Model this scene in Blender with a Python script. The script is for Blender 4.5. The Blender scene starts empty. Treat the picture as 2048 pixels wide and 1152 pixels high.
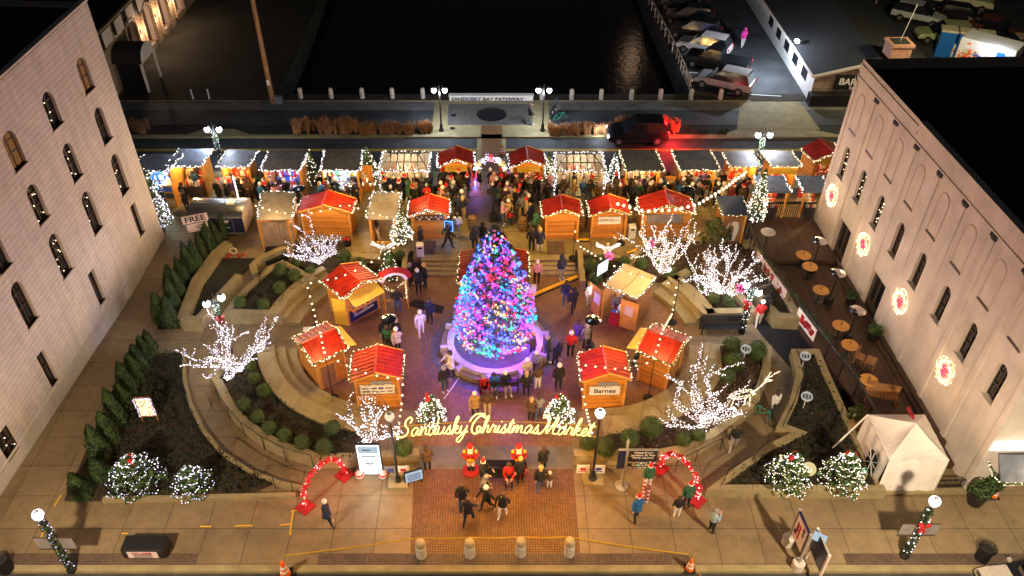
import bpy, bmesh, math, random
from mathutils import Vector, Matrix
rnd = random.Random(11)
SC = bpy.context.scene
COL = SC.collection
pi = math.pi
# ---------------- camera ----------------
F = 1616.0; U0 = 1006.0; V0 = 576.0; PH = math.radians(39.58); CH = 29.0
cam_d = bpy.data.cameras.new('camera'); cam = bpy.data.objects.new('camera', cam_d); COL.objects.link(cam)
cam.location = (0, 0, CH); cam.rotation_euler = (pi/2 - PH, 0, 0)
cam_d.sensor_width = 36; cam_d.lens = F/2048*36; cam_d.shift_x = (1024-U0)/2048; cam_d.clip_end = 2000
SC.camera = cam
SC.render.resolution_x = 1024; SC.render.resolution_y = 576
SC.view_settings.view_transform = 'Standard'; SC.view_settings.look = 'None'
SC.view_settings.exposure = 1.0; SC.view_settings.gamma = 1.0
SC.render.engine = 'CYCLES'
SC.cycles.use_denoising = True
SC.cycles.sample_clamp_indirect = 3.0; SC.cycles.sample_clamp_direct = 0
SC.cycles.max_bounces = 6; SC.cycles.caustics_reflective = False; SC.cycles.caustics_refractive = False
# ---------------- world: deep night ----------------
W = bpy.data.worlds.new('World'); SC.world = W; W.use_nodes = True
nt = W.node_tree; bg = nt.nodes['Background']
sky = nt.nodes.new('ShaderNodeTexSky'); sky.sky_type = 'NISHITA'; sky.sun_disc = False
sky.sun_elevation = math.radians(-2.5); sky.sun_rotation = math.radians(200)
nt.links.new(sky.outputs[0], bg.inputs[0]); bg.inputs[1].default_value = 0.05
sun_d = bpy.data.lights.new('moon', 'SUN'); sun_d.energy = 0.012; sun_d.angle = math.radians(.5); sun_d.color = (.75, .85, 1)
moon = bpy.data.objects.new('moon', sun_d); COL.objects.link(moon); moon.rotation_euler = (math.radians(35), 0, math.radians(200))

def lamp(x, y, z, col, w, r=.12, kind='POINT', rot=None, spot=None):
    d = bpy.data.lights.new('lamp_light', kind); d.color = col; d.energy = w; d.shadow_soft_size = r
    if spot: d.spot_size = math.radians(spot); d.spot_blend = .7
    o = bpy.data.objects.new('lamp_light', d); COL.objects.link(o); o.location = (x, y, z)
    if rot: o.rotation_euler = rot
    return o
# ---------------- photo pixel -> point on a level plane ----------------
cP, sP = math.cos(PH), math.sin(PH)
def P(u, v, z=0.0):
    b = (v-V0)/F; dy = cP-sP*b; dz = -sP-cP*b; t = (z-CH)/dz
    return ((u-U0)/F*t, dy*t, z)
def P2(u, v, z=0.0): return P(u, v, z)[:2]
def ZN(): return .45
NP = .45            # level of the upper plaza
# ---------------- materials ----------------
MATS = {}
def nd(t, k, **kw):
    n = t.nodes.new(k)
    for a, b in kw.items(): setattr(n, a, b)
    return n
def mat(name, col, rough=.7, var=.25, scale=3.0, metal=0.0, bump=0.0, bscale=30.0, spec=None, sheen=None):
    m = bpy.data.materials.new(name); m.use_nodes = True; MATS[name] = m; t = m.node_tree; b = t.nodes['Principled BSDF']
    b.inputs['Roughness'].default_value = rough; b.inputs['Metallic'].default_value = metal
    b.inputs['Base Color'].default_value = (*col, 1)
    if spec is not None: b.inputs['Specular IOR Level'].default_value = spec
    if var > 0 or bump > 0:
        tc = nd(t, 'ShaderNodeTexCoord')
    if var > 0:
        n = nd(t, 'ShaderNodeTexNoise'); n.inputs['Scale'].default_value = scale; n.inputs['Detail'].default_value = 5
        t.links.new(tc.outputs['Object'], n.inputs['Vector'])
        r = nd(t, 'ShaderNodeMapRange'); r.inputs[3].default_value = 1-var; r.inputs[4].default_value = 1+var
        r.inputs[1].default_value = .3; r.inputs[2].default_value = .7
        t.links.new(n.outputs[0], r.inputs[0])
        x = nd(t, 'ShaderNodeVectorMath', operation='SCALE'); x.inputs[0].default_value = col
        t.links.new(r.outputs[0], x.inputs['Scale']); t.links.new(x.outputs[0], b.inputs['Base Color'])
    if bump > 0:
        n2 = nd(t, 'ShaderNodeTexNoise'); n2.inputs['Scale'].default_value = bscale; n2.inputs['Detail'].default_value = 4
        t.links.new(tc.outputs['Object'], n2.inputs['Vector'])
        bp = nd(t, 'ShaderNodeBump'); bp.inputs['Strength'].default_value = bump; bp.inputs['Distance'].default_value = .02
        t.links.new(n2.outputs[0], bp.inputs['Height']); t.links.new(bp.outputs[0], b.inputs['Normal'])
    return m
def emit(name, col, s, sample='AUTO'):
    m = bpy.data.materials.new(name); m.use_nodes = True; MATS[name] = m; t = m.node_tree; t.nodes.clear()
    e = nd(t, 'ShaderNodeEmission'); e.inputs[0].default_value = (*col, 1); e.inputs[1].default_value = s
    o = nd(t, 'ShaderNodeOutputMaterial'); t.links.new(e.outputs[0], o.inputs[0])
    m.cycles.emission_sampling = sample
    return m
def grid(name, c1, c2, mortar, bw, bh, ms, off=0.0, rough=.75, rot=0.0, noise=.3, nscale=.6, wall=None, bump=.3, puddle=0.0):
    """paving or coursed wall laid out in world metres"""
    m = bpy.data.materials.new(name); m.use_nodes = True; MATS[name] = m; t = m.node_tree; b = t.nodes['Principled BSDF']
    g = nd(t, 'ShaderNodeNewGeometry'); vec = g.outputs['Position']
    if wall is not None:      # coursed along y, stacked along z
        sx = nd(t, 'ShaderNodeSeparateXYZ'); t.links.new(vec, sx.inputs[0])
        mu = nd(t, 'ShaderNodeMath', operation='MULTIPLY_ADD'); mu.inputs[1].default_value = -wall[0]; t.links.new(sx.outputs[1], mu.inputs[0]); t.links.new(sx.outputs[2], mu.inputs[2])
        cx = nd(t, 'ShaderNodeCombineXYZ'); t.links.new(sx.outputs[1], cx.inputs[0]); t.links.new(mu.outputs[0], cx.inputs[1]); v2 = cx.outputs[0]
    else:
        mp = nd(t, 'ShaderNodeMapping'); mp.inputs['Rotation'].default_value = (0, 0, rot); t.links.new(vec, mp.inputs[0]); v2 = mp.outputs[0]
    br = nd(t, 'ShaderNodeTexBrick'); br.offset = off; br.squash = 1
    t.links.new(v2, br.inputs['Vector'])
    br.inputs['Color1'].default_value = (*c1, 1); br.inputs['Color2'].default_value = (*c2, 1); br.inputs['Mortar'].default_value = (*mortar, 1)
    br.inputs['Scale'].default_value = 1; br.inputs['Brick Width'].default_value = bw; br.inputs['Row Height'].default_value = bh
    br.inputs['Mortar Size'].default_value = ms; br.inputs['Mortar Smooth'].default_value = .1; br.inputs['Bias'].default_value = 0
    n = nd(t, 'ShaderNodeTexNoise'); n.inputs['Scale'].default_value = nscale; n.inputs['Detail'].default_value = 7; n.inputs['Roughness'].default_value = .6
    t.links.new(vec, n.inputs['Vector'])
    r = nd(t, 'ShaderNodeMapRange'); r.inputs[1].default_value = .3; r.inputs[2].default_value = .7; r.inputs[3].default_value = 1-noise; r.inputs[4].default_value = 1+noise
    t.links.new(n.outputs[0], r.inputs[0])
    x = nd(t, 'ShaderNodeVectorMath', operation='SCALE'); t.links.new(br.outputs[0], x.inputs[0]); t.links.new(r.outputs[0], x.inputs['Scale'])
    n3 = nd(t, 'ShaderNodeTexNoise'); n3.inputs['Scale'].default_value = nscale*7; n3.inputs['Detail'].default_value = 8; n3.inputs['Roughness'].default_value = .7
    t.links.new(vec, n3.inputs['Vector'])
    r3 = nd(t, 'ShaderNodeMapRange'); r3.inputs[1].default_value = .32; r3.inputs[2].default_value = .6; r3.inputs[3].default_value = 1-noise*.9; r3.inputs[4].default_value = 1.06
    t.links.new(n3.outputs[0], r3.inputs[0])
    x3 = nd(t, 'ShaderNodeVectorMath', operation='SCALE'); t.links.new(x.outputs[0], x3.inputs[0]); t.links.new(r3.outputs[0], x3.inputs['Scale'])
    vo = nd(t, 'ShaderNodeTexVoronoi'); vo.inputs['Scale'].default_value = 2.2; t.links.new(vec, vo.inputs['Vector'])
    vm = nd(t, 'ShaderNodeMapRange'); vm.inputs[1].default_value = .05; vm.inputs[2].default_value = .09; vm.inputs[3].default_value = .45 if wall is None else 1.0; vm.inputs[4].default_value = 1
    t.links.new(vo.outputs['Distance'], vm.inputs[0])
    x4 = nd(t, 'ShaderNodeVectorMath', operation='SCALE'); t.links.new(x3.outputs[0], x4.inputs[0]); t.links.new(vm.outputs[0], x4.inputs['Scale'])
    t.links.new(x4.outputs[0], b.inputs['Base Color'])
    b.inputs['Roughness'].default_value = rough
    if puddle:
        r2 = nd(t, 'ShaderNodeMapRange'); r2.inputs[1].default_value = .35; r2.inputs[2].default_value = .65; r2.inputs[3].default_value = rough-puddle; r2.inputs[4].default_value = rough
        t.links.new(n.outputs[0], r2.inputs[0]); t.links.new(r2.outputs[0], b.inputs['Roughness'])
    if bump:
        bp = nd(t, 'ShaderNodeBump'); bp.inputs['Strength'].default_value = bump; bp.inputs['Distance'].default_value = .02; bp.invert = True
        t.links.new(br.outputs['Fac'], bp.inputs['Height']); t.links.new(bp.outputs[0], b.inputs['Normal'])
    return m
def streaks(name, amt=.22):
    """rain streaks and grime running down a wall: noise stretched along z"""
    m = MATS[name]; t = m.node_tree; b = t.nodes['Principled BSDF']; src = b.inputs['Base Color'].links[0].from_socket
    g = nd(t, 'ShaderNodeNewGeometry'); mp = nd(t, 'ShaderNodeMapping'); mp.inputs['Scale'].default_value = (1.6, 1.6, .16); t.links.new(g.outputs['Position'], mp.inputs[0])
    n = nd(t, 'ShaderNodeTexNoise'); n.inputs['Scale'].default_value = 1.4; n.inputs['Detail'].default_value = 8; n.inputs['Roughness'].default_value = .65; t.links.new(mp.outputs[0], n.inputs['Vector'])
    r = nd(t, 'ShaderNodeMapRange'); r.inputs[1].default_value = .38; r.inputs[2].default_value = .56; r.inputs[3].default_value = 1-amt; r.inputs[4].default_value = 1; t.links.new(n.outputs[0], r.inputs[0])
    x = nd(t, 'ShaderNodeVectorMath', operation='SCALE'); t.links.new(src, x.inputs[0]); t.links.new(r.outputs[0], x.inputs['Scale']); t.links.new(x.outputs[0], b.inputs['Base Color'])
def planks(name, c, step=.14, axis=2, rough=.55, dark=.35):
    """boards: thin dark gaps every step metres along a local axis, grain noise"""
    m = mat(name, c, rough, .22, 1.2); t = m.node_tree; b = t.nodes['Principled BSDF']
    tc = [n for n in t.nodes if n.type == 'TEX_COORD'][0]
    ns = [n for n in t.nodes if n.type == 'TEX_NOISE'][0]
    mp = nd(t, 'ShaderNodeMapping'); mp.inputs['Scale'].default_value = (1, 1, 12) if axis == 2 else (12, 1, 1)
    t.links.new(tc.outputs['Object'], mp.inputs[0]); t.links.new(mp.outputs[0], ns.inputs['Vector'])
    s = nd(t, 'ShaderNodeSeparateXYZ'); t.links.new(tc.outputs['Object'], s.inputs[0])
    d = nd(t, 'ShaderNodeMath', operation='DIVIDE'); d.inputs[1].default_value = step; t.links.new(s.outputs[axis], d.inputs[0])
    fr = nd(t, 'ShaderNodeMath', operation='FRACT'); t.links.new(d.outputs[0], fr.inputs[0])
    lt = nd(t, 'ShaderNodeMath', operation='LESS_THAN'); lt.inputs[1].default_value = .13; t.links.new(fr.outputs[0], lt.inputs[0])
    src = b.inputs['Base Color'].links[0].from_socket
    fl = nd(t, 'ShaderNodeMath', operation='FLOOR'); t.links.new(d.outputs[0], fl.inputs[0]); oi = nd(t, 'ShaderNodeObjectInfo')
    cb = nd(t, 'ShaderNodeCombineXYZ'); t.links.new(fl.outputs[0], cb.inputs[0]); t.links.new(oi.outputs['Random'], cb.inputs[1])
    wn = nd(t, 'ShaderNodeTexWhiteNoise'); t.links.new(cb.outputs[0], wn.inputs['Vector'])
    r5 = nd(t, 'ShaderNodeMapRange'); r5.inputs[3].default_value = .72; r5.inputs[4].default_value = 1.12; t.links.new(wn.outputs['Value'], r5.inputs[0])
    x5 = nd(t, 'ShaderNodeVectorMath', operation='SCALE'); t.links.new(src, x5.inputs[0]); t.links.new(r5.outputs[0], x5.inputs['Scale']); src = x5.outputs[0]
    mx = nd(t, 'ShaderNodeMix', data_type='RGBA', blend_type='MULTIPLY'); mx.inputs[7].default_value = (dark, dark, dark, 1)
    t.links.new(lt.outputs[0], mx.inputs[0]); t.links.new(src, mx.inputs[6]); t.links.new(mx.outputs[2], b.inputs['Base Color'])
    bp = nd(t, 'ShaderNodeBump'); bp.invert = True; bp.inputs['Strength'].default_value = .5; bp.inputs['Distance'].default_value = .02
    t.links.new(lt.outputs[0], bp.inputs['Height']); t.links.new(bp.outputs[0], b.inputs['Normal'])
    return m
def objcol(name, rough=.8, mul=1.0):
    m = mat(name, (.5, .5, .5), rough, 0); t = m.node_tree; b = t.nodes['Principled BSDF']
    oi = nd(t, 'ShaderNodeObjectInfo'); tc = nd(t, 'ShaderNodeTexCoord'); n = nd(t, 'ShaderNodeTexNoise'); n.inputs['Scale'].default_value = 9; n.inputs['Detail'].default_value = 4; t.links.new(tc.outputs['Object'], n.inputs['Vector'])
    r = nd(t, 'ShaderNodeMapRange'); r.inputs[1].default_value = .35; r.inputs[2].default_value = .65; r.inputs[3].default_value = .6 if rough > .5 else .95; r.inputs[4].default_value = 1.15; t.links.new(n.outputs[0], r.inputs[0])
    x = nd(t, 'ShaderNodeVectorMath', operation='SCALE'); t.links.new(oi.outputs['Color'], x.inputs[0]); t.links.new(r.outputs[0], x.inputs['Scale']); t.links.new(x.outputs[0], b.inputs['Base Color'])
    return m
mat('asphalt', (.045, .045, .047), .8, .35, 1.2, bump=.4, bscale=60)
mat('asphalt_far', (.05, .052, .055), .75, .45, .5, bump=.4, bscale=40)
grid('concrete_slabs', (.255, .185, .10), (.22, .158, .083), (.07, .05, .03), 1.75, 1.62, .014, 0, .72, 0, .24, .3, puddle=.12)
grid('concrete_plaza', (.28, .225, .10), (.24, .19, .085), (.10, .085, .06), 2.6, 2.1, .02, 0, .75, 0, .3, .4)
mat('concrete', (.30, .245, .125), .8, .2, 1.5, bump=.3)
mat('concrete_dark', (.16, .15, .135), .8, .25, 1.5, bump=.3)
grid('capstone', (.34, .275, .145), (.30, .24, .125), (.15, .12, .08), 1.3, 50, .012, 0, .75, .3, .18, 1.3)
mat('granite', (.12, .11, .10), .6, .25, 4, bump=.2)
grid('brick_paving', (.31, .15, .065), (.24, .115, .05), (.09, .045, .025), .11, .11, .009, 0, .62, 0, .28, .5, puddle=.18)
grid('brick_entry', (.22, .105, .03), (.155, .072, .022), (.035, .017, .01), .11, .11, .010, 0, .62, 0, .25, .6, puddle=.15)
grid('brick_strip', (.17, .11, .07), (.13, .085, .06), (.045, .03, .02), .11, .11, .012, 0, .7, 0, .3, .8)
grid('siding', (.66, .60, .55), (.64, .58, .53), (.36, .31, .28), 60, .265, .012, .5, .7, 0, .10, .35, wall=(.045,), bump=.5)
mat('stucco', (.66, .59, .52), .85, .13, .8, bump=.7, bscale=5)
mat('stucco_shaft', (.60, .50, .43), .8, .08, 1)
grid('stone_tan', (.36, .27, .17), (.30, .23, .15), (.14, .10, .07), .6, .3, .02, .5, .8, 0, .3, .8, wall=(0,))
streaks('siding', .12); streaks('stucco', .09)
mat('roof_black', (.012, .012, .014), .9, .3, .3)
mat('soil', (.045, .03, .018), .95, .5, 4, bump=.6)
mat('ground_dark', (.02, .022, .016), .95, .5, .4)
mat('leaf_dark', (.016, .033, .010), .7, .5, 2)
mat('leaf_mid', (.05, .10, .022), .65, .45, 2)
mat('leaf_box', (.085, .125, .028), .65, .35, 3)
mat('needle', (.05, .10, .03), .6, .4, 3)
mat('needle_blue', (.09, .13, .12), .6, .4, 3)
mat('needle_olive', (.13, .16, .05), .6, .4, 3)
mat('grass_dry', (.42, .20, .08), .9, .4, 3)
mat('twig', (.13, .08, .045), .85, .3, 5)
mat('bark', (.16, .10, .065), .9, .35, 6, bump=.6)
mat('mulch', (.15, .085, .045), .95, .5, 9, bump=.8)
planks('wood', (.66, .26, .035), .145, 2)
planks('wood_v', (.66, .30, .05), .15, 0)
mat('wood_trim', (.68, .33, .07), .5, .15, 3)
mat('wood_yellow', (.80, .52, .06), .5, .12, 4)
mat('plywood', (.42, .29, .17), .75, .3, 2.5)
mat('wood_brown', (.30, .15, .06), .6, .25, 3)
planks('deck', (.075, .04, .025), .14, 0, .6, .3)
mat('roof_red', (.36, .020, .008), .42, .3, 3, spec=.6)
mat('roof_slate', (.15, .17, .22), .6, .3, 2.5, bump=.4)
mat('roof_grey', (.22, .20, .19), .6, .25, 2, bump=.3)
mat('roof_beige', (.50, .43, .33), .7, .12, 1.5, bump=.2)
mat('frame_brown', (.07, .045, .03), .5, .1)
mat('black_metal', (.012, .012, .013), .4, .1)
mat('grey_metal', (.32, .33, .34), .35, .1, metal=.6)
mat('pole_grey', (.42, .40, .38), .45, .15, metal=.3)
mat('steel', (.75, .75, .76), .18, .05, metal=1)
mat('white_paint', (.78, .76, .72), .5, .06)
mat('white_cloth', (.82, .77, .72), .85, .06, 2, bump=.5, bscale=3)
mat('cream', (.70, .62, .45), .6, .1)
mat('bollard_stone', (.55, .50, .44), .8, .2, 5, bump=.4)
mat('red_plastic', (.60, .02, .02), .35, .1)
mat('red_cloth', (.38, .012, .015), .8, .15)
mat('orange_plastic', (.85, .16, .02), .45, .1)
mat('yellow_plastic', (.85, .50, .02), .45, .08)
mat('blue_plastic', (.02, .16, .60), .4, .1)
mat('navy', (.012, .018, .06), .3, .1)
mat('green_plastic', (.01, .25, .06), .4, .1)
mat('teal', (.02, .3, .2), .4, .1)
mat('glass_dark', (.012, .013, .018), .08, 0, spec=.8)
mat('rubber', (.01, .01, .01), .85, .1)
mat('chrome', (.5, .5, .52), .12, 0, metal=1)
mat('paper', (.80, .76, .70), .8, .05)
mat('paper_pink', (.72, .58, .56), .8, .05)
mat('ink', (.015, .015, .02), .8, 0)
mat('ink_red', (.45, .02, .02), .8, 0)
mat('ink_blue', (.02, .05, .3), .8, 0)
mat('skin', (.55, .33, .23), .6, .08)
mat('skin_dark', (.25, .14, .09), .6, .08)
mat('hair_brown', (.06, .035, .02), .7, .2)
mat('hair_blond', (.55, .36, .14), .7, .2)
mat('shoe', (.03, .03, .03), .6, 0)
mat('shoe_white', (.7, .7, .7), .6, 0)
mat('denim', (.05, .08, .16), .8, .2)
mat('trouser_black', (.012, .012, .015), .8, .1)
mat('trouser_grey', (.28, .28, .29), .8, .1)
mat('trouser_tan', (.45, .34, .22), .8, .1)
mat('trouser_white', (.72, .70, .68), .8, .05)
mat('hat_white', (.78, .76, .74), .9, .05)
mat('hat_black', (.01, .01, .012), .9, .1)
mat('hat_red', (.6, .02, .02), .9, .1)
mat('hat_grey', (.3, .3, .33), .9, .1)
mat('barrel_wood', (.23, .13, .06), .6, .3, 4)
mat('tarp', (.3, .3, .32), .5, .1)
mat('goods_white', (.75, .74, .72), .6, .2, 9)
mat('goods_red', (.5, .04, .03), .6, .3, 9)
mat('goods_blue', (.05, .15, .5), .5, .3, 9)
mat('goods_green', (.05, .25, .1), .6, .3, 9)
mat('goods_tan', (.5, .36, .2), .6, .3, 9)
mat('goods_dark', (.05, .04, .05), .6, .3, 9)
objcol('coat', .85)
mat('trailer_metal', (.10, .11, .13), .25, .15, 2, metal=.6)
mat('chimney_brick', (.30, .15, .10), .85, .25, 4, bump=.5)
mat('bollard_cap', (.42, .33, .20), .7, .2, 5)
mat('cover_leaf', (.010, .022, .007), .8, .5, 2)
objcol('car_paint', .22)
mat('water', (.003, .004, .006), .16, 0, bump=1.0, bscale=2.2, spec=.5)
emit('bulb_white', (1.0, .90, .90), 2.2)
emit('bulb_warm', (1.0, .74, .44), 2.2)
emit('bulb_cool', (.74, .66, 1.0), 1.2)
emit('bulb_red', (1, .03, .06), 1.6)
emit('bulb_pink', (1, .07, .32), 1.2)
emit('bulb_blue', (.06, .10, 1), 3.2)
emit('bulb_cyan', (.04, .52, .95), 1.2)
emit('bulb_green', (.10, .75, .35), .9)
emit('bulb_yellow', (1, .55, .14), 1.2)
emit('bulb_magenta', (.60, .06, .95), 1.5)
emit('neon', (1.0, .70, .16), 2.0)
emit('globe_cold', (.80, .88, 1.0), 8)
emit('globe_warm', (1.0, .80, .52), .5)
emit('screen', (.80, .92, 1.0), .9)
emit('screen_dim', (.70, .86, 1.0), .35)
emit('headlight', (.85, .92, 1.0), 8)
emit('taillight', (1, .02, .02), 6)
emit('window_lit', (1.0, .42, .15), .09)
emit('blue_sign', (.08, .25, 1.0), 2.5)
emit('painted_rail_glow', (1, .42, .05), .45)
emit('shop_white', (1.0, .93, .80), 1.0)
# ---------------- mesh builder ----------------
class MB:
    def __init__(s): s.v = []; s.f = []; s.m = []
    def add(s, vs, fs, m=0):
        n = len(s.v); s.v += [tuple(v) for v in vs]; s.f += [tuple(i+n for i in f) for f in fs]; s.m += [m]*len(fs)
    def box(s, c, d, rz=0, m=0, tilt=0, roll=0):
        """c: centre of the bottom, d: sizes"""
        a, b, h = d[0]/2, d[1]/2, d[2]
        pts = [(-a, -b, 0), (a, -b, 0), (a, b, 0), (-a, b, 0), (-a, -b, h), (a, -b, h), (a, b, h), (-a, b, h)]
        M = Matrix.Rotation(rz, 3, 'Z') @ Matrix.Rotation(tilt, 3, 'X') @ Matrix.Rotation(roll, 3, 'Y')
        s.add([M @ Vector(p) + Vector(c) for p in pts], [(3, 2, 1, 0), (4, 5, 6, 7), (0, 1, 5, 4), (1, 2, 6, 5), (2, 3, 7, 6), (3, 0, 4, 7)], m)
    def bx(s, x0, x1, y0, y1, z0, z1, m=0): s.box(((x0+x1)/2, (y0+y1)/2, z0), (abs(x1-x0), abs(y1-y0), z1-z0), 0, m)
    def prism(s, pts, z0, z1, m=0, mt=None):
        n = len(pts); a = sum(pts[i][0]*pts[(i+1) % n][1]-pts[(i+1) % n][0]*pts[i][1] for i in range(n))
        if a < 0: pts = list(reversed(pts))
        s.add([(p[0], p[1], z0) for p in pts]+[(p[0], p[1], z1) for p in pts], [tuple(reversed(range(n)))]+[(i, (i+1) % n, n+(i+1) % n, n+i) for i in range(n)], m)
        s.add([(p[0], p[1], z1) for p in pts], [tuple(range(n))], m if mt is None else mt)
    def quad(s, a, b, c, d, m=0): s.add([a, b, c, d], [(0, 1, 2, 3)], m)
    def slab(s, a, b, c, d, t, m=0):
        """thick panel: corners a b c d, thickness t downwards along the normal"""
        a, b, c, d = map(Vector, (a, b, c, d)); n = (b-a).cross(d-a).normalized()*t
        s.add([a, b, c, d, a-n, b-n, c-n, d-n], [(0, 1, 2, 3), (7, 6, 5, 4), (0, 4, 5, 1), (1, 5, 6, 2), (2, 6, 7, 3), (3, 7, 4, 0)], m)
    def cone(s, p0, p1, r0, r1, n=8, m=0, cap=True):
        p0, p1 = Vector(p0), Vector(p1); d = (p1-p0)
        if d.length < 1e-6: return
        d.normalize(); a = d.orthogonal().normalized(); b = d.cross(a); vs = []
        for p, r in ((p0, r0), (p1, r1)):
            for i in range(n): t = 2*pi*i/n; vs.append(p+a*(math.cos(t)*r)+b*(math.sin(t)*r))
        fs = [(i, (i+1) % n, n+(i+1) % n, n+i) for i in range(n)]
        if cap: fs += [tuple(reversed(range(n))), tuple(range(n, 2*n))]
        s.add(vs, fs, m)
    def tube(s, path, r, n=6, m=0, r1=None):
        path = [Vector(p) for p in path]; k = len(path); vs = []; a = None
        for i, p in enumerate(path):
            d = (path[min(i+1, k-1)]-path[max(i-1, 0)]).normalized()
            a = d.orthogonal().normalized() if a is None else (a-d*a.dot(d)).normalized()
            b = d.cross(a); rr = r if r1 is None else r+(r1-r)*i/max(1, k-1)
            for j in range(n): t = 2*pi*j/n; vs.append(p+a*(math.cos(t)*rr)+b*(math.sin(t)*rr))
        fs = [(i*n+j, i*n+(j+1) % n, (i+1)*n+(j+1) % n, (i+1)*n+j) for i in range(k-1) for j in range(n)]
        fs += [tuple(reversed(range(n))), tuple(range((k-1)*n, k*n))]
        s.add(vs, fs, m)
    def lathe(s, prof, c=(0, 0, 0), n=16, m=0):
        """prof: (radius, z) from bottom to top"""
        vs = []; k = len(prof)
        for r, z in prof:
            for i in range(n): t = 2*pi*i/n; vs.append((c[0]+math.cos(t)*r, c[1]+math.sin(t)*r, c[2]+z))
        fs = [(i*n+j, i*n+(j+1) % n, (i+1)*n+(j+1) % n, (i+1)*n+j) for i in range(k-1) for j in range(n)]
        fs += [tuple(reversed(range(n))), tuple(range((k-1)*n, k*n))]
        s.add(vs, fs, m)
    def ball(s, c, r, m=0, n=8, k=5, sz=1.0):
        s.lathe([(max(.001, math.sin(pi*i/k))*r, -math.cos(pi*i/k)*r*sz) for i in range(k+1)], c, n, m)
    def octa(s, c, r, m=0):
        x, y, z = c
        s.add([(x+r, y, z), (x-r, y, z), (x, y+r, z), (x, y-r, z), (x, y, z+r), (x, y, z-r)],
              [(0, 2, 4), (2, 1, 4), (1, 3, 4), (3, 0, 4), (2, 0, 5), (1, 2, 5), (3, 1, 5), (0, 3, 5)], m)
    def leaf(s, c, r, m=0, up=0.0):
        a = Vector((rnd.gauss(0, 1), rnd.gauss(0, 1), rnd.gauss(0, 1)+up)).normalized(); b = a.orthogonal().normalized()
        b = (Matrix.Rotation(rnd.uniform(0, 6.28), 3, a) @ b); e = a.cross(b)*.55; c = Vector(c)
        s.add([c-b*r, c+e*r, c+b*r, c-e*r], [(0, 1, 2, 3)], m)
    def ring(s, path, w, z0, z1, m=0, mt=None, closed=False):
        """wall of width w centred on a 2D path"""
        k = len(path); L = []; Rr = []
        for i in range(k):
            a = Vector(path[(i-1) % k] if closed else path[max(0, i-1)]); b = Vector(path[(i+1) % k] if closed else path[min(k-1, i+1)]); p = Vector(path[i])
            d1 = (p-a).normalized() if (p-a).length > 1e-6 else (b-p).normalized(); d2 = (b-p).normalized() if (b-p).length > 1e-6 else d1
            nn = Vector((-(d1+d2).y, (d1+d2).x)); nn.normalize(); q = 1/max(.4, nn.dot(Vector((-d1.y, d1.x))))
            L.append(p+nn*w/2*q); Rr.append(p-nn*w/2*q)
        z1s = z1 if isinstance(z1, (list, tuple)) else [z1]*k
        vs = [(*L[i], z0) for i in range(k)]+[(*Rr[i], z0) for i in range(k)]+[(*L[i], z1s[i]) for i in range(k)]+[(*Rr[i], z1s[i]) for i in range(k)]
        fs = []; tops = []
        for i in range(k if closed else k-1):
            j = (i+1) % k
            fs += [(j, i, 2*k+i, 2*k+j), (k+i, k+j, 3*k+j, 3*k+i)]; tops.append((2*k+i, 3*k+i, 3*k+j, 2*k+j))
        if not closed: fs += [(0, k, 3*k, 2*k), (k-1, 3*k-1, 4*k-1, 2*k-1)]
        n = len(s.v); s.v += vs; s.f += [tuple(i+n for i in f) for f in fs+tops]; s.m += [m]*len(fs)+[m if mt is None else mt]*len(tops)
    def bulbs(s, path, sp=.12, r=.035, m=0, jit=.05):
        ms = m if isinstance(m, (list, tuple)) else [m]
        for a, b in zip(path[:-1], path[1:]):
            a, b = Vector(a), Vector(b); L = (b-a).length; k = max(1, int(L/sp))
            for i in range(k):
                q = a+(b-a)*((i+rnd.random()*.5)/k)
                s.octa((q.x+rnd.uniform(-jit, jit), q.y+rnd.uniform(-jit, jit), q.z+rnd.uniform(-jit, jit)), r*rnd.uniform(.75, 1.15), rnd.choice(ms))
    def build(s, name, mats, parent=None, origin=None, smooth=False, bevel=0):
        me = bpy.data.meshes.new(name)
        if origin is not None: vv = [(v[0]-origin[0], v[1]-origin[1], v[2]-origin[2]) for v in s.v]
        else: vv = s.v
        me.from_pydata(vv, [], s.f)
        for q in (mats if isinstance(mats, (list, tuple)) else [mats]): me.materials.append(MATS[q])
        me.polygons.foreach_set('material_index', s.m); me.update()
        if smooth: me.polygons.foreach_set('use_smooth', [True]*len(s.f))
        o = bpy.data.objects.new(name, me); COL.objects.link(o)
        if parent: o.parent = parent
        elif origin is not None: o.location = origin
        if bevel:
            bm_ = o.modifiers.new('bevel', 'BEVEL'); bm_.width = bevel; bm_.segments = 2; bm_.limit_method = 'ANGLE'
        return o
def tag(o, label, cat, group=None, kind=None):
    if label: o['label'] = label
    if cat: o['category'] = cat
    if group: o['group'] = group
    if kind: o['kind'] = kind
    return o
def T(name, label, cat, loc=(0, 0, 0), rz=0, group=None):
    o = bpy.data.objects.new(name, None); COL.objects.link(o); o.location = loc; o.rotation_euler = (0, 0, rz); o.empty_display_size = .2
    return tag(o, label, cat, group)
def struct(mb, name, mats, **k): o = mb.build(name, mats, **k); o['kind'] = 'structure'; return o
def dup(root, loc, rz=None, label=None, scale=None):
    r = root.copy(); COL.objects.link(r); r.location = loc
    if rz is not None: r.rotation_euler = (0, 0, rz)
    if scale: r.scale = (scale,)*3
    if label: r['label'] = label
    for ch in list(root.children):
        c = ch.copy(); COL.objects.link(c); c.parent = r
        for g in ch.children: d = g.copy(); COL.objects.link(d); d.parent = c
    return r
_tc = {}
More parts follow.
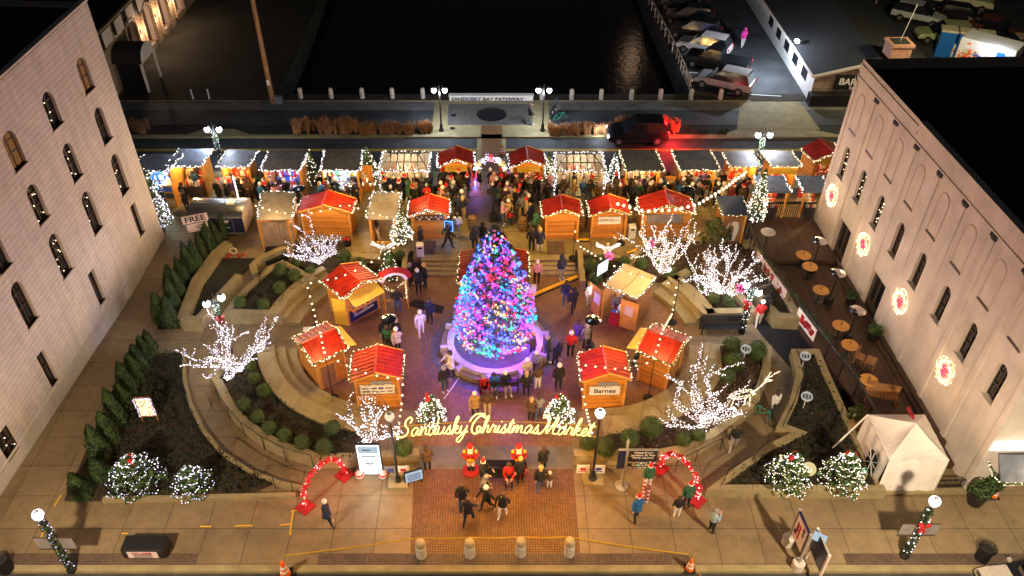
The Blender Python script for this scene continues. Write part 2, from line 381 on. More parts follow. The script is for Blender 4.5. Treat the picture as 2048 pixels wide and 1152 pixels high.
def text(s, size, matn, parent=None, loc=(0, 0, 0), rot=(0, 0, 0), name='lettering', ext=.006, shear=0, align='CENTER', sx=1.0, bold=.0):
    c = bpy.data.curves.new('t', 'FONT'); c.body = s; c.size = size; c.extrude = ext; c.align_x = align; c.align_y = 'CENTER'; c.shear = shear; c.offset = bold; c.resolution_u = 3
    o = bpy.data.objects.new('t', c); COL.objects.link(o)
    dg = bpy.context.evaluated_depsgraph_get(); me = bpy.data.meshes.new_from_object(o.evaluated_get(dg)); bpy.data.objects.remove(o); bpy.data.curves.remove(c)
    me.materials.clear(); me.materials.append(MATS[matn])
    q = bpy.data.objects.new(name, me); COL.objects.link(q); q.location = loc; q.rotation_euler = rot; q.scale = (sx, 1, 1)
    if parent: q.parent = parent
    return q
def arc(c, r, a0, a1, n=24): return [(c[0]+r*math.cos(math.radians(a0+(a1-a0)*i/n)), c[1]+r*math.sin(math.radians(a0+(a1-a0)*i/n))) for i in range(n+1)]
# =====================================================================  GROUND AND SETTING
YK = P(0, 1143)[1]; YS1 = P(1000, 520, NP)[1]; YS0 = P(1000, 541)[1]; YA = P(0, 480, NP)[1]
YR0 = 46.6; YR1 = P(0, 274, NP)[1]; YB1 = P(0, 250, NP)[1]; YP1 = P(0, 220, NP)[1]; YC1 = P(0, 203, NP)[1]; YW = P(0, 188, NP)[1]
m = MB(); m.quad((-300, -120, -.16), (300, -120, -.16), (300, YK, -.16), (-300, YK, -.16)); struct(m, 'street', 'asphalt')
m = MB(); m.bx(-90, 90, YK, YK+.28, -.4, .006); struct(m, 'kerb', 'concrete')
m = MB()
m.quad((-14, YK+.28, 0), (14, YK+.28, 0), (14, 38, 0), (-14, 38, 0))
for a, b in ((-90, -14), (14, 90)):
    m.quad((a, YK+.28, 0), (b, YK+.28, 0), (b, 33.5, 0), (a, 33.5, 0)); m.quad((a, 33.5, 0), (b, 33.5, 0), (b, YA, NP), (a, YA, NP))
struct(m, 'pavement', 'concrete_slabs')
# upper plaza (market street) behind the steps
m = MB()
sb = [(-90, YA), (-13.9, YA), P2(690, 480, NP), P2(690, 505, NP), P2(760, 511, NP), P2(842, 500, NP), P2(842, 520, NP), P2(1150, 520, NP), P2(1150, 499, NP), P2(1262, 517, NP), P2(1290, 483, NP), (14, YA), (90, YA), (90, YR0), (-90, YR0)]
m.prism(sb, -.2, NP); struct(m, 'market_pavement', 'concrete_plaza')
# three broad steps
m = MB()
x0, x1 = P(842, 530, .3)[0], P(1150, 530, .3)[0]; dd = .3
for i in range(3): m.bx(x0, x1, YS1-dd*(3-i), YS1-.002*(i+1), .0, .112*(i+1), 0)
m.bx(x0, x1, YS1-.03, YS1+.5, NP-.02, NP+.012, 0)
o = m.build('plaza_steps', ['capstone'], origin=(0, YS1, 0)); o['kind'] = 'structure'
# brick round the tree
CL = (-5.65, 31.05); CR = (4.62, 30.95); RD = 5.05
m = MB(); pts = arc(CL, RD, 90, 270, 40)+arc(CR, RD, -90, 90, 40)
m.prism(pts, -.05, .004)
m.prism([(-4.2, 35.9), (3.3, 35.9), (3.3, YS1-.9), (-4.2, YS1-.9)], -.05, .0045)
m.prism([(-4.1, P(0, 893)[1]), (3.15, P(0, 893)[1]), (3.15, 26.2), (-4.1, 26.2)], -.05, .0045)
struct(m, 'brick_plaza', 'brick_paving')
TC = (-.41, 30.35)
m = MB(); m.ring(arc(TC, 3.1, 0, 360, 64)[:-1], .5, -.02, .009, closed=True); struct(m, 'paving_ring', 'granite')
m = MB(); m.ring(arc(TC, 3.75, 0, 360, 64)[:-1], .06, -.02, .0085, closed=True); m.ring(arc(TC, 3.55, 0, 360, 64)[:-1], .05, -.02, .0085, closed=True); struct(m, 'paving_band', 'granite')
y0, y1 = P(0, 936)[1], P(0, 893)[1]
m = MB(); m.prism([(-4.4, y0), (3.45, y0), (3.45, y1), (-4.4, y1)], -.02, .010); struct(m, 'granite_band', 'concrete_dark')
m = MB(); m.prism([P2(828, 938), P2(1146, 938), P2(1160, 1106), P2(821, 1106)], -.02, .006); struct(m, 'entry_paving', 'brick_entry')
m = MB()
for a, b in ((-60, 395), (635, 1385), (1690, 2140)): m.prism([(P(a, 1120)[0], P(0, 1107)[1]), (P(b, 1120)[0], P(0, 1107)[1]), (P(b, 1120)[0], YK+.27), (P(a, 1120)[0], YK+.27)], -.02, .005)
struct(m, 'brick_verge', 'brick_strip')
m = MB(); m.prism(arc(P2(984, 426, NP), 1.85, 0, 360, 40)[:-1], NP-.03, NP+.006); struct(m, 'paving_circle', 'granite')
m = MB()
for q in ([(834, 482), (873, 482), (868, 520), (824, 520)], [(1093, 482), (1127, 482), (1131, 518), (1094, 518)]): m.prism([P2(*p, NP) for p in q], NP-.03, NP+.005)
struct(m, 'brick_panel', 'brick_strip')
# road behind the market, kerb, bed, path
m = MB(); m.quad((-90, YR0, .33), (90, YR0, .33), (90, YR1, .33), (-90, YR1, .33)); struct(m, 'road', 'asphalt')
m = MB()
for y in (49.75, 49.95): m.bx(-60, 60, y, y+.07, .32, .334)
struct(m, 'road_marking', 'yellow_plastic')
m = MB(); m.bx(-90, 90, YR1, YR1+.35, .1, NP+.02); m.bx(-90, 90, YR0-.02, YR0+.2, .1, NP+.015); struct(m, 'road_kerb', 'concrete')
m = MB(); m.quad((-90, YR1+.35, NP-.02), (90, YR1+.35, NP-.02), (90, YB1, NP-.02), (-90, YB1, NP-.02)); struct(m, 'planting_strip', 'ground_dark')
m = MB(); m.quad((-90, YB1, NP), (90, YB1, NP), (90, YP1, NP), (-90, YP1, NP)); struct(m, 'bay_path', 'asphalt_far')
m = MB(); m.bx(-90, 90, YP1, YC1, -.5, NP+.006); struct(m, 'path_edge', 'concrete_dark')
m = MB(); m.bx(-90, P(1500, 200, NP)[0], YC1, YC1+.12, -.5, NP+.05); struct(m, 'path_kerb', 'concrete')
m = MB(); m.bx(-90, 90, YC1+.12, YW, -2, NP); struct(m, 'quay_edge', 'soil')
# concrete pad, driveways, crosswalk
m = MB()
pad = [P2(870, 203, NP), P2(1097, 203, NP), P2(1100, 269, NP), P2(862, 269, NP)]
m.prism(pad, NP-.05, NP+.012)
for q in ([(408, 258), (468, 258), (505, 271), (368, 271)], [(1475, 258), (1620, 258), (1690, 272), (1440, 272)], [(1480, 203), (1600, 203), (1640, 259), (1474, 259)]): m.prism([P2(*p, NP) for p in q], NP-.05, NP+.008)
struct(m, 'driveway', 'concrete')
m = MB(); m.prism([P2(897, 208, NP), P2(1063, 208, NP), P2(1063, 250, NP), P2(895, 250, NP)], NP-.05, NP+.016); struct(m, 'path_paving', 'granite')
m = MB(); m.prism(arc(P2(983, 229, NP), 1.12, 0, 360, 40)[:-1], NP-.05, NP+.022); struct(m, 'compass_circle', 'black_metal')
cw0, cw1 = P(963, 290, .33)[0], P(1003, 290, .33)[0]
m = MB(); m.bx(cw0, cw1, YR0, YR1, .3, .338); m.bx(cw0-.05, cw1+.05, YR1, YB1-.1, NP-.1, NP+.02)
struct(m, 'crossing_brick', 'brick_paving')
m = MB(); m.bx(cw0-.32, cw0-.01, YR0, YR1, .3, .339); m.bx(cw1+.01, cw1+.32, YR0, YR1, .3, .339); struct(m, 'crossing_edge', 'concrete')
# water basin, lawn, car park
m = MB(); m.quad((-120, YW-.1, -1.6), (120, YW-.1, -1.6), (120, 400, -1.6), (-120, 400, -1.6)); struct(m, 'water', 'water')
m = MB()
m.prism([P2(555, 188, NP), P2(600, 95, NP), P2(640, -10, NP), P2(668, -90, NP), (-15, 300), (-160, 300), (-160, YW)], -2, NP-.01); struct(m, 'lawn', 'ground_dark')
m = MB()
m.prism([P2(1384, 188, NP), (95, YW), (160, 300), (18, 300), P2(1262, -90, NP), P2(1293, 0, NP), P2(1350, 122, NP)], -2, NP-.01); struct(m, 'car_park', 'asphalt_far')
m = MB()
for k, (u, v) in enumerate([(1330, 38), (1342, 62), (1358, 88), (1375, 118), (1392, 150), (1478, 192)]):
    a = Vector(P(u, v, NP)); m.box((a.x+1.2, a.y+.25, NP-.01), (4.2, .1, .014), -.13)
struct(m, 'parking_line', 'white_paint')
# ---------------- walls and planters ----------------
def wallthing(name, label, path, w, z1, cat='wall', z0=-.05, px=True, closed=False, mats=('concrete', 'capstone'), group=None):
    """path in photo pixels at the top level of the wall"""
    q = [P2(p[0], p[1], z1) for p in path] if px else path
    if w < 0: w = -w
    m = MB(); m.ring(q, w, z0, z1, 0, 1, closed)
    o = m.build(name, list(mats), origin=(q[0][0], q[0][1], 0)); return tag(o, label, cat, group)
wallthing('planter_wall', 'long stone wall of the narrow ramp beside the alley hedge', [(364, 634), (393, 558), (434, 501), (457, 484)], .55, .8)
wallthing('planter_wall', 'stone ramp wall rising behind the twin-globe lamp at the ramp foot', [(398, 634), (477, 548)], .4, .8)
wallthing('planter_wall', 'short stone end wall closing the dark wedge beside the alley hedge', [(362, 636), (400, 636)], .35, .805)
wallthing('planter_wall', 'bent stone wall round the dark recess beside the pebble bed', [(510, 547), (505, 530), (520, 515), (575, 490), (584, 512)], .38, .6)
wallthing('planter_wall', 'stone border of the four-sided bed with round bushes near the trailer', [(455, 622), (556, 624), (572, 596), (610, 568), (627, 557), (565, 524), (547, 532), (510, 563), (475, 596)], .34, .75, closed=True)
wallthing('planter_wall', 'curved stone wall along the inside of the ramp beside the spruce with purple lights', [(425, 745), (438, 766), (451, 792), (469, 821), (495, 847), (529, 873), (573, 893), (640, 913)], .4, .62)
wallthing('planter_wall', 'curved stone wall along the ramp near the deer figure', [(1536, 690), (1533, 734), (1522, 772), (1508, 800), (1477, 828), (1424, 868), (1385, 892), (1300, 909)], .4, .62)
wallthing('planter_wall', 'low front retaining wall behind the wayfinding board', [(1148, 905), (1225, 905), (1300, 909)], .4, .62)
wallthing('planter_wall', 'low front retaining wall beside the bright notice screen', [(643, 914), (720, 912), (790, 905), (838, 903)], .4, .55)
wallthing('planter_wall', 'stone border of the leafy bed between ramp and dining deck', [(1590, 702), (1634, 702), (1660, 763), (1699, 849), (1763, 976), (1430, 974), (1525, 903), (1535, 896), (1600, 864), (1563, 850), (1587, 802), (1600, 749)], .33, .55, closed=True)
wallthing('planter_wall', 'stone border of the narrow bed behind the person in red', [(1512, 580), (1556, 630), (1596, 632), (1557, 560), (1517, 500), (1503, 482), (1490, 484)], .4, .8)
wallthing('planter_wall', 'wide curved stone coping above the steps beside the black bench', [(1290, 484), (1258, 530)], .34, .6)
wallthing('planter_wall', 'straight stone wall along the steps behind the glowing menu screen', [(1160, 500), (1166, 562)], .3, .7)
wallthing('planter_wall', 'stone border in front of the bed holding the lit angel', [(1162, 500), (1262, 518), (1290, 484)], .26, .72)
wallthing('planter_wall', 'curved stone coping that starts at the corner behind the beige booth', [(1377, 540), (1345, 556), (1371, 583), (1392, 604), (1409, 622), (1506, 620), (1462, 570)], .42, .75)
wallthing('planter_wall', 'low rounded stone wall under the lit angel near the dark open stall', [(690, 508), (760, 514), (815, 502)], .5, .62, mats=('concrete', 'capstone'))
wallthing('planter_wall', 'stone wall beside the steps near the santa hat frame', [(812, 498), (806, 548)], .28, .7)
wallthing('planter_wall', 'long low front wall of the leafy corner bed beside the alley', [(205, 997), (400, 993), (590, 988)], .22, .2)
wallthing('planter_wall', 'thin curved outer wall of the ramp beside the leafy corner bed', [(366, 702), (368, 760), (380, 806), (405, 858), (443, 905), (500, 942), (560, 965), (608, 975)], .18, .22)
# amphitheatre steps: one object for each flight
def tiers(label, c, a0, a1, radii, hs):
    m = MB(); k = len(hs)
    for i in range(k):
        r0, r1 = radii[i], radii[i+1]
        m.ring(arc(c, (r0+r1)/2, a0, a1, 28), r1-r0, 0, hs[i], 0, 1)
    return tag(m.build('seating_steps', ['concrete', 'capstone'], origin=(c[0], c[1], 0)), label, 'steps', 'curved stone seating steps round the plaza')
tiers('curved stone seating steps behind the hut with the small door', CL, 192, 268, [5.05, 5.6, 6.1, 6.95], [.22, .42, .62])
tiers('curved stone seating steps between santa hat hut and lamp with two globes', CL, 171, 132, [5.2, 5.9, 6.5, 6.9], [.25, .5, .74])
tiers('curved stone seating steps sweeping round the Barnes hut', CR, 270, 352, [5.05, 5.75, 6.9], [.2, .45])
tiers('curved stone seating steps beside the beige booth', CR, 10, 43, [5.1, 5.75, 6.3, 6.75], [.25, .5, .75])
# leafy beds: soil sheet + ground cover
def inpoly(x, y, q):
    c = False
    for i in range(len(q)):
        a, b = q[i], q[i-1]
        if (a[1] > y) != (b[1] > y) and x < (b[0]-a[0])*(y-a[1])/(b[1]-a[1])+a[0]: c = not c
    return c
def bed(px, z, cover='leaf_dark', dens=90, r=.07, soil='soil', label='leafy ground cover', h=.16, world=False):
    q = px if world else [P2(p[0], p[1], z) for p in px]
    m = MB(); m.prism(q, -.1, z); struct(m, 'planting_bed', soil)
    if dens:
        m = MB(); xs = [p[0] for p in q]; ys = [p[1] for p in q]; A = (max(xs)-min(xs))*(max(ys)-min(ys))
        for i in range(int(A*dens)):
            x, y = rnd.uniform(min(xs), max(xs)), rnd.uniform(min(ys), max(ys))
            if inpoly(x, y, q): m.leaf((x, y, z+rnd.random()**1.5*h), r*rnd.uniform(.6, 1.3), rnd.choice((0, 0, 1)) if cover == 'leaf_dark' else 0, .6)
        o = m.build('ground_cover', ['cover_leaf' if cover == 'leaf_dark' else cover, 'leaf_dark']); o['kind'] = 'stuff'; o['label'] = label
bed([(205, 997), (240, 880), (305, 708), (362, 704), (366, 760), (378, 806), (402, 858), (440, 905), (497, 942), (545, 966), (500, 985)], .12, dens=130, h=.22)
q = arc(CL, 6.9, 190, 268, 20); q2 = arc((-5.72, 31.59), 9.05, 268, 206, 20)
bed(q+q2, .5, dens=110, world=True)
q = arc(CR, 6.85, 272, 335, 16); q2 = [P2(u, v, .5) for u, v in [(1440, 690), (1532, 690), (1530, 740), (1505, 805), (1470, 832), (1420, 870), (1380, 893), (1300, 908), (1160, 900)]]
bed(q+q2, .46, dens=60, world=True, cover='mulch', r=.06)
bed([(1590, 702), (1634, 702), (1660, 763), (1699, 849), (1763, 976), (1430, 974), (1525, 903), (1600, 864), (1563, 850), (1587, 802), (1600, 749)], .42, dens=120)
bed([(455, 622), (556, 624), (572, 596), (610, 568), (627, 557), (565, 524), (547, 532), (510, 563), (475, 596)], .62, dens=110)
bed([(586, 522), (600, 486), (690, 484), (692, 508), (760, 514), (812, 503), (806, 546), (760, 535), (700, 545), (640, 552)], .3, dens=60)
bed([(1262, 520), (1292, 486), (1340, 482), (1500, 484), (1512, 520), (1530, 560), (1500, 600), (1506, 616), (1410, 618), (1371, 583), (1345, 556), (1310, 552)], .42, dens=120, cover='mulch', r=.05)
bed([(1168, 520), (1162, 504), (1258, 520), (1256, 534), (1200, 545), (1170, 545)], .5, dens=40)
bed([(457, 486), (600, 486), (580, 510), (505, 530), (470, 556), (400, 630), (366, 632), (396, 560)], .32, dens=0, soil='ground_dark')
bed([(315, 655), (330, 560), (395, 440), (452, 440), (440, 500), (398, 555), (362, 634), (360, 655)], .1, dens=0, soil='ground_dark')
bed([(1510, 500), (1556, 560), (1594, 628), (1556, 626), (1514, 580)], .6, dens=80)
bed([(128, 1000), (195, 850), (290, 700), (306, 708), (240, 880), (206, 1000)], .1, dens=0, soil='soil')
# ---------------- handrails ----------------
def rail(label, px, z, h, n):
    q = [Vector(P(u, v, z)) for u, v in px]
    t = T('handrail', label, 'railing', q[0]); o = q[0]
    m = MB(); m.tube([p+Vector((0, 0, h))-o for p in q], .022, 6); m.build('top_rail', 'black_metal', t)
    for i in range(n):
        f = i/(n-1)*(len(q)-1); k = min(int(f), len(q)-2); p = q[k]+(q[k+1]-q[k])*(f-k)
        m = MB(); m.cone((p-o), (p-o)+Vector((0, 0, h)), .02, .02, 6); m.build('post', 'black_metal', t)
rail('black handrail along the inner ramp wall beside the boxwood bed', [(438, 800), (460, 838), (490, 872), (530, 900), (573, 922), (628, 938)], 0, .95, 6)
rail('black handrail along the outer ramp edge beside the leafy corner bed', [(446, 918), (490, 950), (540, 975), (588, 990)], 0, .9, 5)
rail('black handrail at the ramp head near the white-lit tree beside the alley', [(372, 735), (374, 790), (388, 840), (402, 870)], .1, .9, 4)
rail('black handrail running down the ramp near the woman pushing a bicycle', [(1600, 735), (1598, 780), (1578, 832), (1562, 865)], .1, .9, 4)
rail('black handrail along the lower ramp above the front leafy bed', [(1440, 985), (1450, 965), (1500, 935), (1530, 905)], 0, .9, 4)
rail('black handrail along the stage wall behind the red ornament arch', [(1350, 945), (1390, 925), (1440, 900), (1475, 875)], 0, .85, 4)
# =====================================================================  BUILDINGS
def wall_frame(A, B):
    A = Vector((A[0], A[1], 0)); B = Vector((B[0], B[1], 0)); e = (B-A).normalized(); return A, e
# ---- left building: pale siding, arched windows ----
LA = (-21.63, 21.11); LB = (-20.33, 39.33); A0, eL = wall_frame(LA, LB); nL = Vector((eL.y, -eL.x, 0))   # nL points to +x (the plaza)
def LW(s, z, o=0): p = A0+eL*s+nL*o; return (p.x, p.y, z)
bL = T('white_building', 'tall pale building with rows of arched windows beside the alley', 'building', (A0.x, A0.y, 0))
org = (A0.x, A0.y, 0)
def zt(s): return 13.78+.045*s
SH = lambda s: .05*(s-12)
def arched(s, z0, w, h, k=6, rect=False):
    """outline of an opening in wall coordinates, counterclockwise from bottom left"""
    if rect: return [(s-w/2, z0), (s+w/2, z0), (s+w/2, z0+h), (s-w/2, z0+h)]
    r = w/2; zc = z0+h-r
    return [(s-r, z0), (s+r, z0)]+[(s+r*math.cos(pi*i/k), zc+r*math.sin(pi*i/k)) for i in range(k+1)]
def wall_with_holes(m, fn, s0, s1, zb, ztop, holes, mi=0, depth=.22, reveal=1):
    """wall face with openings: a grid of cells; each opening gets a reveal. holes: outlines in a rectangle of their own"""
    bm = bmesh.new(); outer = [(s0, zb(s0)), (s1, zb(s1)), (s1, ztop(s1)), (s0, ztop(s0))]; edges = []
    for loop in [outer]+holes:
        vs = [bm.verts.new((p[0], p[1], 0)) for p in loop]
        for i in range(len(vs)): edges.append(bm.edges.new((vs[i], vs[(i+1) % len(vs)])))
    bmesh.ops.triangle_fill(bm, use_beauty=True, use_dissolve=False, edges=edges)
    bm.verts.index_update(); n = Vector(fn(1, 0, 0))-Vector(fn(0, 0, 0)); V = [fn(v.co.x, v.co.y, 0) for v in bm.verts]
    m.add(V, [tuple(v.index for v in f.verts) for f in bm.faces], mi); bm.free()
    for h in holes:
        k = len(h)
        for i in range(k): a, b = h[i], h[(i+1) % k]; m.quad(fn(a[0], a[1], 0), fn(b[0], b[1], 0), fn(b[0], b[1], -depth), fn(a[0], a[1], -depth), reveal)
def window(parent, fn, s, z0, w, h, org, rect=False, lit=None, depth=.2, wreath=False):
    out = arched(s, z0, w, h, 6, rect); lo = lambda a, b, o: tuple(Vector(fn(a, b, o))-Vector(org))
    m = MB(); k = len(out)
    m.add([lo(p[0], p[1], -depth-.01) for p in out], [tuple(range(k))], 0)
    win = m.build('window', [lit or 'glass_dark'], parent)
    m = MB(); t = .035
    def bar(a, b):
        pa, pb = Vector(lo(a[0], a[1], -depth+.02)), Vector(lo(b[0], b[1], -depth+.02)); m.cone(pa, pb, t, t, 4)
    for i in range(k): bar(out[i], out[(i+1) % k])
    bar((s, z0), (s, z0+h)); 
    for f in ((.52,) if rect else (.4, .72)): bar((s-w/2, z0+h*f), (s+w/2, z0+h*f))
    m.build('frame', 'frame_brown', win)
    m = MB(); a = Vector(lo(s-w/2-.08, z0, .07)); b = Vector(lo(s+w/2+.08, z0, .07)); c = Vector(lo(s+w/2+.08, z0, -depth)); d = Vector(lo(s-w/2-.08, z0, -depth))
    m.slab(a, b, c, d, .07); m.build('sill', 'stucco', win)
    return win
holesL = []; wl = []
for r_, (z, h, off, w) in enumerate(((10.78, 1.72, .46, .92), (7.95, 1.9, .42, .86), (4.85, 2.3, .42, .86), (1.72, 2.0, .28, .6))):
    for k in range(-2, 5):
        s = 16.1-3.36*(4-k) if r_ < 3 else (16.27-5.35*(4-k))
        if r_ == 3 and k < 2: continue
        if s < -4: continue
        zz = z+SH(s)*(1.0 if r_ < 3 else 1.9)
        holesL.append(arched(s, zz, w, h, 6, r_ == 3)); wl.append((s, zz, w, h, r_ == 3, r_, k))
holesL.append(arched(1.7, .25, 1.0, 1.95, 6, True)); wl.append((1.7, .25, 1.0, 1.95, True, 4, 0))
m = MB(); fnL = lambda s, z, o: tuple(Vector(LW(s, z, o))-Vector(org))
wall_with_holes(m, fnL, -8, 18.27, lambda s: -.1, zt, holesL, 0, .2, 1)
m.build('wall', ['siding', 'stucco_shaft'], bL)
m = MB(); a, b = Vector(fnL(-8, -.1, 0)), Vector(fnL(18.27, -.1, 0))
far = [fnL(18.27, -.1, 0), fnL(18.27, -.1, -14), fnL(18.27, zt(18.27), -14), fnL(18.27, zt(18.27), 0)]; m.add(far, [(3, 2, 1, 0)])
m.add([fnL(-8, -.1, 0), fnL(-8, -.1, -14), fnL(-8, 13, -14), fnL(-8, zt(-8), 0)], [(0, 1, 2, 3)])
m.add([fnL(18.27, -.1, -14), fnL(-8, -.1, -14), fnL(-8, 13, -14), fnL(18.27, 14.5, -14)], [(0, 1, 2, 3)]); m.build('rear_wall', 'siding', bL)
m = MB(); m.slab(fnL(-8, zt(-8)-.25, 0-.25), fnL(18.1, zt(18.1)-.25, -.25), fnL(18.1, zt(18.1)-.25, -14), fnL(-8, zt(-8)-.25, -14), .1); m.build('roof', 'roof_black', bL)
m = MB(); m.slab(fnL(-8, zt(-8)+.06, .05), fnL(-8, zt(-8)+.06, -.26), fnL(18.32, zt(18.3)+.06, -.26), fnL(18.32, zt(18.3)+.06, .05), .12); m.build('parapet_coping', 'stucco', bL)
m = MB(); m.slab(fnL(-8, .62, .05), fnL(-8, .62, -.02), fnL(18.3, 1.1, -.02), fnL(18.3, 1.1, .05), .09)
m.add([fnL(-8, -.05, .035), fnL(18.3, .1, .035), fnL(18.3, 1.02, .035), fnL(-8, .54, .035)], [(0, 1, 2, 3)])
m.add([fnL(18.3, .1, .035), fnL(18.3, .1, -.02), fnL(18.3, 1.02, -.02), fnL(18.3, 1.02, .035)], [(0, 1, 2, 3)]); m.build('plinth', 'stucco', bL)
for i, (s, z, w, h, rc, r_, k) in enumerate(wl):
    lit = 'window_lit' if (r_, k) in ((0, 4), (0, 2)) else None
    wn = window(bL, fnL, s, z, w, h, (0, 0, 0), rc, lit)
    if (r_, k) in ((0, 3), (1, 3), (1, 2), (2, 4), (2, 2), (4, 0), (2, 3)):
        m = MB()
        for j in range(rnd.randint(3, 8)): p = fnL(s+rnd.uniform(-w*.4, w*.4), z+h*(rnd.uniform(.05, .8)), -.15); m.octa(p, .035)
        m.build('string_lights', 'bulb_warm', wn)
# ---- right building: stucco with pilasters ----
RA = (19.964, 21.525); RB = (19.368, 36.614); B0, eR = wall_frame(RA, RB); nR = Vector((-eR.y, eR.x, 0))   # points to -x
orgR = (B0.x, B0.y, 0)
fnR = lambda s, z, o: tuple(B0+eR*s+nR*o+Vector((0, 0, z))-Vector(orgR))
bR = T('stucco_building', 'pale stucco building with dark arched windows behind the dining deck', 'building', orgR)
holesR = []; wr_ = []
for k in range(8):
    s = 18.15-2.4*k-.02*k; z = 4.36-.02*k; holesR.append(arched(s, z, .70, 2.0)); wr_.append((s, z, .70, 2.0, False))
for k in range(8):
    s = 18.3-2.4*k-.02*k; holesR.append(arched(s, 7.3, .85, 2.15))
for s in (15.85, 11.1): holesR.append(arched(s, .32, 1.55, 2.4, 6, True))
# sunk square vents under the cornice
sq = [16.76-2.39*k+.0 for k in range(7)]
m = MB(); wall_with_holes(m, fnR, -.05, 19.4, lambda s: -.1, lambda s: 11.0 if s > 12.35 else 11.0, holesR[:8]+holesR[16:], 0, .2, 1)
m.build('wall', ['stucco', 'stucco_shaft'], bR)
for h in holesR[8:16]:      # blind arches: raised rim
    m = MB()
    k = len(h); c = (sum(p[0] for p in h)/k, sum(p[1] for p in h)/k)
    for i in range(k):
        a, b = h[i], h[(i+1) % k]
        if i == 0: continue
        m.cone(fnR(a[0], a[1], .005), fnR(b[0], b[1], .005), .035, .035, 5)
    m.build('blind_arch', 'stucco_shaft', bR)
    m = MB(); a, b = h[0], h[1]; m.slab(fnR(a[0]-.03, a[1], .03), fnR(a[0]-.03, a[1], -.0), fnR(b[0]+.03, b[1], -.0), fnR(b[0]+.03, b[1], .03), .12); m.build('arch_sill', 'frame_brown', bR)
for k in range(9):          # pilasters
    s = 19.35-2.4*k-.02*k
    if s < -.2: s = .12
    m = MB(); m.add([fnR(s-.16, -.05, .06), fnR(s+.16, -.05, .06), fnR(s+.16, 9.75, .06), fnR(s-.16, 9.75, .06), fnR(s-.16, -.05, -.01), fnR(s+.16, -.05, -.01), fnR(s+.16, 9.75, -.01), fnR(s-.16, 9.75, -.01)],
        [(3, 2, 1, 0), (0, 1, 5, 4), (1, 2, 6, 5), (2, 3, 7, 6), (3, 0, 4, 7)]); m.build('pilaster', 'stucco', bR)
for k in range(7):
    s = 16.76-2.38*k; m = MB(); m.slab(fnR(s-.24, 9.96, .05), fnR(s-.24, 9.96, -.02), fnR(s+.24, 9.96, -.02), fnR(s+.24, 9.96, .05), .16); m.build('vent', 'ink', bR)
m = MB(); m.slab(fnR(-.1, 10.1, .05), fnR(-.1, 10.1, -.01), fnR(19.45, 10.1, -.01), fnR(19.45, 10.1, .05), .08); m.build('cornice', 'stucco', bR)
m = MB(); m.slab(fnR(-.1, 11.02, .05), fnR(-.1, 11.02, -.3), fnR(12.4, 11.02, -.3), fnR(12.4, 11.02, .05), .5)
m.slab(fnR(12.4, 10.75, .05), fnR(12.4, 10.75, -.3), fnR(19.45, 10.75, -.3), fnR(19.45, 10.75, .05), .4); m.build('parapet', 'stucco', bR)
m = MB(); m.slab(fnR(-.1, 10.4, -.2), fnR(-.1, 10.4, -30), fnR(19.4, 10.4, -30), fnR(19.4, 10.4, -.2), .2); m.build('roof', 'roof_black', bR)
m = MB(); m.add([fnR(19.4, 0, 0), fnR(19.4, 0, -30), fnR(19.4, 11, -30), fnR(19.4, 11, 0)], [(0, 1, 2, 3)]); m.add([fnR(-.05, 0, 0), fnR(-.05, 0, -30), fnR(-.05, 11, -30), fnR(-.05, 11, 0)], [(3, 2, 1, 0)]); m.add([fnR(19.4, 0, -30), fnR(-.05, 0, -30), fnR(-.05, 11, -30), fnR(19.4, 11, -30)], [(3, 2, 1, 0)]); m.build('side_wall', 'stucco', bR)
for s, z, w, h, rc in wr_:
    wn = window(bR, fnR, s, z, w, h, (0, 0, 0), rc)
    if s > 13:
        m = MB()
        for j in range(9): m.octa(fnR(s+rnd.uniform(-.25, .25), z+rnd.uniform(.2, 1.8), -.15), .035)
        m.build('string_lights', 'bulb_warm', wn)
for s in (15.85, 11.1):
    m = MB(); m.add([fnR(s-.775, .32, -.18), fnR(s+.775, .32, -.18), fnR(s+.775, 2.72, -.18), fnR(s-.775, 2.72, -.18)], [(0, 1, 2, 3)]); d = m.build('door', 'frame_brown', bR)
    m = MB()
    for q in (-.38, .38): m.add([fnR(s+q-.28, .9, -.165), fnR(s+q+.28, .9, -.165), fnR(s+q+.28, 2.5, -.165), fnR(s+q-.28, 2.5, -.165)], [(0, 1, 2, 3)])
    m.build('pane', 'glass_dark', d); m = MB(); m.octa(fnR(s+.05, 1.3, -.12), .05); m.build('handle', 'chrome', d)
# lit ring wreaths on the stucco wall
for i, s in enumerate((18.2, 13.44, 8.68, 3.92)):
    c = Vector(fnR(s, 3.17, .1))+Vector(orgR); w = T('light_wreath', ('round lit wreath on the stucco wall, ' + ('farthest from the white tent', 'between the deck doors', 'just past the nearer deck door', 'nearest the white tent')[i]), 'wreath', c, 0, 'lit wreaths on the stucco wall')
    m = MB(); pp = []
    for k in range(33): a = 2*pi*k/32; pp.append(tuple(eR*(math.cos(a)*.52)+Vector((0, 0, math.sin(a)*.6))))
    m.tube(pp, .06, 5, 0); m.bulbs(pp, .028, .034, 1, .09); m.bulbs(pp, .04, .03, 1, .1); m.bulbs(pp, .07, .026, 1, .07); m.build('light_ring', ['cream', 'bulb_warm'], w)
    m = MB()
    for k in range(60): a = rnd.uniform(0, 6.3); q = rnd.random()**.6*.28; m.octa(tuple(eR*(math.cos(a)*q)+Vector((0, 0, math.sin(a)*q*1.2))+nR*.02), .042)
    m.build('red_centre', 'bulb_red', w)
    lamp(*(c+nR*.35), (1, .6, .32), 16, .15).parent = None
